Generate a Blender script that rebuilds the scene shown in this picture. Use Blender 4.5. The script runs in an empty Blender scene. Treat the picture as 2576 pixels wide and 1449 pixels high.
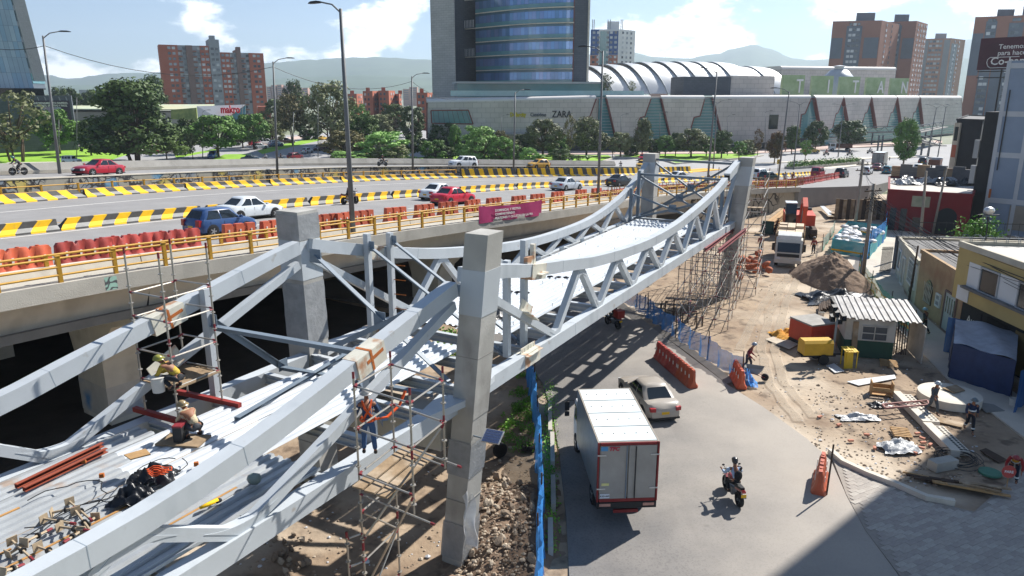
import bpy,bmesh,math,random
from mathutils import Vector,Matrix,noise
random.seed(7)
R=math.radians
SC=bpy.context.scene
COL=SC.collection
F_PX,W_PX,H_PX,CAM_H=1850.0,2576.0,1449.0,15.0
PITCH=math.atan(484/F_PX)
SP,CP=math.sin(PITCH),math.cos(PITCH)
cam_d=bpy.data.cameras.new('camera')
cam_d.sensor_width=36.0
cam_d.lens=36.0*F_PX/W_PX
cam_d.clip_start=0.3
cam_d.clip_end=30000
cam=bpy.data.objects.new('camera',cam_d)
COL.objects.link(cam)
cam.location=(0,0,CAM_H)
cam.rotation_euler=(math.pi/2 -PITCH,0,0)
SC.camera=cam
SUN_AZ,SUN_EL=R(49),R(42)
world=bpy.data.worlds.new('World')
SC.world=world
world.use_nodes=True
wn,wl=world.node_tree.nodes,world.node_tree.links
wn.clear()
w_out=wn.new('ShaderNodeOutputWorld')
w_bg=wn.new('ShaderNodeBackground')
w_bg.inputs['Strength'].default_value=0.07
w_sky=wn.new('ShaderNodeTexSky')
w_sky.sky_type='NISHITA'
w_sky.sun_disc=False
w_sky.sun_elevation=SUN_EL
w_sky.sun_rotation=SUN_AZ
w_sky.altitude=2600
w_sky.air_density=1.0
w_sky.dust_density=0.1
w_sky.ozone_density=2.5
w_tc=wn.new('ShaderNodeTexCoord')
w_map=wn.new('ShaderNodeMapping')
w_map.inputs['Rotation'].default_value=(0,0,-0.085)
w_map.inputs['Scale'].default_value=(1,1,2.1)
w_map.inputs['Location'].default_value=(1.1,4.2,0.7)
w_n1=wn.new('ShaderNodeTexNoise')
w_n1.inputs['Scale'].default_value=5.2
w_n1.inputs['Detail'].default_value=9
w_n1.inputs['Roughness'].default_value=0.56
w_sep=wn.new('ShaderNodeSeparateXYZ')
w_el=wn.new('ShaderNodeValToRGB')          # cumulus sit low over the hills
w_el.color_ramp.elements[0].position=0.0
w_el.color_ramp.elements[0].color=(0.58,0.58,0.58,1)
w_el.color_ramp.elements[1].position=0.34
w_el.color_ramp.elements[1].color=(0,0,0,1)
e_=w_el.color_ramp.elements.new(0.04);e_.color=(0.56,0.56,0.56,1)
e_=w_el.color_ramp.elements.new(0.12);e_.color=(0.44,0.44,0.44,1)
w_add=wn.new('ShaderNodeMath');w_add.operation='ADD'
w_ramp=wn.new('ShaderNodeMapRange');w_ramp.interpolation_type='SMOOTHSTEP'
w_ramp.inputs['From Min'].default_value=1.045;w_ramp.inputs['From Max'].default_value=1.115
w_div=wn.new('ShaderNodeMath');w_div.operation='MULTIPLY';w_div.inputs[1].default_value=1.0
w_mix=wn.new('ShaderNodeMix');w_mix.data_type='RGBA'
w_mix.inputs['B'].default_value=(18,18.2,18.5,1)
wl.new(w_tc.outputs['Generated'],w_map.inputs['Vector'])
wl.new(w_map.outputs['Vector'],w_n1.inputs['Vector'])
wl.new(w_tc.outputs['Generated'],w_sep.inputs[0])
wl.new(w_sep.outputs['Z'],w_el.inputs['Fac'])
wl.new(w_n1.outputs['Fac'],w_add.inputs[0])
wl.new(w_el.outputs['Color'],w_add.inputs[1])
wl.new(w_add.outputs[0],w_ramp.inputs['Value'])
wl.new(w_ramp.outputs['Result'],w_div.inputs[0])
wl.new(w_div.outputs[0],w_mix.inputs['Factor'])
wl.new(w_sky.outputs['Color'],w_mix.inputs['A'])
wl.new(w_mix.outputs['Result'],w_bg.inputs['Color'])
wl.new(w_bg.outputs[0],w_out.inputs['Surface'])
sun_d=bpy.data.lights.new('sun','SUN')
sun_d.energy=5.0
sun_d.angle=R(0.53)
sun_d.color=(1.0,0.955,0.89)
sun=bpy.data.objects.new('sun',sun_d)
COL.objects.link(sun)
SUNV=Vector((math.cos(SUN_EL)*math.sin(SUN_AZ),math.cos(SUN_EL)*math.cos(SUN_AZ),math.sin(SUN_EL)))
sun.rotation_euler=SUNV.to_track_quat('Z','Y').to_euler()
sun.location=(60,60,90)
vs=SC.view_settings
vs.view_transform='Standard'
vs.look='None'
vs.exposure=0.92
vs.gamma=1.0
vs.use_curve_mapping=False
SC.render.engine='CYCLES'
SC.cycles.use_denoising=True
SC.cycles.max_bounces=6
SC.cycles.diffuse_bounces=3
SC.cycles.glossy_bounces=3
SC.cycles.transmission_bounces=3
SC.cycles.transparent_max_bounces=8
SC.cycles.volume_bounces=0
SC.cycles.caustics_reflective=False
SC.cycles.caustics_refractive=False
SC.cycles.sample_clamp_indirect=6
def ray(u,v):
 a,b=(u -1288)/F_PX,(v -724.5)/F_PX
 return Vector((a,CP -b*SP,-(SP +b*CP)))
def G(u,v,z=0.0):
 d=ray(u,v);t=(z -CAM_H)/d.z
 return Vector((d.x*t,d.y*t,z))
def AT(u,v,t):
 d=ray(u,v)
 return Vector((d.x*t,d.y*t,CAM_H +d.z*t))
def HIT(u,v,zf,t0=4,t1=420,n=420):
 d=ray(u,v)
 g=lambda t: CAM_H +d.z*t -zf(d.x*t,d.y*t)
 pt,pv=t0,g(t0)
 for i in range(1,n +1):
  t=t0 +(t1 -t0)*i/n;c=g(t)
  if pv > 0 >= c:
   a,b=pt,t
   for _ in range(30):
    m=(a +b)/2
    if g(m) > 0: a=m
    else: b=m
   return Vector((d.x*a,d.y*a,CAM_H +d.z*a))
  pt,pv=t,c
 return G(u,v)
def PLANE(u,v,p,n):
 d=ray(u,v);o=Vector((0,0,CAM_H))
 t=(Vector(p) -o).dot(n)/d.dot(n)
 return o +d*t
TH=R(35)
DA=Vector((math.sin(TH),math.cos(TH)))
def al_(x,y): return x*DA.x +y*DA.y
def la_(x,y): return x*DA.y -y*DA.x
def xy_(al,la): return Vector((al*DA.x +la*DA.y,al*DA.y -la*DA.x))
def smax(a,b,k=0.6): return 0.5*(a +b +math.sqrt((a -b)**2 +k*k))
def zdeck(x,y): return smax(8.9 -.058*al_(x,y),0.10)
def zupper(x,y): return smax(10.2 -.065*al_(x,y),0.12)
def V1(u,v): return HIT(u,v,zdeck)
def V2(u,v): return HIT(u,v,zupper)
BTH=R(29.1)
BE=Vector((math.sin(BTH),math.cos(BTH),0))
BN=Vector((math.cos(BTH),-math.sin(BTH),0))
def BP(s,w,z): return BE*s +BN*w +Vector((0,0,z))
def lin(c):
 if isinstance(c,str):
  c=c.lstrip('#');c=[int(c[i:i +2],16)/255 for i in (0,2,4)]
  c=[x/12.92 if x <= .04045 else ((x +.055)/1.055)**2.4 for x in c]
 return tuple(c[:3])
MATS={}
def mat(name,col,rough=.7,metal=0.,var=.12,scale=3.,bump=0.,bscale=None,spec=.4,col2=None,coord='Object',detail=6,alpha=1.,contrast=(.3,.7),emit=None,coat=0.,trans=0.):
 if name in MATS: return MATS[name]
 m=bpy.data.materials.new(name);m.use_nodes=True
 nt=m.node_tree;n,l=nt.nodes,nt.links
 b=n['Principled BSDF']
 c=lin(col)
 b.inputs['Roughness'].default_value=rough
 b.inputs['Metallic'].default_value=metal
 b.inputs['Specular IOR Level'].default_value=spec
 b.inputs['Coat Weight'].default_value=coat
 if trans: b.inputs['Transmission Weight'].default_value=trans
 if alpha < 1: b.inputs['Alpha'].default_value=alpha
 if emit:
  b.inputs['Emission Color'].default_value=(*c,1);b.inputs['Emission Strength'].default_value=emit
 tc=n.new('ShaderNodeTexCoord')
 if var > 0 or col2:
  nz=n.new('ShaderNodeTexNoise');nz.inputs['Scale'].default_value=scale;nz.inputs['Detail'].default_value=detail
  nz.inputs['Roughness'].default_value=.62
  l.new(tc.outputs[coord],nz.inputs['Vector'])
  rp=n.new('ShaderNodeValToRGB')
  rp.color_ramp.elements[0].position,rp.color_ramp.elements[1].position=contrast
  if col2:
   ca,cb=c,lin(col2)
  else:
   ca,cb=tuple(x*(1 -var) for x in c),tuple(min(1,x*(1 +var)) for x in c)
  rp.color_ramp.elements[0].color=(*ca,1);rp.color_ramp.elements[1].color=(*cb,1)
  l.new(nz.outputs['Fac'],rp.inputs['Fac'])
  l.new(rp.outputs['Color'],b.inputs['Base Color'])
 else:
  b.inputs['Base Color'].default_value=(*c,1)
 if bump > 0:
  nb=n.new('ShaderNodeTexNoise');nb.inputs['Scale'].default_value=bscale or scale*4;nb.inputs['Detail'].default_value=8
  l.new(tc.outputs[coord],nb.inputs['Vector'])
  bp=n.new('ShaderNodeBump');bp.inputs['Strength'].default_value=min(1,bump);bp.inputs['Distance'].default_value=.05
  l.new(nb.outputs['Fac'],bp.inputs['Height']);l.new(bp.outputs['Normal'],b.inputs['Normal'])
 MATS[name]=m
 return m
def add_layer(m,col,scale,lo,hi,amount=1.,coord='Object',detail=5,stretch=None):
 """stains and dust with a shape of their own mixed over a material's colour"""
 n,l=m.node_tree.nodes,m.node_tree.links
 b=n['Principled BSDF'];inp=b.inputs['Base Color']
 mx=n.new('ShaderNodeMix');mx.data_type='RGBA'
 if inp.links: l.new(inp.links[0].from_socket,mx.inputs['A'])
 else: mx.inputs['A'].default_value=inp.default_value
 mx.inputs['B'].default_value=(*lin(col),1)
 tc=n.new('ShaderNodeTexCoord');nz=n.new('ShaderNodeTexNoise')
 nz.inputs['Scale'].default_value=scale;nz.inputs['Detail'].default_value=detail
 src=tc.outputs[coord]
 if stretch:
  mp=n.new('ShaderNodeMapping');mp.inputs['Scale'].default_value=stretch
  l.new(src,mp.inputs['Vector']);src=mp.outputs['Vector']
 l.new(src,nz.inputs['Vector'])
 mr=n.new('ShaderNodeMapRange');mr.inputs['From Min'].default_value=lo;mr.inputs['From Max'].default_value=hi
 mr.inputs['To Max'].default_value=amount
 l.new(nz.outputs['Fac'],mr.inputs['Value']);l.new(mr.outputs['Result'],mx.inputs['Factor'])
 l.new(mx.outputs['Result'],inp)
 return m
def vary(m,lo,hi):
 """each object's own fading: value shifts with the object's random number"""
 n,l=m.node_tree.nodes,m.node_tree.links;b=n['Principled BSDF']
 oi=n.new('ShaderNodeObjectInfo');hs=n.new('ShaderNodeHueSaturation');mr=n.new('ShaderNodeMapRange')
 mr.inputs['To Min'].default_value=lo;mr.inputs['To Max'].default_value=hi
 l.new(oi.outputs['Random'],mr.inputs['Value']);l.new(mr.outputs['Result'],hs.inputs['Value'])
 l.new(b.inputs['Base Color'].links[0].from_socket,hs.inputs['Color']);l.new(hs.outputs['Color'],b.inputs['Base Color'])
 return m
class MB:
 def __init__(s): s.v,s.f,s.mi=[],[],[]
 def add(s,vs,fs,mi=0):
  o=len(s.v);s.v+=[tuple(p) for p in vs]
  s.f+=[tuple(i +o for i in f) for f in fs];s.mi+=[mi]*len(fs)
  return s
 def box(s,x0,x1,y0,y1,z0,z1,mi=0):
  return s.add([(x0,y0,z0),(x1,y0,z0),(x1,y1,z0),(x0,y1,z0),(x0,y0,z1),(x1,y0,z1),(x1,y1,z1),(x0,y1,z1)],
                     [(0,3,2,1),(4,5,6,7),(0,1,5,4),(1,2,6,5),(2,3,7,6),(3,0,4,7)],mi)
 def obox(s,c,ax,ay,az,mi=0):
  c,ax,ay,az=Vector(c),Vector(ax),Vector(ay),Vector(az)
  vs=[c +ax*i +ay*j +az*k for k in (-.5,.5) for i,j in ((-.5,-.5),(.5,-.5),(.5,.5),(-.5,.5))]
  return s.add(vs,[(0,3,2,1),(4,5,6,7),(0,1,5,4),(1,2,6,5),(2,3,7,6),(3,0,4,7)],mi)
 def beam(s,p,q,w,h,up=(0,0,1),mi=0):
  p,q=Vector(p),Vector(q);d=q -p
  if d.length < 1e-6: return s
  e=d.normalized();up=Vector(up)
  sd=e.cross(up)
  if sd.length < 1e-4: sd=e.cross(Vector((1,0,0)))
  sd.normalize();u2=sd.cross(e)
  return s.obox((p +q)/2,d,sd*w,u2*h,mi)
 def loft(s,rings,closed=True,caps=True,mi=0):
  n=len(rings[0]);o=len(s.v)
  for r in rings: s.v+=[tuple(p) for p in r]
  for i in range(len(rings) -1):
   for j in range(n if closed else n -1):
    k=(j +1) % n
    s.f.append((o +i*n +j,o +i*n +k,o +(i +1)*n +k,o +(i +1)*n +j));s.mi.append(mi)
  if caps and closed:
   s.f.append(tuple(o +j for j in reversed(range(n))));s.mi.append(mi)
   e=o +(len(rings) -1)*n
   s.f.append(tuple(e +j for j in range(n)));s.mi.append(mi)
  return s
 def tube(s,p,q,r,n=6,r2=None,mi=0):
  return s.path([p,q],[r,r if r2 is None else r2],n,mi)
 def path(s,pts,r,n=6,mi=0,caps=True):
  pts=[Vector(p) for p in pts]
  if not isinstance(r,(list,tuple)): r=[r]*len(pts)
  rings=[];prev=None
  for i,p in enumerate(pts):
   t=(pts[min(i +1,len(pts) -1)] -pts[max(i -1,0)])
   t=t.normalized() if t.length > 1e-9 else Vector((0,0,1))
   if prev is None:
    a=t.cross(Vector((0,0,1)))
    if a.length < .05: a=t.cross(Vector((1,0,0)))
   else:
    a=prev -t*prev.dot(t)
    if a.length < 1e-5: a=t.cross(Vector((0,1,0)))
   a.normalize();prev=a;b=t.cross(a)
   rings.append([p +(a*math.cos(2*math.pi*j/n) +b*math.sin(2*math.pi*j/n))*r[i] for j in range(n)])
  return s.loft(rings,True,caps,mi)
 def sweep(s,pts,w,h,up=(0,0,1),mi=0,vertical=False):
  """rectangular section carried along a path"""
  pts=[Vector(p) for p in pts];up=Vector(up);rings=[]
  for i,p in enumerate(pts):
   t=(pts[min(i +1,len(pts) -1)] -pts[max(i -1,0)]).normalized()
   sd=t.cross(up).normalized();u2=up if vertical else sd.cross(t)
   rings.append([p +sd*(-w/2) +u2*(-h/2),p +sd*(w/2) +u2*(-h/2),p +sd*(w/2) +u2*(h/2),p +sd*(-w/2) +u2*(h/2)])
  return s.loft(rings,True,True,mi)
 def prism(s,poly,z0,z1,mi=0):
  n=len(poly);o=len(s.v)
  area=sum(poly[i][0]*poly[(i +1) % n][1] -poly[(i +1) % n][0]*poly[i][1] for i in range(n))
  if area < 0: poly=list(reversed(poly))
  g=lambda z,i: z(poly[i][0],poly[i][1]) if callable(z) else z
  s.v+=[(poly[i][0],poly[i][1],g(z0,i)) for i in range(n)] +[(poly[i][0],poly[i][1],g(z1,i)) for i in range(n)]
  s.f+=[tuple(o +i for i in reversed(range(n))),tuple(o +n +i for i in range(n))]
  s.f+=[(o +i,o +(i +1) % n,o +n +(i +1) % n,o +n +i) for i in range(n)]
  s.mi+=[mi]*(n +2)
  return s
 def extr(s,poly,vec,mi=0):
  """3-D polygon pushed along a vector"""
  n=len(poly);o=len(s.v);vec=Vector(vec)
  s.v+=[tuple(p) for p in poly] +[tuple(Vector(p) +vec) for p in poly]
  s.f+=[tuple(o +i for i in range(n)),tuple(o +n +i for i in reversed(range(n)))]
  s.f+=[(o +(i +1) % n,o +i,o +n +i,o +n +(i +1) % n) for i in range(n)]
  s.mi+=[mi]*(n +2)
  return s
 def lathe(s,prof,n=16,c=(0,0,0),ax='z',mi=0):
  c=Vector(c);rings=[]
  for r,h in prof:
   ring=[]
   for j in range(n):
    a=2*math.pi*j/n;x,y=r*math.cos(a),r*math.sin(a)
    ring.append(c +(Vector((x,y,h)) if ax=='z' else Vector((h,x,y)) if ax=='x' else Vector((y,h,x))))
   rings.append(ring)
  return s.loft(rings,True,True,mi)
 def blob(s,c,r,seed=0,rough=.25,n=2,sq=(1,1,1),mi=0):
  bm=bmesh.new();bmesh.ops.create_icosphere(bm,subdivisions=n,radius=1)
  vs=[]
  for v in bm.verts:
   k=1 +rough*noise.noise(v.co*1.7 +Vector((seed*3.1,seed*1.7,seed)))
   vs.append(Vector(c) +Vector((v.co.x*sq[0],v.co.y*sq[1],v.co.z*sq[2]))*r*k)
  fs=[tuple(v.index for v in f.verts) for f in bm.faces]
  bm.free();return s.add(vs,fs,mi)
 def grid(s,fn,nu,nv,mi=0):
  o=len(s.v)
  for i in range(nu +1):
   for j in range(nv +1): s.v.append(tuple(fn(i/nu,j/nv)))
  for i in range(nu):
   for j in range(nv):
    a=o +i*(nv +1) +j
    s.f.append((a,a +nv +1,a +nv +2,a +1));s.mi.append(mi)
  return s
def mesh_of(name,mb,mats,smooth=False,fix=True):
 me=bpy.data.meshes.new(name);me.from_pydata(mb.v,[],mb.f)
 for m in (mats if isinstance(mats,(list,tuple)) else [mats]): me.materials.append(m)
 if any(mb.mi): me.polygons.foreach_set('material_index',mb.mi)
 if fix:
  bm=bmesh.new();bm.from_mesh(me);bmesh.ops.recalc_face_normals(bm,faces=bm.faces[:]);bm.to_mesh(me);bm.free()
 if smooth:
  me.polygons.foreach_set('use_smooth',[True]*len(me.polygons))
  if smooth is not True: me.set_sharp_from_angle(angle=R(smooth))
 me.update();return me
def put(name,me,parent=None,loc=None,rot=None):
 o=bpy.data.objects.new(name,me);COL.objects.link(o)
 if parent is not None: o.parent=parent
 if loc is not None: o.location=loc
 if rot is not None: o.rotation_euler=rot
 return o
def obj(name,mb,mats,parent=None,smooth=False,local=False,fix=True):
 """one mesh object; under a parent the mesh is in world coordinates unless local"""
 o=put(name,mesh_of(name,mb,mats,smooth,fix),parent)
 if parent is not None and not local: o.matrix_parent_inverse=BASE[parent.name].inverted()
 return o
BASE={}
def tag(o,label,cat,group=None):
 o['label']=label;o['category']=cat
 if group: o['group']=group
 return o
def thing(name,label,cat,loc=(0,0,0),rz=0.,group=None,mtx=None):
 o=bpy.data.objects.new(name,None);COL.objects.link(o);o.empty_display_size=.2
 if mtx is None: mtx=Matrix.Translation(Vector(loc)) @ Matrix.Rotation(rz,4,'Z')
 o.matrix_world=mtx;o.location=mtx.to_translation();o.rotation_euler=mtx.to_euler()
 o.scale=mtx.to_scale()
 BASE[o.name]=mtx
 return tag(o,label,cat,group)
def sub(name,mb,mats,part,smooth=False):
 """sub-part under a part that is already in its thing's frame"""
 o=put(name,mesh_of(name,mb,mats,smooth),part)
 return o
def struct(name,mb,mats,smooth=False,kind='structure'):
 o=put(name,mesh_of(name,mb,mats,smooth));o['kind']=kind
 return o
def clone(o,parent=None):
 c=o.copy();COL.objects.link(c)
 if parent is not None: c.parent=parent
 for ch in KIDS.get(o.name,[]): clone(ch,c)
 return c
KIDS={}
def remember(root):
 """list children once so that clones can be made without a scene update"""
 by={}
 for o in bpy.data.objects:
  if o.parent is not None: by.setdefault(o.parent.name,[]).append(o)
 def walk(o):
  KIDS[o.name]=by.get(o.name,[])
  for c in KIDS[o.name]: walk(c)
 walk(root)
def place(o,mtx):
 o.location=mtx.to_translation();o.rotation_euler=mtx.to_euler();o.scale=mtx.to_scale();BASE[o.name]=mtx
def frame(p,fwd,up=(0,0,1),sc=1.):
 """matrix with local +x along fwd"""
 x=Vector(fwd).normalized();up=Vector(up);y=up.cross(x).normalized();z=x.cross(y)
 m=Matrix(((x.x,y.x,z.x,0),(x.y,y.y,z.y,0),(x.z,y.z,z.z,0),(0,0,0,1)))
 return Matrix.Translation(Vector(p)) @ m @ Matrix.Scale(sc,4)
def text_mesh(txt,size,bold=0.,depth=.01,shear=0.,align='CENTER',space=1.):
 cu=bpy.data.curves.new('lettering','FONT');cu.body=txt;cu.size=size;cu.align_x=align
 cu.offset=bold;cu.extrude=depth;cu.shear=shear;cu.resolution_u=2;cu.space_character=space
 o=bpy.data.objects.new('lettering',cu);COL.objects.link(o)
 me=bpy.data.meshes.new_from_object(o)
 bpy.data.objects.remove(o);bpy.data.curves.remove(cu)
 return me
def letter(name,txt,size,material,origin,xdir,ydir,parent=None,bold=0.,depth=.01,shear=0.,align='CENTER',space=1.,sx=1.):
 """flat lettering standing on a plane given by its x and y directions"""
 me=text_mesh(txt,size,bold,depth,shear,align,space)
 me.materials.clear();me.materials.append(material)
 x,y=Vector(xdir).normalized(),Vector(ydir).normalized();z=x.cross(y)
 mt=Matrix(((x.x*sx,y.x,z.x,0),(x.y*sx,y.y,z.y,0),(x.z*sx,y.z,z.z,0),(0,0,0,1)))
 me.transform(Matrix.Translation(Vector(origin)) @ mt)
 o=put(name,me,parent)
 if parent is not None: o.matrix_parent_inverse=BASE[parent.name].inverted()
 return o
# ============================================================ SETTING: ground, streets
M_dirt=mat('dirt','#7d6a58',.95,var=.2,scale=.35,bump=.8,bscale=4,col2='#a5927b',detail=10,contrast=(.32,.66))
add_layer(M_dirt,'#54463a',1.1,.53,.66,.75,detail=8)
add_layer(M_dirt,'#c2b5a2',.11,.5,.62,.75,detail=8)
M_dark_dirt=M_dirt
M_asph=mat('street_asphalt','#6e6c6a',.9,var=.1,scale=.8,bump=.15,bscale=60,col2='#7b7875',detail=10)
add_layer(M_asph,'#85817c',.2,.45,.6,.6,detail=7)
add_layer(M_asph,'#625f5d',.5,.62,.72,.4,detail=8,stretch=(2.2,.2,1))
add_layer(M_asph,'#5c5a58',14,.52,.62,.4,detail=3)
add_layer(M_asph,'#474645',.8,.68,.74,.5,detail=6)
n_,l_=M_asph.node_tree.nodes,M_asph.node_tree.links;b_=n_['Principled BSDF'];tc_=n_.new('ShaderNodeTexCoord');sx_=n_.new('ShaderNodeSeparateXYZ');nz_=n_.new('ShaderNodeTexNoise');nz_.inputs['Scale'].default_value=.35;nz_.inputs['Detail'].default_value=9
l_.new(tc_.outputs['Object'],sx_.inputs[0]);l_.new(tc_.outputs['Object'],nz_.inputs['Vector'])
ad_=n_.new('ShaderNodeMath');ad_.operation='MULTIPLY_ADD';ad_.inputs[1].default_value=9;l_.new(nz_.outputs['Fac'],ad_.inputs[0]);l_.new(sx_.outputs['X'],ad_.inputs[2])
mr_=n_.new('ShaderNodeMapRange');mr_.inputs['From Min'].default_value=9;mr_.inputs['From Max'].default_value=17;mr_.inputs['To Max'].default_value=.6;l_.new(ad_.outputs[0],mr_.inputs['Value'])
mx_=n_.new('ShaderNodeMix');mx_.data_type='RGBA';mx_.inputs['B'].default_value=(*lin('#b6ada1'),1);l_.new(b_.inputs['Base Color'].links[0].from_socket,mx_.inputs['A']);l_.new(mr_.outputs['Result'],mx_.inputs['Factor']);l_.new(mx_.outputs['Result'],b_.inputs['Base Color'])
M_deckasph=mat('deck_asphalt','#7f7e7e',.9,var=.08,scale=.5,bump=.1,bscale=50,col2='#8c8b8a',detail=10)
add_layer(M_deckasph,'#7e7d7c',.22,.55,.7,.6,detail=5)
M_hwy=mat('highway_asphalt','#949495',.9,var=.06,scale=.05,col2='#a3a2a1',detail=8)
M_conc=mat('concrete','#aaa69c',.85,var=.14,scale=.7,bump=.2,bscale=20,detail=9)
add_layer(M_conc,'#7c7870',.5,.58,.75,.6,detail=8,stretch=(1,1,.25))
M_conc_lt=mat('pale_concrete','#c9c2b4',.85,var=.1,scale=.8,detail=8)
add_layer(M_conc_lt,'#9b9384',.6,.56,.75,.6,detail=8)
M_conc_dk=mat('grey_concrete','#86847f',.85,var=.14,scale=.7,bump=.2,bscale=20,detail=9)
add_layer(M_conc_dk,'#55534f',.5,.55,.75,.6,detail=8,stretch=(1,1,.3))
M_yel=mat('yellow_paint','#b98c2c',.55,var=.12,scale=4)
M_yelb=mat('barrier_yellow','#e8b70e',.7,var=.08,scale=2)
add_layer(M_yelb,'#9c8a5a',3.,.6,.75,.6)
M_blk=mat('barrier_black','#494847',.75,var=.2,scale=3)
M_white=mat('road_white','#d8d6d0',.75,var=.08,scale=6)
M_grass=mat('grass','#6f9a2b',.9,var=.2,scale=.2,col2='#93bd3a',detail=8,bump=.3,bscale=8)
add_layer(M_grass,'#7d8a45',.1,.55,.7,.5)
M_pink=mat('pink_paving','#c2aba0',.9,var=.08,scale=.3)
M_city=mat('city_ground','#8f9184',.95,var=.2,scale=.02,col2='#6f7a5c',detail=8)
struct('ground',MB().grid(lambda a,b: ((a -.5)*24000,(b -.5)*24000,-.35),8,8),M_city)
def dirt_z(x,y):
 z=.045*noise.noise(Vector((x*.35,y*.35,0))) +.03*noise.noise(Vector((x*1.4,y*1.4,3)))
 return z -.05
mb=MB().grid(lambda a,b: (lambda x,y: (x,y,dirt_z(x,y)))(-70 +135*a,4 +112*b),300,250)
struct('ground_dirt',mb,M_dirt,True)
left=[(1440,1900),(1432,1449),(1424,1300),(1408,1150),(1392,1050),(1365,965),(1310,890),(1180,830),(960,770),(700,730)]
right=[(1180,640),(1420,690),(1545,742),(1600,790),(1650,832),(1740,900),(1835,972),(1920,1025),(2030,1105),(2090,1160),(2130,1250),(2180,1340),(2260,1449),(2700,1900)]
road_poly=poly=[G(u,v) for u,v in left] +[G(u,v) for u,v in right]
struct('road',MB().prism([(p.x,p.y) for p in poly],-.3,.03),M_asph)
a=[G(1640,825),G(1735,893),G(1828,966)];b=[G(1660,820),G(1755,888),G(1850,960)]
struct('gutter_strip',MB().prism([(p.x,p.y) for p in a +b[::-1]],0,.034),mat('gutter','#857f78',.9,var=.15,scale=1.))
M_pav=[mat('paver_a','#a49d94',.9,var=.1,scale=5),mat('paver_b','#9d968e',.9,var=.1,scale=5),mat('paver_c','#aaa49b',.9,var=.1,scale=5)]
pv=[G(2092,1150),G(2128,1245),G(2176,1335),G(2262,1449),G(2700,1900),G(2950,1900),G(3000,1500),G(2900,1100),G(2576,1180),G(2450,1290),G(2330,1262),G(2200,1205)]
pvp=[(p.x,p.y) for p in pv]
base=struct('paved_corner',MB().prism(pvp,-.2,.05),mat('joint_sand','#948d84',.95,var=.1,scale=3))
def inside(x,y,poly):
 c=False;j=len(poly) -1
 for i in range(len(poly)):
  if ((poly[i][1] > y) != (poly[j][1] > y)) and x < (poly[j][0] -poly[i][0])*(y -poly[i][1])/(poly[j][1] -poly[i][1] +1e-12) +poly[i][0]: c=not c
  j=i
 return c
cells=[]
ang=R(28);ca,sa=math.cos(ang),math.sin(ang)
for i in range(-60,100):
 for j in range(-140,200):
  x0,y0=i*.41 +(j % 2)*.2,j*.205
  x,y=14 +x0*ca -y0*sa,22 +x0*sa +y0*ca
  if y < 14 or not all(inside(x +(dx*ca -dy*sa),y +(dx*sa +dy*ca),pvp) for dx in (-.2,.2) for dy in (-.1,.1)): continue
  q=(x*x +y*y)
  cells.append((q,x,y))
cells.sort()
pm=[mesh_of('paver',MB().box(-.201,.201,-.099,.099,0,.02),m) for m in M_pav]
vis=[c for c in cells if (1288 +F_PX*c[1]/(c[2]*CP +15*SP)) < 2576 and (724.5 +F_PX*(15*CP -c[2]*SP)/(c[2]*CP +15*SP)) < 1460]
near=set(id(c) for c in vis[:290])
rest=MB();rng=random.Random(3)
for c in cells:
 dz=.045 +rng.random()*.008
 if id(c) in near:
  put('paver',rng.choice(pm),base,(c[1],c[2],dz),(0,0,ang))
 else:
  ax,ay=Vector((ca,sa,0)),Vector((-sa,ca,0))
  rest.obox((c[1],c[2],dz +.0125),ax*.402,ay*.198,(0,0,.02),rng.randrange(3))
o=put('paver',mesh_of('paver',rest,M_pav,fix=False),base);o['kind']='stuff'
kp=[G(u,v) for u,v in ((2088,1142),(2120,1170),(2180,1198),(2250,1225),(2330,1260),(2400,1272))]
struct('kerb',MB().sweep([p +Vector((0,0,.1)) for p in kp],.22,.3),M_conc_lt)
al1=[G(u,v) for u,v in ((2110,700),(2140,640),(2180,560),(2250,540),(2310,600),(2262,660),(2275,740),(2330,800),(2480,930),(2640,1060),(2640,1150),(2390,960),(2260,830),(2190,760))]
struct('alley_path',MB().prism([(p.x,p.y) for p in al1],-.2,.04),mat('alley_concrete','#b9b1a4',.9,var=.12,scale=.5,detail=8))
def flat(name,pts,z,m,z0=-.3):
 w=[G(u,v) for u,v in pts]
 return struct(name,MB().prism([(p.x,p.y) for p in w],z0,z),m)
flat('highway',[(-500,470),(-500,352),(300,350),(620,345),(780,338),(1000,318),(1075,330),(1100,388),(1500,386),(1800,386),(1960,380),(2100,374),(2300,368),(2576,352),(3100,340),(3000,470),(2330,470),(2000,440),(1700,455),(1300,470),(700,520)],.03,M_hwy)
def lawn(pts,z=.1): return flat('lawn',pts,z,M_grass)
lawn([(-300,440),(-300,372),(100,368),(385,369),(300,396),(232,420)])
lawn([(520,407),(566,389),(632,388),(616,398),(572,408)])
lawn([(660,388),(648,380),(700,366),(760,354),(818,345),(812,352),(740,368)])
lawn([(445,398),(440,393),(545,375),(552,378)])
lawn([(1050,412),(1052,397),(1090,392),(1290,390),(1440,391),(1530,391),(1540,397),(1500,408),(1440,415),(1290,416)])
lawn([(1545,392),(1608,390),(1660,389),(1800,388),(1912,388),(1880,397),(1760,405),(1700,411),(1672,404),(1610,397)])
lawn([(830,412),(838,404),(960,392),(1050,395),(1046,415)])
flat('pavement',[(1090,391),(1090,380),(1500,381),(1900,379),(1990,372),(2200,362),(2370,354),(2370,360),(2200,369),(1960,384),(1900,387),(1500,389)],.18,M_pink)
flat('pavement',[(640,372),(620,366),(690,350),(760,343),(770,346),(705,357)],.18,M_pink)
flat('pavement',[(-200,368),(-200,361),(360,358),(440,362),(400,367),(100,366)],.18,M_pink)
flat('park_path',[(245,384),(262,379),(372,377),(350,381),(300,384)],.13,M_conc_lt)
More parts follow.
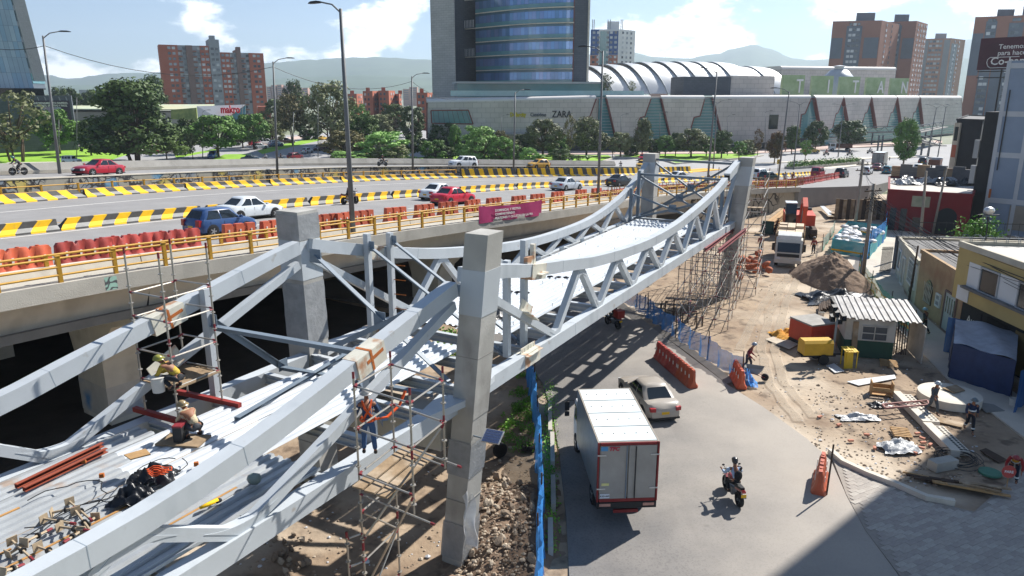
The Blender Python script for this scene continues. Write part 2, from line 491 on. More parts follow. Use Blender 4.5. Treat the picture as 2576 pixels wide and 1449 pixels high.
flat('park_path',[(5,416),(20,410),(140,408),(110,413),(60,416)],.13,M_conc_lt)
for pts in ([(1700,414),(1765,408),(1884,399),(1920,393)],[(1672,406),(1700,414)],[(1545,398),(1610,400),(1672,406)],[(1440,419),(1505,411),(1545,399)]):
 w=[G(u,v) +Vector((0,0,.12)) for u,v in pts]
 struct('kerb',MB().sweep(w,.3,.5),M_conc_lt)
M_isl=mat('island_yellow','#e0a52e',.7,var=.1,scale=.5)
flat('traffic_island',[(1690,431),(1770,425),(1815,428),(1740,436)],.16,M_isl)
flat('traffic_island',[(2080,437),(2150,432),(2180,435),(2110,441)],.16,M_isl)
flat('traffic_island',[(1945,432),(1960,426),(2060,420),(2190,411),(2200,414),(2060,430),(1990,435)],.2,M_conc_lt)
flat('traffic_island',[(1900,412),(2060,404),(2200,396),(2330,394),(2330,396),(2200,400),(2050,409)],.2,M_conc_lt)
for (u0,v0,u1,v1,n) in ((690,398,790,362,6),(1780,420,2330,386,9),(2000,437,2330,412,6),(480,398,610,372,5)):
 for k in range(n):
  a,b=(k +.1)/n,(k +.45)/n
  p,q=G(u0 +(u1 -u0)*a,v0 +(v1 -v0)*a),G(u0 +(u1 -u0)*b,v0 +(v1 -v0)*b)
  struct('lane_marking',MB().beam(p +Vector((0,0,.038)),q +Vector((0,0,.038)),.14,.012),M_white)
def hills(name,dist,prof,m,depth=1600,seed=0):
 mb=MB();n=240
 u0,u1=prof[0][0],prof[-1][0]
 def top(u):
  for (a,va),(b,vb) in zip(prof,prof[1:]):
   if a <= u <= b:
    k=(u -a)/(b -a);k=k*k*(3 -2*k);return va +(vb -va)*k
  return prof[-1][1]
 def fn(a,b):
  u=u0 +(u1 -u0)*a
  p=AT(u,240,dist)
  hz=(240 -top(u))/F_PX*dist +CAM_H
  d=Vector((p.x,p.y,0)).normalized()
  q=Vector((p.x,p.y,0)) +d*(depth*(b -.5)*2)
  k=max(0,1 -abs(b -.5)*2)
  k2=k**.8
  z=hz*k2*(1 +.10*(1 -k)*noise.fractal(Vector((q.x/500,q.y/500,seed)),1,2,5))
  if k > .9: z+=dist*.0011*noise.fractal(Vector((u/18,seed,0)),1,2,4)
  return (q.x,q.y,z -2)
 mb.grid(fn,n,24)
 o=struct(name,mb,m,True);return o
M_hill=mat('hill_woods','#3a4f38',.95,var=.35,scale=.004,col2='#56694a',detail=9,bump=.6,bscale=.02)
hills('hills',5200,[(-900,185),(-300,188),(0,195),(130,190),(180,198),(290,186),(420,183),(560,172),(690,160),(790,153),(880,148),(960,147),(1060,152),(1150,158),(1300,165),(1420,158),(1480,140),(1530,128),(1580,134),(1640,146),(1720,150),(1790,140),(1850,124),(1889,117),(1925,128),(1990,150),(2040,154),(2100,150),(2200,140),(2320,122),(2420,105),(2520,108),(2700,120),(3400,150)],M_hill,seed=2)
hills('hills',3600,[(-900,215),(0,219),(200,214),(420,208),(640,200),(900,190),(1100,196),(1500,178),(1600,166),(1700,165),(1800,172),(1950,168),(2100,172),(2400,150),(3400,190)],M_hill,900,seed=9)
# ============================================================ VIADUCT
def curve_from(px,hit):
 pts=[hit(u,v) for u,v in px]
 return [(al_(p.x,p.y),la_(p.x,p.y)) for p in pts]
E0=curve_from([(0,749),(317,690),(513,663),(710,636),(892,605),(1035,583),(1158,565),(1359,540),(1492,520),(1684,494)],V1)
E1=curve_from([(0,598),(157,580),(380,555),(640,530),(908,506),(1160,486),(1371,472),(1740,457),(2044,440)],V1)
E2=curve_from([(0,515),(160,501),(420,482),(650,469),(894,457),(1099,449),(1405,443),(1533,443)],V1)
E3=curve_from([(0,461),(450,440),(859,425),(1109,422),(1405,423)],V2)
E0+=[(95,-27.9),(104,-25.2),(122,-19)]
E2+=[(128.6,-50),(170,-40)]
E1+=[(170,-31)]
E3+=[(125,-58),(170,-48)]
def interp(E):
 E=sorted(E)
 def f(a):
  if a <= E[0][0]: return E[0][1] +(a -E[0][0])*(E[1][1] -E[0][1])/(E[1][0] -E[0][0])*.6
  if a >= E[-1][0]: return E[-1][1]
  for (a0,l0),(a1,l1) in zip(E,E[1:]):
   if a0 <= a <= a1: return l0 +(l1 -l0)*(a -a0)/(a1 -a0)
 def g(a): return (f(a -5) +2*f(a -2.5) +3*f(a) +2*f(a +2.5) +f(a +5))/9
 return g
L0,L1,L2,L3=interp(E0),interp(E1),interp(E2),interp(E3)
def VP(al,la,dz=0.,zf=zdeck):
 p=xy_(al,la);return Vector((p.x,p.y,zf(p.x,p.y) +dz))
def span(a0,a1,step): n=max(1,round((a1 -a0)/step));return [a0 +(a1 -a0)*i/n for i in range(n +1)]
A0,A1=-22,104
vd=thing('viaduct','concrete road viaduct with a graffiti retaining wall at its low end','viaduct',VP(20,-40,-8))
mb=MB();ST=span(A0,A1,3)
rings=[]
for a in ST:
 l0,l2=L0(a) -.35,L2(a) -1.4
 rings.append([VP(a,l0,0),VP(a,(l0 +l2)/2,.0),VP(a,l2,0),VP(a,l2,-.5),VP(a,(l0 +l2)/2,-.5),VP(a,l0,-.5)])
mb.loft(rings);obj('deck',mb,M_deckasph,vd)
mb=MB();mb.loft([[VP(a,L0(a),.12),VP(a,L0(a) -1.25,.12),VP(a,L0(a) -1.25,-.35),VP(a,L0(a) -1.0,-.6),VP(a,L0(a),-.52)] for a in ST])
obj('edge_slab',mb,M_conc,vd)
mb=MB();mb.loft([[VP(a,L0(a) -1.0,-.55),VP(a,L2(a) +1.0,-.55),VP(a,L2(a) -.2,-1.1),VP(a,L2(a),-2.0),VP(a,L0(a) -1.5,-2.0),VP(a,L0(a) -1.25,-1.2)] for a in span(A0,82,3)])
obj('girder',mb,M_conc_lt,vd)
mb=MB();mb.loft([[VP(a,L0(a) -1.2,-1.75),VP(a,L0(a) -1.2,-2.1),VP(a,L0(a) -2.2,-2.1),VP(a,L0(a) -2.2,-1.75)] for a in span(A0,82,3)])
obj('girder_flange',mb,M_conc_dk,vd)
for a in (-9,16,41,66):
 mb=MB();mb.loft([[VP(a +d,L0(a) -.985,-.5),VP(a +d,L0(a) -1.24,-1.2),VP(a +d,L0(a) -1.48,-2.0),VP(a +d,L0(a) -1.8,-1.2)] for d in (-.05,.05)])
 obj('girder_joint',mb,mat('dark_gap','#2a2927',.9),vd)
for a in (-9,16,41,66):
 for off in (-5.8,-20):
  la=L0(a) +off
  top=VP(a,la).z -2.0
  c=xy_(a,la);mb=MB()
  prof=[(1.3,0),(1.3,top -2.6),(1.6,top -1.6),(2.6,top -.7),(4.2,top -.25),(4.6,top)]
  rings=[]
  for hw,z in prof:
   q=[xy_(a +sx*.8,la +sy*hw) for sx,sy in ((-1,-1),(1,-1),(1,1),(-1,1))]
   rings.append([(p.x,p.y,z -.2) for p in q])
  mb.loft(rings);obj('pier',mb,M_conc_lt,vd)
def graffiti_mat(name,base,cols,scale,seed):
 m=mat(name,base,.85,var=.1,scale=1.5)
 n,l=m.node_tree.nodes,m.node_tree.links
 b=n['Principled BSDF'];src=b.inputs['Base Color'].links[0].from_socket
 tc=n.new('ShaderNodeTexCoord');mp=n.new('ShaderNodeMapping');mp.inputs['Location'].default_value=(seed,seed*.7,seed*.3)
 wr=n.new('ShaderNodeTexNoise');wr.inputs['Scale'].default_value=scale*.8;wr.inputs['Detail'].default_value=2
 l.new(tc.outputs['Object'],mp.inputs['Vector']);l.new(mp.outputs['Vector'],wr.inputs['Vector'])
 ad=n.new('ShaderNodeVectorMath');ad.operation='MULTIPLY_ADD';ad.inputs[1].default_value=(1.6,1.6,1.6)
 l.new(wr.outputs['Color'],ad.inputs[0]);l.new(mp.outputs['Vector'],ad.inputs[2])
 for i,(c,sc,lo,hi,am) in enumerate(cols):
  vo=n.new('ShaderNodeTexVoronoi');vo.feature='DISTANCE_TO_EDGE' if i % 2 else 'F1'
  vo.inputs['Scale'].default_value=sc
  l.new(ad.outputs[0],vo.inputs['Vector'])
  mr=n.new('ShaderNodeMapRange');mr.inputs['From Min'].default_value=lo;mr.inputs['From Max'].default_value=hi
  mr.inputs['To Min'].default_value=am;mr.inputs['To Max'].default_value=0
  l.new(vo.outputs['Distance'],mr.inputs['Value'])
  msk=n.new('ShaderNodeTexNoise');msk.inputs['Scale'].default_value=scale*.25;msk.inputs['Detail'].default_value=1
  l.new(mp.outputs['Vector'],msk.inputs['Vector'])
  m2=n.new('ShaderNodeMapRange');m2.inputs['From Min'].default_value=.36;m2.inputs['From Max'].default_value=.42
  l.new(msk.outputs['Fac'],m2.inputs['Value'])
  mu=n.new('ShaderNodeMath');mu.operation='MULTIPLY'
  l.new(mr.outputs['Result'],mu.inputs[0]);l.new(m2.outputs['Result'],mu.inputs[1])
  mx=n.new('ShaderNodeMix');mx.data_type='RGBA'
  l.new(mu.outputs[0],mx.inputs['Factor']);l.new(src,mx.inputs['A']);mx.inputs['B'].default_value=(*lin(c),1)
  src=mx.outputs['Result']
 l.new(src,b.inputs['Base Color'])
 return m
M_gr1=graffiti_mat('graffiti_wall','#8d8a7f',[('#6f7a86',.5,.25,.5,.9),('#2e2d2f',.8,.05,.09,1),('#b3a24f',.35,.2,.35,.8),('#2b2a2c',1.3,.04,.07,1),('#4f86a8',.3,.15,.25,.7)],1.2,3)
M_gr2=graffiti_mat('graffiti_grey','#a39d90',[('#77766f',.45,.2,.4,.9),('#3d3c3b',.8,.05,.09,1)],.7,11)
mb=MB();a,la=16,L0(16) -5.8
mb.loft([[Vector((*xy_(a +sx*.815,la +sy*1.315),z)) for sx,sy in ((-1,-1),(1,-1),(1,1),(-1,1))] for z in (.3,1.9)])
obj('pier_graffiti',mb,graffiti_mat('graffiti_pier','#b9b5ad',[('#4c7fb0',.6,.1,.4,.9)],1.,5),vd)
mb=MB();mb.loft([[VP(a,L0(a) +.004,.06),VP(a,L0(a) +.004,-.46),VP(a,L0(a) +.001,-.46),VP(a,L0(a) +.001,.06)] for a in span(13.3,16.2,.5)])
obj('edge_graffiti',mb,graffiti_mat('graffiti_mint','#8fb3a4',[('#8fb0a2',.9,.1,.2,.6),('#4b4d50',1.8,.05,.09,1),('#b9a7b4',.7,.2,.3,.7)],1.5,7),vd)
mb=MB();mb.loft([[Vector((*xy_(a,L0(a) -.7),-.4)),VP(a,L0(a) -.7,-.5),VP(a,L0(a) -1.6,-.5),Vector((*xy_(a,L0(a) -1.6),-.4))] for a in span(80,104,3)])
obj('retaining_wall',mb,M_gr2,vd)
mb=MB();mb.loft([[Vector((*xy_(81.5,l),-.4)),Vector((*xy_(81.5,l),VP(81.5,l).z -.5)),Vector((*xy_(80.7,l),VP(81.5,l).z -.5)),Vector((*xy_(80.7,l),-.4))] for l in (L0(82) -.8,-45,-62)])
obj('abutment',mb,M_conc_dk,vd)
mb=MB();mb.loft([[Vector((*xy_(a,L2(a) +3),-.4)),VP(a,L2(a) +3,-2.0),VP(a,L2(a) +2.4,-2.0),Vector((*xy_(a,L2(a) +2.4),-.4))] for a in span(A0,81,3)])
obj('added_shade_wall',mb,M_conc_dk,vd)  # added wall closing the far side, keeps daylight out below the deck
for off,c,a_,b_ in ((-3.0,M_white,A0,100),(-13.0 +12.0,None,0,0)):
 if c is None: continue
for fn,dash,name,m in ((lambda a: L0(a) -3.1,False,'edge_line',M_white),(lambda a: L1(a) +.5,False,'edge_line',M_white),(lambda a: (L0(a) -3 +L1(a))/2 +.2,True,'lane_marking',M_white),
                          (lambda a: L2(a) +4.4,False,'edge_line',M_white),(lambda a: L1(a) -3.2,True,'lane_marking',M_yel)):
 if dash and m is M_white:
  a=-18
  while a < 100:
   mb=MB();mb.loft([[VP(x,fn(x) -.07,.006),VP(x,fn(x) +.07,.006),VP(x,fn(x) +.07,.002),VP(x,fn(x) -.07,.002)] for x in span(a,a +3,1.5)])
   obj(name,mb,m,vd);a+=7.5
 else:
  mb=MB();mb.loft([[VP(x,fn(x) -.06,.006),VP(x,fn(x) +.06,.006),VP(x,fn(x) +.06,.002),VP(x,fn(x) -.06,.002)] for x in span(A0,110,3)])
  obj(name,mb,m,vd)
mb=MB();mb.loft([[VP(a,L0(a) -.2,0),VP(a,L2(a) -1.4,0),VP(a,L2(a) -1.4,-3.6),VP(a,L0(a) -.2,-3.6)] for a in span(104,170,3)])
struct('highway',mb,M_deckasph)
uv=thing('upper_carriageway','raised carriageway beyond the striped barriers with a graffiti side wall','viaduct',VP(30,-66,-8,zupper))
mb=MB();SU=span(-20,128,3)
mb.loft([[VP(a,L3(a),0,zupper),VP(a,L3(a) -8.6,0,zupper),VP(a,L3(a) -8.6,-1.4,zupper),VP(a,L3(a),-1.4,zupper)] for a in SU])
obj('deck',mb,M_deckasph,uv)
mb=MB();mb.loft([[VP(a,L3(a) +.25,.22,zupper),VP(a,L3(a),.22,zupper),VP(a,L3(a) -.02,-2.2,zupper),VP(a,L3(a) +.25,-2.2,zupper)] for a in SU])
obj('side_wall',mb,M_gr1,uv)
mb=MB();mb.loft([[VP(a,L3(a) +.3,.3,zupper),VP(a,L3(a) -.06,.3,zupper),VP(a,L3(a) -.06,.21,zupper),VP(a,L3(a) +.3,.21,zupper)] for a in SU])
obj('wall_coping',mb,M_conc_lt,uv)
mb=MB();mb.loft([[VP(a,L3(a) -8.1,0,zupper),VP(a,L3(a) -8.0,.3,zupper),VP(a,L3(a) -8.35,.95,zupper),VP(a,L3(a) -8.6,.95,zupper),VP(a,L3(a) -8.6,-.8,zupper)] for a in SU])
obj('parapet',mb,M_conc_dk,uv)
mb=MB();mb.loft([[VP(a,L3(a) -8.07,.02,zupper),VP(a,L3(a) -7.97,.31,zupper),VP(a,L3(a) -7.99,.31,zupper),VP(a,L3(a) -8.09,.02,zupper)] for a in SU])
obj('parapet_foot',mb,M_conc_lt,uv)
for a in (5,30,55):
 mb=MB();c=VP(a,L3(a) -4.3,0,zupper)
 mb.prism([(c.x -1.5,c.y -1.5),(c.x +1.5,c.y -1.5),(c.x +1.5,c.y +1.5),(c.x -1.5,c.y +1.5)],-.3,c.z -1.3)
 obj('pier',mb,M_conc_lt,uv)
def striped(name,label,fn,a0,a1,flip,tall=.62,zf=zdeck):
 t=thing(name,label,'barrier',VP((a0 +a1)/2,fn((a0 +a1)/2)))
 seg=9.6;a=a0
 while a < a1 -.5:
  b=min(a1,a +seg -.05);mb=MB();n=max(2,round((b -a)/.8))
  sl=.55 if flip else -.55
  prof=[(0.46,0,0),(.44,.10,0),(.17,.30,.45),(.12,tall,1.),(-.12,tall,1.),(-.17,.30,.45),(-.44,.10,0),(-.46,0,0)]
  rings=[]
  for i in range(n +1):
   x=a +(b -a)*i/n
   rings.append([VP(min(b,max(a,x +sl*k)),fn(x) +o_,h_,zf) for o_,h_,k in prof])
  for i in range(n):
   o0=len(mb.v);mb.v+=[tuple(p) for p in rings[i] +rings[i +1]]
   for j in range(7):
    f_=(o0 +j,o0 +j +1,o0 +9 +j,o0 +8 +j)
    mb.f.append(f_)
    mb.mi.append(0 if i % 2==0 else (2 if j in (1,5) else 1))
  for r_ in (rings[0],rings[-1]):
   o0=len(mb.v);mb.v+=[tuple(p) for p in r_];mb.f.append(tuple(range(o0,o0 +8)));mb.mi.append(1)
  obj('barrier_block',mb,[M_yelb,M_blk,mat('barrier_grey','#8b8b89',.8,var=.2,scale=2)],t)
  a+=seg
 return t
striped('striped_barrier','low yellow and black striped concrete barrier dividing the two viaduct carriageways',lambda a: L1(a) -.4,-20,150,True)
striped('striped_barrier','striped yellow and black barrier at the foot of the yellow railing and graffiti wall',lambda a: L2(a) -.4,-20,76,False)
striped('striped_barrier','tall striped yellow and black wall where the yellow railing ends',lambda a: L2(a) -.35,76,128,False,1.15)
def railing(name,label,fn,a0,a1,hs,dz,step,post_h,zf=zdeck,r=.045,pw=.14):
 t=thing(name,label,'railing',VP((a0 +a1)/2,fn((a0 +a1)/2),dz))
 for h in hs:
  mb=MB();mb.path([VP(a,fn(a),dz +h,zf) for a in span(a0,a1,2.5)],r,6)
  obj('rail',mb,M_yel,t,True)
 for a in span(a0,a1,step):
  mb=MB();p=VP(a,fn(a),dz,zf);tg=Vector((DA.x,DA.y,0));nn=Vector((DA.y,-DA.x,0))
  mb.obox(p +Vector((0,0,post_h/2)),tg*pw,nn*.12,(0,0,post_h))
  mb.obox(p +Vector((0,0,post_h +.01)),tg*(pw +.04),nn*.16,(0,0,.03))
  obj('post',mb,M_yel,t)
 return t
railing('pipe_railing','yellow pipe railing on the outer edge of the viaduct walkway',lambda a: L0(a) -.14,-14,103,(.28,.58,.9),.12,2.15,.98)
railing('pipe_railing','yellow handrail on top of the concrete walkway parapet behind the edge railing',lambda a: L0(a) -1.55,-14,96,(.42,),.5,2.6,.42,r=.05)
railing('pipe_railing','yellow railing in front of the graffiti wall between the carriageways',lambda a: L2(a) -1.2,-20,76,(.55,1.0),0,3.0,1.05)
pp=thing('walkway_parapet','pale concrete parapet between walkway and viaduct traffic','parapet',VP(40,L0(40) -1.5))
a=-14
while a < 96:
 b=min(96,a +5.95);mb=MB()
 mb.loft([[VP(x,L0(x) -1.38,.02),VP(x,L0(x) -1.44,.5),VP(x,L0(x) -1.66,.5),VP(x,L0(x) -1.74,.02)] for x in span(a,b,2)])
 obj('parapet_block',mb,M_conc_lt,pp);a+=6
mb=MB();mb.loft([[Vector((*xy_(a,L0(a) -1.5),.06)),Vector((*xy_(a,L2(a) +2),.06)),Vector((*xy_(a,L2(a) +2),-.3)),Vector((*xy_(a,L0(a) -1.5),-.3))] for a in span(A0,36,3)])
struct('underpass_shade_ground',mb,mat('shade_tinted_soil','#3a3733',.95,var=.3,scale=.6,bump=.4,bscale=6))  # dark sheet over the dirt, the deck's shade painted into its colour
M_plas=mat('orange_plastic','#bb5a3c',.5,var=.12,scale=2.5)
add_layer(M_plas,'#a67663',2.2,.56,.75,.55)
M_plasr=mat('red_plastic','#a9443c',.5,var=.12,scale=2.5)
add_layer(M_plasr,'#a5746a',2.2,.56,.75,.5)
vary(M_plas,.75,1.2);vary(M_plasr,.75,1.2)
M_refl=mat('reflector','#dcdcd6',.4,var=.05)
def plastic_barrier_meshes(m,L=2.0,H=1.0):
 mb=MB();rings=[]
 n=24
 for i in range(n +1):
  x=-L/2 +L*i/n;k=i/n
  rib=.035*(1 if (i % 6) in (1,2,3) else -1)
  end=min(1,min(k,1 -k)/.06);end=.75 +.25*end
  sec=[(-.29,0),(-.29,.12),(-.20 -rib*.5,.22),(-.13 -rib,.42),(-.10 -rib,.82),(-.07,H),(.07,H),(.10 +rib,.82),(.13 +rib,.42),(.20 +rib*.5,.22),(.29,.12),(.29,0)]
  hh=H -(.10 if (i % 8) in (0,) else 0)
  rings.append([(x,y*end,min(z,hh)) for y,z in sec])
 mb.loft(rings);body=mesh_of('body',mb,m,40)
 mb=MB()
 for x in (-.72,-.24,.24,.72):
  for s in (-1,1): mb.obox((x,s*.18,.62),(.07,0,0),(0,.025,0),(0,0,.2))
 refl=mesh_of('reflector',mb,M_refl)
 mb=MB()
 for x in (-.6,0,.6): mb.lathe([(.06,0),(.06,.04)],8,(x,0,H -.01))
 caps=mesh_of('filler_cap',mb,m)
 return body,refl,caps
PB={'o': plastic_barrier_meshes(M_plas),'r': plastic_barrier_meshes(M_plasr)}
def plastic_barrier(kind,mtx,label,group):
 t=thing('plastic_barrier',label,'road barrier',mtx=mtx,group=group)
 for n_,me in zip(('body','reflector','filler_cap'),PB[kind]): put(n_,me,t)
 return t
def saddle_meshes(m):
 mb=MB();L,H=1.35,.95
 for s in (-1,0,1):
  x=s*.48;w=.17
  sec=[(-.27,0),(-.27,.16),(-.14,.45),(-.10,H),(.10,H),(.14,.45),(.27,.16),(.27,0)]
  mb.loft([[(x +q*w,y,z) for y,z in sec] for q in (-1,1)])
 for z0,z1 in ((0,.2),(.55,.85)):
  sec=[(-.2 if z0==0 else -.09,z0),(-.09,z1),(.09,z1),(.2 if z0==0 else .09,z0)]
  mb.loft([[(x,y,z) for y,z in sec] for x in (-.66,.66)])
 body=mesh_of('body',mb,m,40)
 mb=MB()
 for x in (-.48,0,.48):
  for s in (-1,1): mb.obox((x,s*.125,.64),(.06,0,0),(0,.03,0),(0,0,.2))
 return body,mesh_of('reflector',mb,M_refl)
SB=saddle_meshes(M_plas)
def al_for_u(u,off):
 best=None
 a=-14.0
 while a < 104:
  p=VP(a,L0(a) +off)
  uu=1288 +F_PX*p.x/(p.y*CP +(15 -p.z)*SP)
  if best is None or abs(uu -u) < best[0]: best=(abs(uu -u),a)
  a+=.1
 return best[1]
def vframe(a,la,zf=zdeck,back=False,dz=0.):
 p=VP(a,la,dz,zf);q=VP(a +.5,la +(L0(a +.5) -L0(a)),dz,zf)
 f_=(q -p) if not back else (p -q)
 return frame(p,f_)
for u in (-70,48,215,330,445):
 a=al_for_u(u,-2.5)
 plastic_barrier('r' if u > 100 else 'o',vframe(a,L0(a) -2.4 +random.uniform(-.1,.1),dz=.01) @ Matrix.Rotation(random.uniform(-.09,.09),4,'Z') @ Matrix.Scale(1.2,4),'faded red plastic barrier lined up behind the viaduct handrail near the blue hatchback','large plastic barriers on the viaduct')
for u in (601,683,814,862,905,985,1060,1124,1184,1239,1297,1346,1400,1455,1495):
 a=al_for_u(u,-2.6)
 t=thing('saddle_barrier','small orange saddle barrier with reflectors lined up along the viaduct handrail','road barrier',mtx=vframe(a,L0(a) -2.4 +random.uniform(-.12,.12),dz=.01) @ Matrix.Rotation(random.uniform(-.12,.12),4,'Z') @ Matrix.Scale(1.28,4),group='orange saddle barriers along the viaduct edge')
 for n_,me in zip(('body','reflector'),SB): put(n_,me,t)
a=62.0;M_wood=mat('timber','#a9875c',.85,var=.2,scale=3,bump=.2)
rng=random.Random(5)
stake=mesh_of('stake',MB().box(-.03,.03,-.03,.03,0,1.35),M_wood)
while a < 150:
 la=L0(min(a,104)) -2.0 if a < 104 else L0(104) -2.0 -(a -104)*.02
 plastic_barrier('r',vframe(a,la +random.uniform(-.1,.1),dz=.01) @ Matrix.Rotation(random.uniform(-.08,.08),4,'Z'),'red plastic barrier in the long run by the site entrance, wooden stakes beside it','red barriers by the construction site')
 if a < 112:
  for q in range(4):
   p=VP(a +rng.uniform(-1,1),la +.5 +rng.uniform(-.1,.1))
   o=put('stake',stake,None,p,(rng.uniform(-.12,.12),rng.uniform(-.12,.12),0))
   tag(o,'thin wooden stake stuck up by the far red barriers','stake','wooden stakes along the red barriers')
 a+=2.15
M_ban=mat('banner_magenta','#a02a5f',.6,var=.1,scale=2)
bn=thing('banner','magenta cloth banner with white lettering tied to the viaduct railing','banner',VP(40,L0(40),.3))
a0,a1=al_for_u(1204,0),al_for_u(1363,0)
def ban(i,j,o=0.):
 a=a0 +(a1 -a0)*i
 sag=.16*math.sin(i*math.pi)*(j -.2)
 return VP(a,L0(a) +.02 +o +.05*math.sin(i*17)*(1 -j),1.1 -sag -(1 -j)*1.2 -.0*i)
mb=MB();mb.grid(lambda i,j: ban(i,j),40,6);mb.grid(lambda i,j: ban(i,j,-.012),40,6)
obj('cloth',mb,M_ban,bn,True)
for k,(txt,s_) in enumerate((('DOMINICAL Y FESTIVA',.2),('COMPARTIENDO',.2),('PEATONES Y CICLISTAS EN LA VIA',.2))):
 p=VP(a0 +(a1 -a0)*.22,L0((a0 +a1)/2) +.085,.62 -k*.27);q=VP(a1,L0(a1),0) -VP(a0,L0(a0),0)
 letter('lettering',txt,s_*1.15,M_refl,p,q,(0,0,1),bn,.006,.004,align='LEFT',sx=1.35)
# ============================================================ FOOTBRIDGE
M_steel=mat('pale_steel_paint','#b4babe',.5,var=.06,scale=.8,spec=.45,detail=6)
add_layer(M_steel,'#8d969c',.9,.55,.72,.45,detail=8,stretch=(1,1,.3))
add_layer(M_steel,'#8a7a66',2.2,.66,.74,.5,detail=8)
M_steel2=mat('brace_steel','#6f7c88',.5,var=.1,scale=1.)
M_primer=mat('primer_patch','#c9c6b8',.6,var=.15,scale=1.5)
add_layer(M_primer,'#a3652f',1.6,.52,.62,.8)
M_rust=mat('rust','#a85f2a',.85,var=.25,scale=4)
M_pyl=mat('pylon_concrete','#a3a19b',.85,var=.1,scale=.9,bump=.12,bscale=14,detail=9)
add_layer(M_pyl,'#75726d',.9,.5,.7,.7,detail=9,stretch=(1,1,.3))
add_layer(M_pyl,'#c2c0ba',.6,.55,.7,.6,detail=8)
M_film=mat('wrap_film','#a7aaac',.2,var=.3,scale=2.5,spec=.7,bump=.35,bscale=9,col2='#8d9093',detail=8,alpha=.75)
M_galv=mat('galvanised_deck','#d3d8dc',.42,metal=.35,var=.12,scale=.7,detail=8)
add_layer(M_galv,'#d6dade',.5,.5,.7,.6,detail=6)
M_galv_d=mat('worn_deck','#a8acae',.45,metal=.35,var=.15,scale=.9,detail=8)
add_layer(M_galv_d,'#a07a52',1.2,.6,.7,.55,detail=8,stretch=(.25,1,1))
M_dark=mat('dark_gap2','#1d1e20',.9,var=0)
WA,WB=-19.1,-12.1
def table(t):
 t=sorted(t)
 def f(x):
  if x <= t[0][0]: return t[0][1]
  if x >= t[-1][0]: return t[-1][1]
  for i in range(len(t) -1):
   if t[i][0] <= x <= t[i +1][0]:
    x0,y0=t[i];x1,y1=t[i +1]
    m0=(y1 -t[i -1][1])/(x1 -t[i -1][0]) if i > 0 else (y1 -y0)/(x1 -x0)
    m1=(t[i +2][1] -y0)/(t[i +2][0] -x0) if i +2 < len(t) else (y1 -y0)/(x1 -x0)
    h=x1 -x0;k=(x -x0)/h
    return (2*k**3 -3*k*k +1)*y0 +(k**3 -2*k*k +k)*h*m0 +(-2*k**3 +3*k*k)*y1 +(k**3 -k*k)*h*m1
 return f
ZTB_L=table([(-18,9.8),(-9,7.9),(0,7.35),(5.2,7.42),(7.5,7.5),(9.2,7.7),(11.5,8.12),(13.7,8.62),(16.3,9.2),(18.9,9.75)])
ZTA_L=table([(-18,9.9),(-9,7.9),(0,7.4),(5,7.5),(8.4,7.92),(10.5,8.36),(14.1,9.1),(17.6,9.85),(19.5,10.2)])
ZTB_R=table([(18,9.95),(20.7,9.55),(23,9.1),(26.3,8.65),(28.8,8.3),(33.9,7.92),(38.5,7.85),(42.7,8.08),(50.2,8.98),(53.8,9.8),(56.8,10.4)])
ZTA_R=table([(18.9,10.1),(20.1,9.8),(24.1,8.84),(27.9,8.12),(34.5,7.3),(39.5,7.05),(45.6,7.2),(51.5,8.2),(55.3,9.6),(57,10.2)])
def ZB(s): return 5.82 +.0035*max(0,s -20)
fb=thing('footbridge','unfinished pale blue steel truss footbridge on concrete pylons crossing the street','bridge',BP(38,-15.6,0))
def chord(name,w,zf,s0,s1,cw,ch,m=M_steel,step=1.2):
 mb=MB();n=max(1,round((s1 -s0)/step))
 mb.sweep([BP(s0 +(s1 -s0)*i/n,w,zf(s0 +(s1 -s0)*i/n) -ch/2) for i in range(n +1)],cw,ch)
 return obj(name,mb,m,fb,35)
def weld(s,w,zf,cw,ch,m=None):
 mb=MB();p=BP(s,w,zf(s) -ch/2);q=BP(s +.018,w,zf(s +.018) -ch/2);mb.beam(p,q,cw +.006,ch +.006)
 obj('weld_seam',mb,m or mat('seam_grey','#8f9aa3',.6,var=0),fb)
for w,zl,zr in ((WA,ZTA_L,ZTA_R),(WB,ZTB_L,ZTB_R)):
 c0=18.9 if w==WA else 18.3
 chord('top_chord',w,zl,-14,c0 -.3,.40,.46)
 e1=56.2 if w==WA else 52.4
 chord('top_chord',w,zr,c0 +.3,e1,.40,.46)
 if w==WB:
  chord('top_chord',w,lambda s: zr(s) +.12,52.9,56.1,.44,.54)
  mb=MB();mb.beam(BP(52.41,w,zr(52.4) -.28),BP(52.425,w,zr(52.4) -.28),.36,.46);mb.beam(BP(52.885,w,zr(52.9) -.16),BP(52.87,w,zr(52.9) -.16),.36,.46);obj('open_chord_end',mb,M_dark,fb)
 chord('bottom_chord',w,ZB,-14,c0 -.3,.42,.52,step=4)
 chord('bottom_chord',w,ZB,c0 +.3,56.2 if w==WA else 52.6,.42,.52,step=4)
 if w==WB: chord('bottom_chord',w,lambda s: ZB(s) -.05,53.1,56.1,.4,.5)
 for s in (6.2,9.7,16): weld(s,w,zl,.40,.46)
 for s in (25.5,31,37,43,48): weld(s,w,zr,.40,.46);weld(s +1.3,w,ZB,.42,.52)
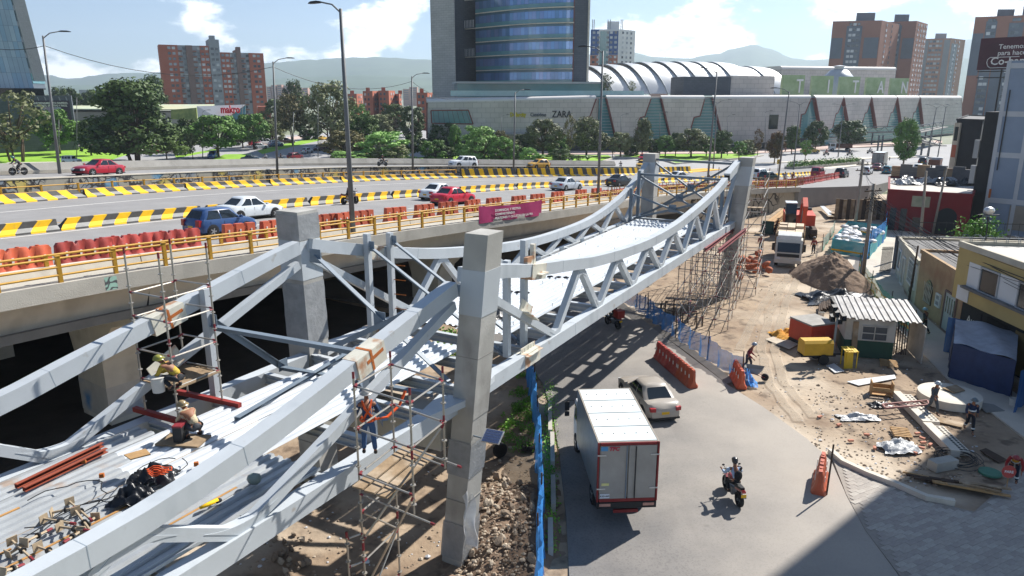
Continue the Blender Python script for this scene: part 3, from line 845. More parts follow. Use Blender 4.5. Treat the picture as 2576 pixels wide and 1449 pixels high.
for s,w,zf in ((13.9,WB,ZTB_L),(13.2,WA,ZTA_L),(23.4,WB,ZTB_R),(22.6,WA,ZTA_R)):
 mb=MB();mb.sweep([BP(s +d,w,zf(s +d) -.28) for d in (-.55,0,.55)],.47,.57);obj('primer_patch',mb,M_primer,fb)
 if s < 15:
  mb=MB();mb.sweep([BP(s +d,w,zf(s +d) -.28) for d in (-.04,.04)],.49,.585);mb.sweep([BP(s +d,w,zf(s +d) -.02) for d in (-.5,.45)],.2,.06);mb.beam(BP(s -.2,w +.236,zf(s) -.3),BP(s +.45,w +.236,zf(s) -.1),.012,.1);obj('rust_streak',mb,M_rust,fb)
for s,w in ((22.7,WB),(22.6,WA),(23.2,WB)):
 mb=MB();mb.sweep([BP(s +d,w,ZB(s) -.26) for d in (-.35,.35)],.44,.54);obj('primer_patch',mb,M_primer,fb)
 mb=MB()
 for sd in (-1,1):
  mb.beam(BP(s -.35,w +sd*.28,ZB(s) -.05),BP(s +.35,w +sd*.28,ZB(s) -.05),.14,.03)
 mb.beam(BP(s -.3,w,ZB(s) +.1),BP(s +.3,w,ZB(s) +.1),.03,.2)
 for d in (-.2,0,.2): mb.beam(BP(s +d,w,ZB(s)),BP(s +d,w,ZB(s) +.16),.05,.05,BE)
 obj('splice_plate',mb,M_primer,fb)
mb=MB();s=23.4;z=ZTB_R(s)
mb.beam(BP(s -.1,WB,z),BP(s -.1,WB,z +.75),.16,.16,BE);mb.beam(BP(s -.45,WB,z),BP(s -.45,WB,z +.35),.16,.4,BE);mb.beam(BP(s -.2,WB +.3,z -.35),BP(s +.35,WB +.3,z -.35),.3,.04)
obj('splice_bracket',mb,M_primer,fb)
def diag(w,a,b,wd=.28):
 mb=MB();mb.beam(BP(a[0],w,a[1]),BP(b[0],w,b[1]),wd,.25,up=BN);obj('diagonal',mb,M_steel,fb)
def fillet(w,c,d1,d2,r=.72,wd=.28):
 """curved gusset filling the angle of two members meeting at c"""
 c=Vector((c[0],c[1]));d1=Vector(d1).normalized();d2=Vector(d2).normalized()
 p,q=c +d1*r,c +d2*r
 pts=[c,p]
 for i in range(1,8):
  k=i/8;pts.append(p*(1 -k)**2 +(c +(d1 +d2)*r*.12)*2*k*(1 -k) +q*k*k)
 pts.append(q)
 mb=MB();mb.extr([BP(x,w -wd/2 +.005,z) for x,z in pts],BN*(wd -.01));obj('gusset',mb,M_steel,fb,40)
for w,zl,zr in ((WA,ZTA_L,ZTA_R),(WB,ZTB_L,ZTB_R)):
 jb=[25.2 +4.4*i for i in range(7)]
 ju=[27.5 +4.38*i for i in range(6)]
 top0=(19.2,zr(19.2) -.7)
 zb=lambda s: ZB(s) -.1
 zt=lambda s: zr(s) -.35
 seq=[(top0[0],top0[1])]
 for i in range(7):
  seq.append((jb[i],zb(jb[i])))
  if i < 6: seq.append((ju[i],zt(ju[i])))
 seq.append((55.6,zr(55.6) -.8))
 for a,b in zip(seq,seq[1:]): diag(w,a,b)
 for i in range(1,len(seq) -1):
  p,c,q=Vector(seq[i -1]),Vector(seq[i]),Vector(seq[i +1])
  fillet(w,c,p -c,q -c)
  if i % 2==1:
   fillet(w,c,q -c,(1,0),.55)
 sq=[(18.0 if w==WB else 18.6,zl(18) -.75),(9.5,5.75),(7.0,zl(7) -.3),(4.6,5.75),(2.2,zl(2.2) -.3),(-.4,5.75)]
 for a,b in zip(sq,sq[1:]): diag(w,a,b)
 for i in range(1,len(sq) -1):
  p,c,q=Vector(sq[i -1]),Vector(sq[i]),Vector(sq[i +1])
  fillet(w,c,p -c,q -c,1.1)
mb=MB();mb.beam(BP(22.3,WB +.19,7.5),BP(23.1,WB +.19,7.0),.04,.4,up=BN);mb.beam(BP(22.4,WB,7.75),BP(23.2,WB,7.25),.4,.05,up=BN);obj('splice_plate',mb,M_primer,fb)
mb=MB();mb.beam(BP(13.4,WA +.19,7.35),BP(12.5,WA +.19,6.95),.04,.4,up=BN);mb.beam(BP(13.5,WA,7.55),BP(12.5,WA,7.1),.4,.05,up=BN);obj('splice_plate',mb,M_primer,fb)
s=-12.0
while s < 56:
 mb=MB();z=ZB(s) -.19
 p,q=BP(s,WA +.2,z),BP(s,WB -.2,z)
 mb.beam(p,q,.18,.025);mb.beam(p +Vector((0,0,.15)),q +Vector((0,0,.15)),.2,.03);mb.beam(p +Vector((0,0,-.2)),q +Vector((0,0,-.2)),.2,.03)
 mb.beam(p +Vector((0,0,-.02)),q +Vector((0,0,-.02)),.03,.36)
 obj('floor_beam',mb,M_steel,fb);s+=2.2
def deck_sheet(s0,s1,w0,w1,m,z=None,pitch=.3):
 mb=MB();n=max(1,round((w1 -w0)/pitch));d=(w1 -w0)/n;prof=[]
 for i in range(n):
  x=w0 +i*d
  prof+=[(x,0),(x +.34*d,0),(x +.46*d,.062),(x +.88*d,.062)]
 prof.append((w1,0))
 rings=[[BP(s,x,(z if z else ZB(s)) +.01 +h) for x,h in prof] for s in (s0,s1)]
 mb.loft(rings,closed=False,caps=False)
 rings=[[BP(s,x,(z if z else ZB(s)) +.004 +h) for x,h in prof] for s in (s0,s1)]
 mb.loft(rings,closed=False,caps=False)
 obj('deck_sheet',mb,m,fb,fix=False)
rng=random.Random(11)
w=-18.75
while w < -12.4:                                   # side span: full width, worn
 w1=min(-12.35,w +.9)
 send=21.9 if w < -15 else (21.9 if w < -14.6 else 12.3)
 cuts=[-12,-4.5 +rng.uniform(-.4,.4),3 +rng.uniform(-.4,.4),10.2 +rng.uniform(-.4,.4),send]
 if w < -17.9: cuts=[-12,-4,3,11.6]
 for a,b in zip(cuts,cuts[1:]):
  if b > a +.3: deck_sheet(a,b,w,w1 -.01,M_galv_d if b < 12.5 else M_galv,z=5.84 +rng.random()*.03)
 w=w1
w=-18.6
while w < -13.7:
 w1=min(-13.6,w +.9)
 cuts=[24.0 +rng.uniform(-.25,.15),31 +rng.uniform(-.3,.3),38.2,45.5 +rng.uniform(-.3,.3),52.6 +rng.uniform(-.4,.1)]
 for a,b in zip(cuts,cuts[1:]): deck_sheet(a,b -.02,w,w1 -.012,M_galv)
 w=w1
for i in range(16):
 s0=rng.uniform(-6,8);w_=-18.3 +.3*rng.randrange(1,19) +.05;o=obj('timber_batten',MB().beam(BP(s0,w_,5.93),BP(s0 +rng.uniform(1.5,4.5),w_,5.93),.06,.03),mat('batten_tan','#a97f4c',.8,var=.25,scale=2));tag(o,'thin tan batten lying in a valley of the side span decking','batten','battens on the side span decking')
stud=mesh_of('shear_stud',MB().lathe([(.012,0),(.012,.13),(.022,.13),(.022,.15)],6),M_steel2)
for i in range(40):
 p=BP(25 +(i // 5)*3.3 +rng.uniform(-.2,.2),-18 +(i % 5)*1.05 +rng.uniform(-.1,.1),ZB(30) +.08)
 o=put('shear_stud',stud,fb);o.matrix_parent_inverse=BASE[fb.name].inverted();o.location=p
for i in range(7):
 mb=MB();s=30.3 +i*3.1;mb.beam(BP(s,-18.72,ZB(s) +.1),BP(s +.5,-18.72,ZB(s) +.1),.06,.2);obj('edge_stub',mb,M_steel2,fb)
def post(s,w,z0,z1,m=M_steel,wd=.22):
 mb=MB();mb.beam(BP(s,w,z0),BP(s,w,z1),wd,wd,up=BE);obj('erection_post',mb,m,fb)
post(22.0,WB -.36,5.8,ZTB_R(22) +.1);post(23.3,WB -.36,5.8,9.9)
post(22.0,WA +.36,5.8,ZTA_R(22) +.45);post(23.4,WA +.36,5.8,ZTA_R(23.4) +.6)
post(14.4,WA +.36,5.8,ZTA_L(14.4) +.15,wd=.26);post(14.4,WB -.36,5.8,ZTB_L(14.4) -.4,wd=.24)
for s in (22.0,23.4):
 for k in range(4):
  if s > 23:
   mb=MB();z=6.4 +k*.62;mb.tube(BP(s,WA +.2,z),BP(s +.1,WA +1.0,z +.0),.02,5);obj('rebar_rung',mb,M_rust,fb)
def angle(p,q,leg=.15,m=M_steel2):
 p,q=Vector(p),Vector(q);e=(q -p).normalized();sd=e.cross(Vector((0,0,1)))
 sd=sd.normalized() if sd.length > 1e-3 else Vector((1,0,0));up=sd.cross(e)
 mb=MB();mb.beam(p,q,leg,.015,up);mb.beam(p -sd*leg/2 -up*leg/2,q -sd*leg/2 -up*leg/2,.015,leg,up)
 obj('brace',mb,m,fb)
def plate(p,ax,s_=.4):
 mb=MB();mb.obox(p,Vector(ax).normalized()*s_,Vector(ax).normalized().cross(Vector((0,0,1)))*.025,(0,0,s_));obj('brace_plate',mb,M_steel2,fb)
for s,zt_,zb_ in ((22.0,9.3,5.9),(23.4,9.3,5.9)):
 angle(BP(s,WA +.5,zt_),BP(s,WB -.5,zb_));angle(BP(s +.15,WA +.5,zb_),BP(s +.15,WB -.5,zt_ -.3))
 plate(BP(s +.1,-15.6,7.55),BN,.5);plate(BP(s,WA +.5,zt_),BN);plate(BP(s,WB -.5,zb_ +.1),BN)
angle(BP(18.9,WA +.6,9.55),BP(18.6,WB -.6,6.0),.18);angle(BP(18.6,WB -.6,9.0),BP(18.9,WA +.6,6.0),.18)
plate(BP(18.9,WA +.6,9.5),BN,.5);plate(BP(18.75,-15.6,7.65),BN,.5)
angle(BP(14.4,WA +.5,8.15),BP(14.4,WB -.3,8.35),.2);angle(BP(14.5,WA +.5,8.35),BP(17.2,WA +.5,5.9),.18)
angle(BP(17.0,WA +.4,5.95),BP(17.6,WB -.6,5.95),.2);angle(BP(15.2,WB -.5,6.0),BP(19.6,WA +.8,5.98),.18);angle(BP(13.2,-16.4,6.05),BP(20.5,-17.6,6.05),.18)
plate(BP(14.4,WA +.52,8.3),BN,.45);plate(BP(17.1,WA +.5,5.98),BE,.4)
for s,zt_ in ((51.8,8.0),(53.4,9.15),(56.3,10.05)):
 angle(BP(s,WA +.5,zt_),BP(s,WB -.5,6.2));angle(BP(s +.15,WA +.5,6.2),BP(s +.15,WB -.5,zt_))
 if s > 52: angle(BP(s +.05,WA +.4,zt_ +.2),BP(s +.05,WB -.4,zt_ +.1),.17)
 plate(BP(s +.1,-15.6,6.2 +(zt_ -6.2)/2),BN,.55)
 post(s,WA +.36,5.9,zt_ +.4,M_steel2);post(s,WB -.36,5.9,zt_ +.2,M_steel2)
for s,w,sg in ((18.3,WB,-1),(18.9,WA,1),(18.3,WB,1)):
 mb=MB();mb.extr([BP(s +sg*.4,w -.5,5.6),BP(s +sg*.4,w +.5,5.6),BP(s +sg*1.9,w +.2,5.6),BP(s +sg*1.9,w -.2,5.6)],(0,0,.225));obj('chord_haunch',mb,M_steel,fb)
def pylon(base,top,half,label,wrap):
 """base/top: (s, w); half: half sizes along and across"""
 t=thing('bridge_pylon',label,'pylon',BP(base[0],base[1],0),group=None)
 zt=top[2]
 def ring(z,g=0.):
  k=z/zt;s=base[0] +(top[0] -base[0])*k;w=base[1] +(top[1] -base[1])*k
  hs,hw=half[0] +g,half[1] +g
  return [BP(s -hs,w -hw,z),BP(s +hs,w -hw,z),BP(s +hs,w +hw,z),BP(s -hs,w +hw,z)]
 mb=MB();mb.loft([ring(z,-.02 +.004*(i % 2)) for i,z in enumerate((-.3,5.2))]);obj('lower_shaft',mb,M_pyl,t)
 mb=MB();mb.loft([ring(z) for z in (5.2,8.55)]);obj('middle_shaft',mb,M_pyl,t)
 mb=MB();mb.loft([ring(z,.012) for z in (8.55,9.95)]);obj('steel_sleeve',mb,M_steel,t)
 mb=MB();mb.loft([ring(z) for z in (9.95,zt)]);obj('cap_block',mb,M_pyl,t)
 for z in (2.3,4.0,7.2):
  mb=MB();mb.loft([ring(z,.006),ring(z +.02,.006)]);obj('pour_joint',mb,M_conc_dk,t)
 for i,(z0,z1) in enumerate(wrap):
  mb=MB();n=max(2,round((z1 -z0)/.32));rg=[]
  r2=random.Random(i +3)
  for k in range(n +1):
   z=z0 +(z1 -z0)*k/n;g=.014 +r2.uniform(0,.012)
   q=ring(z,g);q2=[]
   for a_ in range(4):
    b_=q[(a_ +1) % 4]
    q2+=[q[a_],q[a_].lerp(b_,.33) +Vector((r2.uniform(-.006,.006),r2.uniform(-.006,.006),0)),q[a_].lerp(b_,.66) +Vector((r2.uniform(-.006,.006),r2.uniform(-.006,.006),0))]
   rg.append(q2)
  mb.loft(rg,caps=False);obj('plastic_wrap',mb,M_film,t,50)
 return t
pB=pylon((18.05,-12.1),(18.6,-11.3,11.05),(.46,.40),'bare concrete pylon with a pale blue steel sleeve beside the street netting',[(.2,1.5),(3.2,4.4)])
pA=pylon((18.9,-19.0),(19.35,-19.7,11.0),(.5,.52),'concrete pylon wrapped in plastic film next to the viaduct railing',[(6.2,8.4),(10.0,10.9)])
pylon((56.4,-18.9),(56.6,-18.95,10.6),(.5,.5),'concrete pylon at the far end of the bridge close to the viaduct',[])
pylon((56.0,-12.4),(56.5,-11.5,10.6),(.5,.5),'leaning concrete pylon standing in the dense scaffold tower',[])
mb=MB();mb.grid(lambda i,j: BP(18.05 -.55 +.5*i +.1*math.sin(9*j),-11.55 +.25*j*i +.1*math.sin(7*i +3*j),2.7 -2.0*j +.15*math.sin(5*i)),10,12)
obj('torn_wrap',mb,mat('torn_film','#c9ccce',.3,var=.2,scale=3,alpha=.55),pB,True)
sl=thing('solar_lamp','small solar panel lamp on an arm of the bare concrete pylon','lamp',BP(18.1,-11.3,4.5))
M_pvc=mat('solar_cell','#3c4a6b',.25,var=.1,scale=8);M_al=mat('aluminium','#c4c6c8',.4,metal=.8,var=.05)
o_=BP(18.0,-11.55,4.62);arm=BP(17.8,-10.75,4.72)
mb=MB();mb.tube(o_,arm,.025,6);obj('arm',mb,M_steel2,sl)
nx,ny=(BN*.8 +BE*.1).normalized(),(BE*.85 -BN*.2 +Vector((0,0,.45))).normalized();ny=(ny -nx*nx.dot(ny)).normalized();nz=nx.cross(ny)
c_=arm +Vector((0,0,.14)) +nx*.15
mb=MB();mb.obox(c_,nx*.62,ny*.5,nz*.03);obj('panel_frame',mb,M_al,sl)
for i in range(5):
 mb=MB();mb.obox(c_ +ny*(-.19 +i*.095) +nz*.018,nx*.55,ny*.08,nz*.008);obj('solar_cell',mb,M_pvc,sl)
mb=MB();mb.blob(arm +nx*.2 -Vector((0,0,.03)),.22,1,.05,2,(1,.45,.22));obj('lamp_head',mb,M_al,sl,True)
mb=MB();mb.loft([[BP(17.75,w_,3.9),BP(18.45,w_,3.9),BP(18.45,w_,5.2),BP(17.75,w_,5.2)] for w_ in (-18.5,-12.5)])
o=obj('cross_beam',mb,M_conc);tag(o,'grey concrete cross beam joining the two near pylons under the deck','beam')
# ============================================================ SCAFFOLDS
M_tube=mat('scaffold_tube','#a9a49b',.4,metal=.6,var=.15,scale=3)
M_redend=mat('red_tube_end','#7e2a31',.5,var=.15,scale=3)
M_plank=mat('plank','#8f7a60',.9,var=.25,scale=2.5,bump=.3)
add_layer(M_plank,'#bfb09b',1.2,.52,.7,.6)
def std(t,p,q,step=.5,r=.028):
 p,q=Vector(p),Vector(q);mb=MB();mb.tube(p,q,r,6)
 L=(q -p).length;e=(q -p)/L;k=.25
 while k < L -.1:
  c=p +e*k;mb.tube(c,c +e*.02,.07,8);k+=step
 mb.tube(q -e*.16,q,r*1.15,6,mi=1)
 mb.tube(p +e*L*.45,p +e*(L*.45 +.22),r*1.12,6,mi=1)
 obj('standard',mb,[M_tube,M_redend],t)
def ledger(t,p,q,r=.025,name='ledger'):
 p,q=Vector(p),Vector(q);d=q -p;L=d.length;e=d/L;mb=MB();mb.tube(p,q,r,6)
 k=min(.12,L*.12);mb.tube(p,p +e*k,r*1.25,6,mi=1);mb.tube(q -e*k,q,r*1.25,6,mi=1)
 obj(name,mb,[M_tube,M_redend],t)
def scaffold(name,label,pts,levels,zb,zt,braces=(),nx=None,skip=()):
 """pts: plan grid [row][col] of Vector2"""
 c=pts[0][0];t=thing(name,label,'scaffold',(c[0],c[1],zb))
 for r in pts:
  for p in r: std(t,(p[0],p[1],zb),(p[0],p[1],zt))
 for z in levels:
  for i,r in enumerate(pts):
   for j,p in enumerate(r):
    if j +1 < len(r): ledger(t,(p[0],p[1],z),(r[j +1][0],r[j +1][1],z))
    if i +1 < len(pts): ledger(t,(p[0],p[1],z +.04),(pts[i +1][j][0],pts[i +1][j][1],z +.04))
 for (i,j,i2,j2,z0,z1) in braces:
  ledger(t,(*pts[i][j][:2],z0),(*pts[i2][j2][:2],z1),.026,'diagonal_brace')
 return t
b=[G(449,1053,6.05),G(559,1004,6.05)];c=[G(366,1030,6.05),G(472,985,6.05)]
s1=scaffold('scaffold_tower','red and grey scaffold tower on the deck round the crouching worker in yellow',[[b[0],b[1]],[c[0],c[1]]],[7.0,7.9,8.9,9.6],6.05,10.9)
for k in range(6):
 f_=k/5;p=c[0].lerp(b[0],f_*.9 +.05);q=c[1].lerp(b[1],f_*.9 +.05)
 mb=MB();mb.beam((p.x,p.y,6.95 +.01*(k % 2)),(q.x,q.y,6.95 +.01*(k % 2)),.28,.045);obj('plank',mb,M_plank,s1)
for a_,b_ in ((b[0],c[0]),(b[1],c[1])):
 mb=MB();d=(b_ -a_).normalized();mb.beam(a_ -d*.7 +Vector((0,0,-.08)),b_ +d*.5 +Vector((0,0,-.08)),.14,.14);obj('support_beam',mb,mat('red_primer','#8a2c26',.6,var=.15,scale=3),s1)
q1,q2,q3,q4=G(888,936,8.7),G(981,884,8.7),G(1030,977,8.7),G(1113,922,8.7)
s2=thing('scaffold_tower','scaffold astride the near truss carrying the worker in the orange harness','scaffold',(q1.x,q1.y,0))
for p,z0 in ((q1,0),(q2,0),(q3,5.55),(q4,6.0)): std(s2,(p.x,p.y,z0),(p.x,p.y,8.7))
q5=q1 +(q1 -q2)*.25 +(q1 -q3)*.12;std(s2,(q5.x,q5.y,0),(q5.x,q5.y,4.6))
for z in (8.35,7.25,6.05):
 for a_,b_ in ((q1,q2),(q3,q4),(q1,q3),(q2,q4)):
  if z < 6.5 and (a_ is q3 and b_ is q4): continue
  ledger(s2,(a_.x,a_.y,z),(b_.x,b_.y,z))
for z in (5.0,3.6,2.2,.9):
 ledger(s2,(q1.x,q1.y,z),(q2.x,q2.y,z));ledger(s2,(q5.x,q5.y,min(z,4.4)),(q1.x,q1.y,min(z,4.4)))
for z0,z1 in ((5.0,3.6),(2.2,3.6),(2.2,.9)): ledger(s2,(q1.x,q1.y,z0),(q2.x,q2.y,z1),.026,'diagonal_brace')
ledger(s2,(q1.x,q1.y,4.2),(q4.x,q4.y,7.2),.03,'diagonal_brace');ledger(s2,(q1.x,q1.y,2.8),(q3.x,q3.y,6.0),.03,'diagonal_brace')
pe=q1 +(q3 -q1)*1.35;ledger(s2,(q1.x,q1.y,5.5),(pe.x,pe.y,5.5));pe2=q2 +(q4 -q2)*1.3;ledger(s2,(q2.x,q2.y,6.2),(pe2.x,pe2.y,6.2))
for k in range(3):
 mb=MB();p=q1.lerp(q3,.15 +k*.22);q=q2.lerp(q4,.15 +k*.22);d=(q -p)*.25
 mb.beam((p.x -d.x,p.y -d.y,5.95 +.012*k),(q.x +d.x,q.y +d.y,5.95 +.012*k),.3,.045);obj('plank',mb,M_plank,s2)
o0,o1,o2=G(1700,812),G(1830,830),G(1770,700)
ux,uy=(o1 -o0)/4,(o2 -o0)/5
pts=[[(o0.x +ux.x*j +uy.x*i,o0.y +ux.y*j +uy.y*i) for j in range(5)] for i in range(4)]
br=[]
for i in (0,2,3):
 for k in range(4):
  j=k % 4;br.append((i,j,i,j +1,.6 +k*1.1,1.7 +k*1.1) if k % 2 else (i,j +1,i,j,.6 +k*1.1,1.7 +k*1.1))
s3=scaffold('scaffold_tower','dense falsework of red and grey tubes under the far bridge end',pts,[.6,2.2,3.8,4.7],0,5.1,br[::2])
M_rbeam=mat('maroon_beam','#6e2228',.6,var=.15,scale=2)
for k in range(4):
 mb=MB();p=Vector((*pts[0][k],5.2));q=Vector((*pts[3][min(4,k +1)],5.2));e=(q -p).normalized()
 mb.beam(p -e*.4,q +e*.4,.18,.03);mb.beam(p -e*.4 +Vector((0,0,.22)),q +e*.4 +Vector((0,0,.22)),.18,.03);mb.beam(p -e*.4 +Vector((0,0,.11)),q +e*.4 +Vector((0,0,.11)),.03,.2)
 obj('head_beam',mb,M_rbeam,s3)
o0,o1,o2=G(1765,735),G(1900,742),G(1790,690)
ux,uy=(o1 -o0)/3,(o2 -o0)
pts=[[(o0.x +ux.x*j +uy.x*i,o0.y +ux.y*j +uy.y*i) for j in range(4)] for i in range(2)]
s4=scaffold('scaffold_tower','tall light scaffold with side ladder rails wrapped round the leaning pylon',pts,[.5,1.5,2.5,3.5,4.5,5.5,6.5,7.5,8.4],0,9.2,[(0,0,0,1,.5,2.5),(0,2,0,1,2.5,4.5),(0,2,0,3,4.5,6.5),(1,0,1,1,1.5,3.5),(0,3,0,2,.5,2.5)])
for z in (6.55,4.55):
 mb=MB();p,q=Vector((*pts[0][0],z)),Vector((*pts[0][3],z));d=Vector((uy.x,uy.y,0))*.5
 mb.beam(p +d*.6,q +d*.6,.6,.05);obj('plank',mb,M_plank,s4)
# ============================================================ VEHICLES
M_glass=mat('car_glass','#1b2227',.08,var=0,spec=.7)
M_tyre=mat('tyre','#1d1d1e',.8,var=.15,scale=8)
M_rim=mat('rim','#a9abad',.35,metal=.7,var=.1,scale=6)
M_trim=mat('black_trim','#232426',.6,var=.1,scale=6)
M_tail=mat('tail_lamp','#9c1620',.3,var=.05,spec=.6)
M_head=mat('head_lamp','#cfd3d6',.15,var=.05,spec=.7)
M_plate=mat('number_plate_yellow','#d7a91d',.5,var=.05)
M_platew=mat('number_plate_white','#d5d8dc',.5,var=.05)
def paint(c): return mat('car_paint_' +c.strip('#'),c,.32,var=.05,scale=2,spec=.5,coat=.5)
SHAPES={  # L, W, H, belt, hood z, trunk z, xb0(windscreen foot), xr0(roof front), xr1(roof rear), xb1(rear glass foot)
 'sedan': (4.45,1.72,1.45,.93,.86,.95,.95,.25,-.95,-1.62),
 'hatch': (3.85,1.66,1.50,.95,.88,.98,.95,.35,-1.45,-1.80),
 'suv':   (4.45,1.82,1.70,1.08,1.02,1.10,1.05,.45,-1.80,-2.12),
 'wagon': (4.5,1.75,1.5,.95,.88,.98,.95,.3,-1.75,-2.12),
 'van':   (4.2,1.65,1.9,1.1,1.05,1.12,1.75,1.15,-1.95,-2.05),
 'pickup': (5.0,1.8,1.75,1.1,1.05,1.05,1.1,.5,-.55,-.75),
 'jeep':  (4.2,1.75,1.85,1.15,1.12,1.15,.8,.6,-1.95,-2.02),
}
def wheel_meshes(r,w):
 ty=mesh_of('tyre',MB().lathe([(r*.62,-w/2),(r*.95,-w/2),(r,-w*.3),(r,w*.3),(r*.95,w/2),(r*.62,w/2)],20,ax='y'),M_tyre,40)
 mb=MB();mb.lathe([(r*.64,-w*.4),(r*.64,w*.4)],20,ax='y')
 for k in range(5):
  a=k*2*math.pi/5;c=Vector((math.cos(a),0,math.sin(a)))
  for s in (-1,1): mb.beam(Vector((0,s*w*.47,0)),c*r*.6 +Vector((0,s*w*.46,0)),.07,.03,up=(0,1,0))
 for s in (-1,1): mb.lathe([(r*.66,s*w*.47),(r*.58,s*w*.47)],20,ax='y')
 return ty,mesh_of('rim',mb,M_rim,40)
WH={}
def car_meshes(kind,color):
 L,W,H,belt,hz,tz,xb0,xr0,xr1,xb1=SHAPES[kind]
 P=paint(color);hw=W/2;parts=[]
 N=22;rings=[]
 for i in range(N +1):
  k=i/N;x=-L/2 +L*k
  e=min(k,1 -k)/.11;e=min(1,e);rnd=math.sqrt(max(0,1 -(1 -e)**2))
  w=hw*(.80 +.20*rnd)
  if x > xb0:
   q=(x -xb0)/(L/2 -xb0);top=belt -.02 +(hz -.17 -belt)*q**2.2 -.0
  elif x < xb1:
   q=(xb1 -x)/max(.05,(L/2 +xb1));top=tz -.10*q**2
  else: top=belt +(tz -belt)*max(0,(xb0 -x)/(xb0 -xb1))
  if i in (0,N): top -= .14
  zb=.20 +.10*(1 -rnd)
  rings.append([(x,-w*.86,zb),(x,-w*.98,zb +.07),(x,-w,.50),(x,-w*.985,top -.17),(x,-w*.92,top -.03),(x,-w*.7,top +.012),(x,0,top +.03),
                      (x,w*.7,top +.012),(x,w*.92,top -.03),(x,w*.985,top -.17),(x,w,.50),(x,w*.98,zb +.07),(x,w*.86,zb)])
 parts.append(('body',mesh_of('body',MB().loft(rings),P,45),None))
 wb,wr=hw*.90,hw*.70;zb_,zt_=belt -.03,H
 if kind=='van': wr=hw*.8
 def cab(k):  # ring at height fraction
  kk=1 -(1 -k)**1.25
  x0,x1=xb0 +(xr0 -xb0)*kk,xb1 +(xr1 -xb1)*kk
  y=wb +(wr -wb)*(k**1.6);z=zb_ +(zt_ -.06 -zb_)*k;c=.1
  return [Vector(p) for p in ((x0,-y +c*1.6,z),(x0,y -c*1.6,z),(x0 -c*1.8,y,z),(x1 +c*1.5,y,z),(x1,y -c*1.3,z),(x1,-y +c*1.3,z),(x1 +c*1.5,-y,z),(x0 -c*1.8,-y,z))]
 top_in=[Vector((p.x*.9 +.1*(xr0 +xr1)/2,p.y*.86,zt_ -.01)) for p in cab(1)]
 top_c=[Vector((p.x*.5 +.5*(xr0 +xr1)/2,p.y*.45,zt_ +.015)) for p in cab(1)]
 parts.append(('cabin',mesh_of('cabin',MB().loft([cab(k) for k in (0,.25,.5,.75,1)] +[top_in,top_c]),P,40),None))
 def pane(name,i0,i1,f0,f1,k0=.08,k1=.92,o=.008):
  def at(f,k):
   r_=cab(k);a,b=r_[i0],r_[i1];return a.lerp(b,f)
  g=[at(f0,k0),at(f1,k0),at(f1,k1),at(f0,k1)]
  nn=(g[1] -g[0]).cross(g[3] -g[0]).normalized();cc=sum(g,Vector())/4
  if nn.dot(cc -Vector(((xr0 +xr1)/2,0,cc.z))) < 0: nn=-nn
  mb=MB();ks=(k0,(k0*2 +k1)/3,(k0 +2*k1)/3,k1)
  mb.loft([[at(f0,k) +nn*o,at(f1,k) +nn*o,at(f1,k) -nn*.02,at(f0,k) -nn*.02] for k in ks])
  parts.append((name,mesh_of(name,mb,M_glass,50),None))
 pane('windscreen',0,1,.02,.98,.05,.95);pane('rear_window',4,5,.04,.96,.12,.9)
 sp=[(.04,.50),(.54,.93)] if kind in ('sedan','hatch','pickup') else [(.03,.36),(.40,.68),(.72,.96)]
 for a,b in sp:
  pane('side_window',2,3,a,b);pane('side_window',7,6,a,b)
 if kind=='pickup':
  mb=MB();mb.box(-L/2 +.12,xb1 -.1,-hw*.78,hw*.78,belt +.0,tz +.045);parts.append(('load_bed',mesh_of('load_bed',mb,M_trim),None))
 r=.31 if kind not in ('suv','pickup','jeep') else .36
 if r not in WH: WH[r]=wheel_meshes(r,.2)
 xf,xr=L/2 -.82,-L/2 +.80
 for x in (xf,xr):
  for s in (-1,1):
   mb=MB();mb.lathe([(r +.07,s*(hw -.08)),(r +.07,s*(hw +.004)),(r +.03,s*(hw +.008))],18,(x,0,r),'y');parts.append(('wheel_arch',mesh_of('wheel_arch',mb,M_trim,40),None))
 for x in (xf,xr):
  for s in (-1,1): parts.append(('wheel',WH[r],Vector((x,s*(hw -.07),r))))
 for s in (-1,1):
  hzz=hz -.28
  mb=MB();mb.obox((L/2 -.10,s*hw*.66,hzz),(.22,0,0),(-.05*s,.36,0),(0,0,.16));parts.append(('headlight',mesh_of('headlight',mb,M_head),None))
  th=.34 if kind in ('suv','hatch','van','wagon') else .18
  mb=MB();mb.obox((-L/2 +.06,s*hw*.74,tz -.24 -(0 if th < .3 else -.02)),(.18,0,0),(.04*s,.26,0),(0,0,th));parts.append(('tail_light',mesh_of('tail_light',mb,M_tail),None))
  mb=MB();mb.obox((xb0 -.25,s*(hw +.05),belt +.06),(.12,0,0),(0,.16,0),(0,0,.12));parts.append(('mirror',mesh_of('mirror',mb,P),None))
 mb=MB();mb.box(-L/2 -.008,-L/2 +.05,-.19,.19,tz -.50,tz -.37);parts.append(('number_plate',mesh_of('number_plate',mb,M_plate),None))
 mb=MB();mb.box(L/2 -.06,L/2 +.01,-hw*.45,hw*.45,.42,.60);parts.append(('grille',mesh_of('grille',mb,M_trim),None))
 mb=MB();mb.loft([[(x,-hw*.88,.17),(x,hw*.88,.17),(x,hw*.88,.26),(x,-hw*.88,.26)] for x in (-L/2 +.05,L/2 -.05)]);parts.append(('underbody',mesh_of('underbody',mb,M_trim),None))
 for xx in ((xb0 +xb1)/2 +.05,xb1 +.55):
  for s in (-1,1):
   mb=MB();mb.box(xx -.008,xx +.008,s*hw*.985 -.008,s*hw*.985 +.018,.35,belt -.12);parts.append(('door_seam',mesh_of('door_seam',mb,M_trim),None))
 return parts
CARS={}
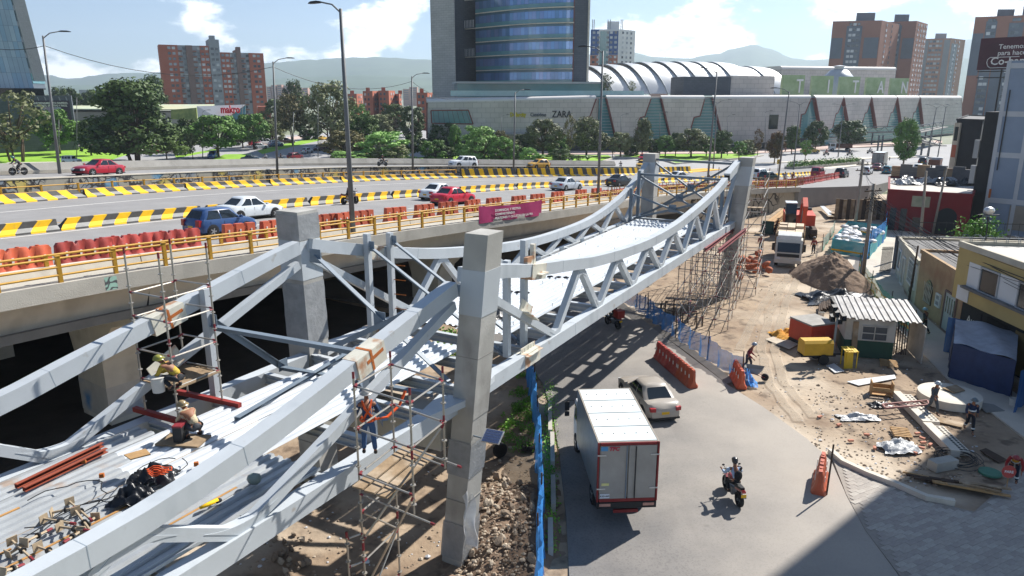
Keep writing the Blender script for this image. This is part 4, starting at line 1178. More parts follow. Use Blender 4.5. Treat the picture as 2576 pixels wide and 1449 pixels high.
def car(kind,color,mtx,label,cat='car',group=None,name=None):
 key=(kind,color)
 if key not in CARS: CARS[key]=car_meshes(kind,color)
 t=thing(name or {'suv': 'sport_utility_car','hatch': 'hatchback_car','sedan': 'sedan_car','wagon': 'estate_car','van': 'van','pickup': 'pickup_truck','jeep': 'jeep'}[kind],label,cat,mtx=mtx,group=group)
 for n_,me,loc in CARS[key]:
  if n_=='wheel':
   w=put('wheel',me[0],t,loc);put('rim',me[1],w)
  else: put(n_,me,t)
 return t
def vf(u,v,hit=V1,back=False,zf=zdeck,Lf=L0,turn=0.):
 p=hit(u,v);a=al_(p.x,p.y)
 d=xy_(a +1,Lf(a +1)) -xy_(a,Lf(a));d.normalize()
 q=p +Vector((d.x,d.y,0));q.z=zf(q.x,q.y)
 f_=q -p
 if turn: f_.rotate(Matrix.Rotation(turn,3,'Z'))
 return frame(p +Vector((0,0,.005)),f_*(-1 if back else 1))
def gf(u,v,deg,z=.04):
 """on the ground, heading in degrees clockwise from straight ahead"""
 return frame(G(u,v,z),(math.sin(R(deg)),math.cos(R(deg)),0))
car('hatch','#2c4a78',vf(556,588),'dark blue three-door hatchback passing the plastic barriers on the viaduct')
car('sedan','#d4dadd',vf(628,549),'white sedan with black alloy wheels beside the blue hatchback')
car('sedan','#dfe3e5',vf(1108,501),'white sedan half hidden by the bright red sedan')
car('sedan','#c01c33',vf(1140,513),'bright red sedan passing the orange saddle barriers')
car('sedan','#b9c1c8',vf(1425,478),'silver sedan alone on the viaduct lane beyond the magenta banner')
car('sedan','#17191d',vf(1560,468),'black sedan with lit red tail lamps by the far truss')
car('sedan','#c7cdd2',vf(1708,456),'silver sedan seen through the far bridge bracing')
car('suv','#d9dde0',vf(1912,450),'white sport utility car beyond the leaning pylon')
car('hatch','#1e3c38',vf(1932,455),'dark green hatchback just behind the white sport utility car')
car('van','#a01c2a',vf(2056,447),'red van on the highway ramp behind the wooden stakes')
car('suv','#1b1f25',vf(2116,446),'black sport utility car following the red van')
car('hatch','#d8dbdd',vf(2180,438),'white hatchback ahead of the black sport utility car')
car('hatch','#1f7286',vf(2232,436),'teal hatchback on the highway ramp')
car('sedan','#6e2436',vf(2207,428),'maroon sedan beside the white box truck')
car('wagon','#dfe2e4',vf(2310,430),'white estate car near the end of the red barriers')
car('suv','#23292f',vf(2322,414),'charcoal sport utility car beyond the white estate car')
car('sedan','#a3162b',vf(250,441,V2,True,zupper,L3),'dark red sedan with its window down on the upper carriageway')
car('suv','#e1e4e6',vf(1165,421,V2,True,zupper,L3),'white sport utility car with roof rails above the striped wall')
car('hatch','#d6a640',vf(1354,424,V2,True,zupper,L3),'small yellow taxi hatchback on the upper carriageway','taxi')
car('sedan','#23272c',gf(1513,421,-62),'black car on the curved ramp beside the lawn')
car('hatch','#d9a93a',gf(1614,421,205),'yellow taxi leaving the ramp next to the two motorcyclists','taxi')
car('hatch','#b01f38',gf(1617,403,200),'red hatchback behind the yellow taxi on the ramp')
car('sedan','#a39b90',gf(1628,1018,-12,.035),'champagne grey sedan beside the white box truck on the street')
for i,(k_,c_,u,v,d,lab) in enumerate((
  ('jeep','#dcdfe0',181,412,100,'white jeep behind the graffiti parapet near the lawn'),
  ('hatch','#c02334',407,385,60,'bright red hatchback on the road beyond the big dark tree'),
  ('pickup','#2f62a8',536,397,170,'blue pickup on the avenue by the glossy tree'),
  ('sedan','#2a3a40',631,405,75,'dark green sedan low behind the parapet near the avenue'),
  ('suv','#6e2029',743,401,20,'dark red sport utility car on the avenue'),
  ('hatch','#dcdfe1',773,385,15,'white hatchback driving down the avenue'),
  ('suv','#4a1a20',803,379,190,'maroon sport utility car by the shrubs on the avenue'),
  ('sedan','#7a232b',822,373,190,'dull red sedan queueing behind the maroon car'),
  ('hatch','#b8273a',642,366,40,'red hatchback in the side road by the trees'),
  ('suv','#dfe1e2',654,374,50,'white sport utility car in the side road'),
  ('van','#d8dadb',667,364,45,'white van parked by the pavement'),
  ('suv','#dfe1e2',695,366,45,'white car beside the grass median'),
  ('sedan','#3e5a78',694,369,45,'steel blue sedan beside the grass median'),
  ('pickup','#3b2026',722,361,45,'dark pickup by the grass median'),
  ('sedan','#d5d8da',718,356,45,'white sedan ahead of the dark pickup'),
  ('sedan','#ccd0d3',838,350,15,'silver sedan far along the avenue'),
  ('hatch','#d9dcde',860,345,15,'white hatchback far along the avenue'),
  ('sedan','#c9a13c',812,352,15,'yellow taxi far along the avenue'),
  ('sedan','#dadcdd',462,356,80,'white sedan parked under the trees by the supermarket'),
  ('hatch','#c8cccf',500,358,80,'grey hatchback parked under the trees by the supermarket'),
  ('sedan','#d6d9db',105,372,90,'white sedan parked behind the left lawn'),
  ('wagon','#c8a43a',2040,384,80,'yellow taxi on the far highway lane'),
  )):
 car(k_,c_,gf(u,v,d,.05),lab,'taxi' if 'taxi' in lab else 'car')
def box_truck(mtx,label,L=6.6,W=2.18,near=True):
 t=thing('box_truck',label,'truck',mtx=mtx)
 lo=lambda n_,mb,m,sm=False: obj(n_,mb,m,t,sm,local=True)
 Mw=mat('truck_roof_white','#cdd6d8',.45,var=.07,scale=1.2);Ms=mat('truck_side_alu','#9c9b94',.35,metal=.5,var=.2,scale=2.5)
 Md=mat('truck_door_grey','#9b968e',.55,var=.12,scale=1.2);add_layer(Md,'#7f786e',.9,.56,.74,.6,stretch=(1,1,.4))
 Mr=mat('truck_red','#7f2426',.5,var=.12,scale=3)
 x0,x1=-L/2,L/2 -1.75;zb,zt=1.0,3.25;h=W/2
 mb=MB();mb.box(x0 +.05,x1,-h,h,zb,zt);lo('cargo_box',mb,Ms)
 for i in range(4):
  a=x0 +.1 +(x1 -x0 -.1)*i/4;b=x0 +.1 +(x1 -x0 -.1)*(i +1)/4
  mb=MB();mb.box(a +.03,b -.03,-h +.06,h -.06,zt +.001,zt +.02);p=lo('roof_panel',mb,Mw)
  mb=MB()
  for k in range(5): mb.lathe([(.025,zt +.02),(.025,zt +.032)],6,((a +b)/2,-h*.75 +k*h*.375,0))
  sub('rivet',mb,M_trim,p)
 mb=MB()
 for y in (-h +.03,h -.03): mb.box(x0,x1,y -.03,y +.03,zt +.001,zt +.03)
 for x in (x0 +.04,x1 -.03): mb.box(x -.03,x +.03,-h +.06,h -.06,zt +.001,zt +.028)
 lo('roof_rail',mb,mat('truck_rail','#8d867c',.6,var=.15,scale=3))
 for s in (-1,1):
  mb=MB();mb.box(x0 -.03,x0 +.05,min(s*.02,s*(h -.09)),max(s*.02,s*(h -.09)),zb +.1,zt -.1);d=lo('rear_door',mb,Md)
  for z in (zb +.5,zt -.45):
   mb=MB();mb.box(x0 -.055,x0 -.031,min(s*(h -.3),s*(h +.01)),max(s*(h -.3),s*(h +.01)),z -.025,z +.025);sub('hinge',mb,M_al,d)
  mb=MB();mb.tube((x0 -.06,s*.16 -.1,zb +.12),(x0 -.06,s*.16 -.1,zt -.12),.02,6);sub('locking_bar',mb,M_trim if s < 0 else M_steel2,d)
 mb=MB()
 for s in (-1,1): mb.box(x0 -.04,x0 +.06,s*(h -.03) -.03,s*(h -.03) +.03,zb -.02,zt +.02)
 mb.box(x0 -.04,x0 +.06,-h +.09,h -.09,zb -.02,zb +.1);mb.box(x0 -.04,x0 +.06,-h +.09,h -.09,zt -.08,zt +.02);lo('door_frame',mb,Mr)
 mb=MB();mb.box(x0 -.05,x0 +.15,-h +.02,h -.02,.72,.96);lo('rear_bumper',mb,M_trim)
 for s in (-1,1):
  mb=MB();mb.box(x0 -.075,x0 -.045,s*h*.72 -.2,s*h*.72 +.2,.82,.92);lo('tail_light',mb,mat('truck_tail','#b98a7a',.4,var=.15,scale=8))
 mb=MB();mb.box(x0 +.05,x0 +.13,-.45,.45,.48,.60);lo('tow_step',mb,Mr)
 mb=MB();mb.box(x0 +.2,L/2 -1.0,-.45,.45,.55,.98);lo('chassis',mb,M_trim)
 xc0,xc1=x1 +.08,L/2;hw=h*.9
 mb=MB();mb.loft([[(xc0,-hw,z),(xc1 -f,-hw*.97,z),(xc1 -f +.08,-hw*.7,z),(xc1 -f +.08,hw*.7,z),(xc1 -f,hw*.97,z),(xc0,hw,z)] for z,f in ((.5,.05),(1.2,.0),(1.35,.05),(2.2,.32),(2.35,.55))]);lo('cab',mb,mat('cab_white','#d0d2d2',.35,var=.05),40)
 mb=MB();mb.loft([[(xc1 -f +.09,-hw*.82,z),(xc1 -f +.09,hw*.82,z),(xc1 -f +.06,hw*.82,z),(xc1 -f +.06,-hw*.82,z)] for z,f in ((1.38,.05),(2.15,.30))]);lo('windscreen',mb,M_glass)
 for s in (-1,1):
  mb=MB();mb.box(xc0 +.35,xc1 -.45,s*hw*.99 -.01,s*hw*.99 +.015,1.4,2.05);lo('side_window',mb,M_glass)
  mb=MB();mb.tube((xc1 -.2,s*hw,2.1),(xc1 -.05,s*(h +.18),2.05),.02,5);mb.tube((xc1 -.05,s*(h +.18),2.05),(xc1 -.05,s*(h +.18),1.3),.02,5);mb.box(xc1 -.12,xc1 -.04,s*(h +.18) -.1,s*(h +.18) +.1,1.6,2.0);mb.box(xc1 -.12,xc1 -.04,s*(h +.18) -.1,s*(h +.18) +.1,1.34,1.54);lo('mirror',mb,M_trim)
 if .42 not in WH: WH[.42]=wheel_meshes(.42,.26)
 for x in (x0 +1.5,xc1 -.85):
  for s in (-1,1):
   w=put('wheel',WH[.42][0],t,(x,s*(h -.22),.42));put('rim',WH[.42][1],w)
 return t
tm=gf(1530,1205,-3.5,.035)
bt=box_truck(tm,'white box truck with red framed rear doors on the street below the bridge')
o=tm @ Vector((-3.36,.92,3.0));xd=tm.to_3x3() @ Vector((0,-1,0))
letter('logo_lettering','TFC',.2,mat('logo_red','#b03246',.5,var=0),tm @ Vector((-3.345,.70,2.98)),xd,(0,0,1),bt,.012,.003,.2,'LEFT')
mb=MB();q=[tm @ Vector((-3.34,y,z)) for y,z in ((.98,2.97),(.74,2.97),(.74,3.13),(.98,3.13))];mb.extr(q,tm.to_3x3() @ Vector((-.005,0,0)));obj('logo_block',mb,mat('logo_blue','#4c8fbf',.5,var=0),bt)
mb=MB();q=[tm @ Vector((-3.34,y,z)) for y,z in ((.97,1.14),(.63,1.14),(.63,1.30),(.97,1.30))];mb.extr(q,tm.to_3x3() @ Vector((-.01,0,0)));obj('number_plate',mb,M_platew,bt)
letter('plate_lettering','KSD-849',.09,M_trim,tm @ Vector((-3.352,.80,1.185)),xd,(0,0,1),bt,.002,.001)
mb=MB();q=[tm @ Vector((-3.34,y,z)) for y,z in ((.93,1.62),(.66,1.62),(.66,1.72),(.93,1.72))];mb.extr(q,tm.to_3x3() @ Vector((-.004,0,0)));obj('sticker',mb,mat('sticker_pale','#d9d38f',.5,var=.1,scale=9),bt)
box_truck(vf(2212,421),'white box truck on the highway beside the maroon sedan',6.4,2.3)
def cab_truck(mtx,label):
 t=thing('flatbed_truck',label,'truck',mtx=mtx);lo=lambda n_,mb,m,sm=False: obj(n_,mb,m,t,sm,local=True)
 mb=MB();mb.box(1.3,2.9,-1,1,.5,2.2);lo('cab',mb,mat('cab_white','#d0d2d2',.35))
 mb=MB();mb.box(2.9,2.93,-.85,.85,1.3,2.05);mb.box(1.6,2.7,-1.02,1.02,1.35,2.0);lo('cab_window',mb,M_glass)
 mb=MB();mb.box(-3,1.2,-1.05,1.05,.9,1.05)
 for y in (-1.05,1.0): mb.box(-3,1.2,y,y +.06,1.05,2.0)
 mb.box(-3,-2.94,-1.0,1.0,1.05,2.0);lo('load_bed',mb,mat('bed_brown','#5e3a2c',.8,var=.2,scale=2))
 for x in (-2,2.1):
  for s in (-1,1): w=put('wheel',WH[.42][0],t,(x,s*.9,.42));put('rim',WH[.42][1],w)
cab_truck(gf(2112,380,-80,.05),'small white truck with a brown load bed on the far highway lane')
cab_truck(vf(2352,424),'old red flatbed truck next to the charcoal sport utility car')
# ============================================================ PEOPLE AND TWO-WHEELERS
M_skin=mat('skin','#8f6248',.6,var=.08,scale=6)
def skin_mesh(name,verts,edges,m,parent,root=0,lvl=1):
 me=bpy.data.meshes.new(name);me.from_pydata([v[0] for v in verts],edges,[]);me.materials.append(m)
 o=bpy.data.objects.new(name,me);COL.objects.link(o);o.parent=parent
 md=o.modifiers.new('skin','SKIN');md.use_smooth_shade=True;md.branch_smoothing=.6
 sv=me.skin_vertices[0].data
 for i,v in enumerate(verts):
  r=v[1];sv[i].radius=r if isinstance(r,tuple) else (r,r)
  sv[i].use_root=(i==root)
 sd=o.modifiers.new('smooth','SUBSURF');sd.levels=lvl;sd.render_levels=lvl
 return o
POSES={
 'stand': dict(pel=(0,0,.95),che=(.0,0,1.30),nek=(.01,0,1.46),hed=(.03,0,1.62),el=((-.03,.27,1.12),(-.03,-.27,1.12)),ha=((.06,.29,.87),(.06,-.29,.87)),kn=((.03,.10,.50),(.0,-.11,.50)),an=((.0,.11,.09),(-.03,-.13,.09))),
 'walk': dict(pel=(0,0,.94),che=(.03,0,1.29),nek=(.05,0,1.45),hed=(.09,0,1.60),el=((-.14,.26,1.12),(.10,-.26,1.12)),ha=((-.05,.27,.88),(.27,-.24,.94)),kn=((.17,.09,.52),(-.07,-.09,.51)),an=((.22,.10,.09),(-.36,-.10,.16))),
 'ride': dict(pel=(-.25,0,.85),che=(-.07,0,1.20),nek=(-.02,0,1.36),hed=(.03,0,1.52),el=((.12,.33,1.03),(.12,-.33,1.03)),ha=((.40,.34,1.05),(.40,-.34,1.05)),kn=((.16,.20,.68),(.16,-.20,.68)),an=((-.06,.18,.34),(-.06,-.18,.34))),
 'cycle': dict(pel=(-.22,0,.98),che=(.12,0,1.24),nek=(.26,0,1.36),hed=(.36,0,1.48),el=((.33,.24,1.05),(.33,-.24,1.05)),ha=((.52,.22,.98),(.52,-.22,.98)),kn=((.20,.10,.78),(.08,-.10,.56)),an=((-.02,.10,.50),(-.06,-.10,.18))),
 'crouch': dict(pel=(-.1,0,.38),che=(.22,0,.66),nek=(.34,0,.76),hed=(.45,0,.84),el=((.40,.24,.48),(.40,-.24,.48)),ha=((.62,.10,.36),(.62,-.10,.36)),kn=((.32,.22,.42),(.32,-.22,.42)),an=((.02,.18,.08),(.02,-.18,.08))),
 'lean': dict(pel=(-.02,0,.95),che=(.12,0,1.27),nek=(.22,0,1.41),hed=(.30,0,1.53),el=((.14,.30,1.08),(.22,-.28,1.08)),ha=((.38,.26,.98),(.42,-.18,1.0)),kn=((.08,.11,.52),(-.02,-.12,.50)),an=((.0,.14,.09),(-.1,-.15,.09))),
 'push': dict(pel=(-.05,0,.93),che=(.10,0,1.26),nek=(.17,0,1.41),hed=(.24,0,1.56),el=((.04,.30,1.04),(.04,-.30,1.04)),ha=((.32,.30,.82),(.32,-.30,.82)),kn=((.16,.10,.50),(-.06,-.10,.50)),an=((.14,.11,.09),(-.32,-.11,.13))),
 'bend': dict(pel=(-.18,0,.86),che=(.12,0,1.08),nek=(.24,0,1.16),hed=(.36,0,1.22),el=((.22,.28,.84),(.24,-.28,.84)),ha=((.34,.26,.60),(.36,-.26,.60)),kn=((.10,.12,.48),(-.10,-.14,.46)),an=((.10,.15,.09),(-.35,-.18,.11))),
}
def person(mtx,label,pose,top,legs,hat=None,skin=M_skin,group=None,vest=None,boots='#2a2622',stripes=False,hair='#221a16'):
 t=thing('person',label,'person',mtx=mtx,group=group)
 P={k: (tuple(Vector(q) for q in v) if isinstance(v[0],tuple) else Vector(v)) for k,v in POSES[pose].items()}
 pel,che,nek,hed=P['pel'],P['che'],P['nek'],P['hed']
 up=(nek -pel).normalized()
 sh=[che +up*.09 +Vector((0,s*.185,0)) for s in (1,-1)]
 hp=[pel +Vector((0,s*.095,-.03)) for s in (1,-1)]
 V=[(pel,.13),(pel.lerp(che,.5),.12),(che,(.15,.12)),(nek,.06),(hed -(hed -nek)*.25,.082),(hed +(hed -nek)*.42,.075)]
 E=[(0,1),(1,2),(2,3),(3,4),(4,5)]
 V.append((hed +Vector((.085,0,-.01)),.028));E.append((4,len(V) -1))      # nose
 for i,s in enumerate((1,-1)):
  b=len(V);el,ha=P['el'][i],P['ha'][i];d=(ha -el).normalized()
  V+=[(sh[i],.07),(sh[i].lerp(el,.5),.05),(el,.043),(el.lerp(ha,.5),.04),(ha -d*.04,.027),(ha +d*.04,(.038,.022))]
  E+=[(2,b),(b,b +1),(b +1,b +2),(b +2,b +3),(b +3,b +4),(b +4,b +5)]
  sd=d.cross(Vector((0,1,0)));sd=sd.normalized() if sd.length > .1 else Vector((0,0,1))
  fw=d.cross(sd)
  for k in range(4):
   q=len(V);o_=sd*(-.027 +.018*k);ln=(.055,.065,.068,.05)[k]
   V+=[(ha +d*(.04 +ln*.55) +o_ -fw*.004,.0095),(ha +d*(.04 +ln) +o_ -fw*.022*s,.008)];E+=[(b +5,q),(q,q +1)]
  q=len(V);V+=[(ha +sd*.035 +d*.02,.011),(ha +sd*.05 +d*.05,.009)];E+=[(b +4,q),(q,q +1)]
 for i,s in enumerate((1,-1)):
  b=len(V);kn,an=P['kn'][i],P['an'][i];toe=an +Vector((.17,0,-.05))
  V+=[(hp[i],.095),(hp[i].lerp(kn,.5),.078),(kn,.058),(kn.lerp(an,.4),.054),(an,.04),(toe,.035)]
  E+=[(0,b),(b,b +1),(b +1,b +2),(b +2,b +3),(b +3,b +4),(b +4,b +5)]
 skin_mesh('body',V,E,skin,t)
 Mt=mat('cloth_' +legs.strip('#'),legs,.85,var=.15,scale=6,bump=.3,bscale=20)
 V=[(pel +up*.10,.145),(pel,.148)];E=[(0,1)]
 for i in range(2):
  b=len(V);kn,an=P['kn'][i],P['an'][i]
  V+=[(hp[i] -up*.03,.108),(hp[i].lerp(kn,.5),.092),(kn,.074),(kn.lerp(an,.45),.07),(an +(kn -an).normalized()*.06,.062)]
  E+=[(1,b),(b,b +1),(b +1,b +2),(b +2,b +3),(b +3,b +4)]
 skin_mesh('trousers',V,E,Mt,t)
 Mj=mat('cloth_' +top.strip('#'),top,.85,var=.15,scale=6,bump=.3,bscale=20)
 V=[(pel +up*.02,.158),(pel.lerp(che,.5),.150),(che,(.178,.15)),(nek -up*.03,.078)];E=[(0,1),(1,2),(2,3)]
 for i in range(2):
  b=len(V);el,ha=P['el'][i],P['ha'][i]
  V+=[(sh[i],.088),(sh[i].lerp(el,.5),.068),(el,.060),(el.lerp(ha,.5),.055),(ha -(ha -el).normalized()*.07,.046)]
  E+=[(2,b),(b,b +1),(b +1,b +2),(b +2,b +3),(b +3,b +4)]
 skin_mesh('jacket',V,E,Mj,t)
 if vest:
  V=[(pel.lerp(che,.25),.166),(pel.lerp(che,.6),.162),(che,(.186,.162)),(che +up*.1,(.12,.11))]
  skin_mesh('vest',V,[(0,1),(1,2),(2,3)],mat('vest_' +vest.strip('#'),vest,.8,var=.12,scale=6),t)
 Mb=mat('boot_' +boots.strip('#'),boots,.7,var=.15,scale=8)
 for i in range(2):
  an=P['an'][i];skin_mesh('boot',[(an +Vector((0,0,.07)),.055),(an +Vector((-.01,0,-.02)),.055),(an +Vector((.08,0,-.045)),.045),(an +Vector((.17,0,-.05)),.038)],[(0,1),(1,2),(2,3)],Mb,t)
 if stripes:
  Mr_=mat('reflective_band','#d5d8d4',.4,var=.05)
  for i in range(2):
   kn,an=P['kn'][i],P['an'][i];mb=MB();e=(an -kn).normalized();c=kn.lerp(an,.5);mb.tube(c -e*.03,c +e*.03,.082,10);obj('leg_band',mb,Mr_,t,True,local=True)
  c=pel.lerp(che,.55);mb=MB();mb.path([c -up*.025,c +up*.025],[.172,.172],14);obj('chest_band',mb,Mr_,t,True,local=True)
 ax=(hed -nek).normalized();hc=hed +ax*.05
 if hat:
  Mh=mat('helmet_' +hat.strip('#'),hat,.3,var=.06,scale=5,spec=.6)
  mb=MB();mb.blob(hc +ax*.02,.128,2,.03,2,(1.12,.95,.82))
  if pose not in ('ride','cycle'):
   mb.lathe([(.165,-.012),(.165,.004)],16,hc -ax*.01)
  else: mb.blob(hc -ax*.045,.122,3,.02,2,(1.1,.95,.75))
  obj('helmet',mb,Mh,t,True,local=True)
 else:
  mb=MB();mb.blob(hc +Vector((-.015,0,.015)),.108,4,.1,2,(1.02,.95,.9));obj('hair',mb,mat('hair_' +hair.strip('#'),hair,.7,var=.2,scale=20),t,True,local=True)
 return t
def tread(r,w,n=22):
 return MB().lathe([(r -.09,-w/2),(r -.02,-w/2),(r,-w*.2),(r,w*.2),(r -.02,w/2),(r -.09,w/2),(r -.09,-w/2)],n,ax='y')
M_spoke=mat('spoke_metal','#8b8d90',.4,metal=.6,var=.05)
def wheel2(t,x,r,w):
 a=put('wheel',mesh_of('wheel',tread(r,w),M_tyre,40),t,(x,0,r))
 mb=MB();mb.lathe([(.05,-w*.6),(.05,w*.6)],8,ax='y')
 for k in range(8):
  an=k*math.pi/4;mb.tube((0,0,0),(math.cos(an)*(r -.08),0,math.sin(an)*(r -.08)),.01,4)
 put('spokes',mesh_of('spokes',mb,M_spoke),a)
def motorcycle(mtx,label,color,box=None,group=None):
 t=thing('motorcycle',label,'motorcycle',mtx=mtx,group=group);lo=lambda n_,mb,m,sm=False: obj(n_,mb,m,t,sm,local=True)
 Pm=paint(color);wheel2(t,.65,.30,.12);wheel2(t,-.62,.30,.14)
 mb=MB();mb.path([(.50,0,.86),(.15,0,.72),(-.35,0,.62),(-.62,0,.32)],.04,6);mb.path([(.45,0,.80),(.2,0,.35),(-.25,0,.32),(-.62,0,.32)],.035,6);lo('frame',mb,M_trim)
 mb=MB();mb.obox((-.02,0,.42),(.42,0,0),(0,.28,0),(0,0,.3));mb.lathe([(.09,-.2),(.09,.2)],10,(.05,0,.42),'y');lo('engine',mb,M_spoke)
 mb=MB();mb.blob((.15,0,.82),.21,1,.04,2,(1.25,.75,.62));lo('fuel_tank',mb,Pm,True)
 mb=MB();mb.loft([[(x,-w,z -.05),(x,w,z -.05),(x,w*.8,z +.03),(x,-w*.8,z +.03)] for x,w,z in ((-.02,.09,.79),(-.25,.13,.77),(-.5,.13,.80),(-.85,.08,.87))]);lo('seat',mb,M_trim,40)
 mb=MB();mb.loft([[(x,-w,z -.08),(x,w,z -.08),(x,w,z),(x,-w,z)] for x,w,z in ((-.4,.12,.72),(-.7,.1,.78),(-.95,.05,.84))]);lo('tail',mb,Pm,40)
 for s in (-1,1):
  mb=MB();mb.tube((.65,s*.09,.30),(.48,s*.09,.92),.022,6);lo('fork',mb,M_spoke)
  mb=MB();mb.path([(.36,s*.20,1.05),(.32,s*.30,1.22)],.008,5);mb.blob((.32,s*.32,1.25),.055,1,0,1,(.4,1.2,.8));lo('mirror',mb,M_trim)
 mb=MB();mb.path([(.38,-.36,1.03),(.45,-.18,1.0),(.47,0,.97),(.45,.18,1.0),(.38,.36,1.03)],.018,6);lo('handlebar',mb,M_trim)
 mb=MB();mb.blob((.6,0,.88),.1,1,0,2,(.8,1,1));lo('headlight',mb,M_head,True)
 mb=MB();mb.loft([[(x,-.08,z),(x,.08,z),(x,.08,z +.02),(x,-.08,z +.02)] for x,z in ((.92,.50),(.75,.63),(.5,.60))]);lo('mudguard',mb,Pm)
 mb=MB();mb.box(-.98,-.93,-.07,.07,.74,.81);lo('tail_light',mb,M_tail)
 mb=MB();mb.obox((-.97,0,.62),(.01,0,0),(0,.2,0),(0,0,.13));lo('number_plate',mb,M_plate)
 mb=MB();mb.path([(.1,-.16,.30),(-.3,-.18,.32),(-.75,-.17,.42)],[.035,.04,.05],8);lo('exhaust',mb,M_spoke)
 if box:
  mb=MB();mb.box(-1.0,-.45,-.26,.26,.86,1.36);lo('delivery_box',mb,mat('delivery_box_' +box.strip('#'),box,.6,var=.1,scale=3))
 return t
def biker(mtx,lab_b,lab_p,color,top,legs,hat,box=None):
 motorcycle(mtx,lab_b,color,box);return person(mtx,lab_p,'ride',top,legs,hat,boots='#1c1a19')
m_=gf(1842,1252,-6,.035)
biker(m_,'black and red motorcycle on the sunlit street','motorcyclist in pale blue shirt and black backpack riding on the street','#7a1d22','#9fb4cc','#1b1c20','#2a2a2c')
mb=MB();mb.blob((0,0,0),.2,3,.08,2,(.55,.8,1.15));o=put('backpack',mesh_of('backpack',mb,mat('backpack_black','#17181b',.8,var=.15,scale=6),True));o.matrix_world=m_ @ Matrix.Translation((-.32,0,1.12));o.location=o.matrix_world.to_translation()
o.location=m_ @ Vector((-.36,0,1.13));o.rotation_euler=m_.to_euler();tag(o,'black backpack worn by the motorcyclist in pale blue','backpack')
biker(gf(1541,822,-25,.035),'dark motorcycle carrying a red delivery box below the bridge','motorcyclist in dark clothes with the red delivery box','#1d1d1f','#23262b','#20242c','#1c1c1f','#8f2a22')
biker(vf(880,514),'red and black motorcycle passing the tall lamp post','rider in grey jacket and red helmet on the viaduct','#7c1f1d','#3b4046','#26282c','#8b1d22')
biker(vf(962,418,V2,True,zupper,L3),'black touring motorcycle on the upper carriageway','rider all in black on the upper carriageway','#17181a','#1b1c20','#191a1d','#15161a')
biker(gf(1537,425,195),'motorcycle beside the black car on the ramp','rider in red jacket on the ramp','#3b2426','#8a2b2a','#22252a','#2a1d1d')
biker(gf(1561,425,195),'dark motorcycle riding abreast on the ramp','rider in dark blue on the ramp','#1c1d20','#2b3142','#1f2126','#222228')
biker(gf(2078,391,75),'orange motorcycle on the far highway lane','rider in a red top on the far highway','#7a3a22','#a33a2a','#2c3036','#8c2a20')
biker(gf(2137,391,75),'black motorcycle near the small white truck','rider in black near the small white truck','#1c1d20','#23262c','#22252a','#1f2023')
biker(gf(2188,386,80),'blue motorcycle near the footbridge stairs','rider in a blue jacket near the footbridge stairs','#20304c','#33507e','#22252a','#232830')
biker(gf(668,404,20),'small motorcycle low on the avenue','rider in a white shirt on the avenue','#2a2b2e','#c9cbcc','#33363b','#4b4e52')
biker(gf(707,403,20),'small motorcycle by the lamp post on the avenue','rider in black on the avenue','#2a2b2e','#22242a','#26282c','#26282c')
def bicycle(mtx,label,color):
 t=thing('bicycle',label,'bicycle',mtx=mtx);lo=lambda n_,mb,m,sm=False: obj(n_,mb,m,t,sm,local=True)
 wheel2(t,.55,.34,.035);wheel2(t,-.50,.34,.035);Pm=paint(color)
 mb=MB()
 for p,q in (((.42,0,.85),(-.15,0,.80)),((.42,0,.82),(0,0,.30)),((-.15,0,.82),(0,0,.30)),((0,0,.30),(-.5,0,.34)),((-.15,0,.76),(-.5,0,.34)),((.42,0,.88),(.55,0,.34))): mb.tube(p,q,.02,6)
 lo('frame',mb,Pm)
 mb=MB();mb.path([(.50,-.25,.98),(.46,0,.96),(.50,.25,.98)],.014,6);mb.tube((.42,0,.86),(.46,0,.96),.015);lo('handlebar',mb,M_trim)
 mb=MB();mb.loft([[(x,-w,.90),(x,w,.90),(x,w,.94),(x,-w,.94)] for x,w in ((.02,.03),(-.2,.08),(-.3,.07))]);mb.tube((-.15,0,.8),(-.15,0,.9),.015);lo('saddle',mb,M_trim)
 mb=MB();mb.lathe([(.1,-.02),(.1,.02)],12,(0,0,.30),'y');mb.tube((0,.1,.30),(.1,.1,.18),.012);mb.tube((0,-.1,.30),(-.1,-.1,.42),.012);lo('crank',mb,M_spoke)
m_=vf(48,441,V2,True,zupper,L3)
bicycle(m_,'dark bicycle ridden along the graffiti parapet','#2a3035');person(m_,'cyclist with dark clothes and backpack leaning over the handlebar','cycle','#4a4d52','#1c1d21','#3f6e6a')
m_=gf(1440,421,-70);bicycle(m_,'bicycle on the ramp by the lawn','#3b3d42');person(m_,'cyclist in a pale shirt on the ramp by the lawn','cycle','#b6b3a8','#3b3f46','#8b8e90')
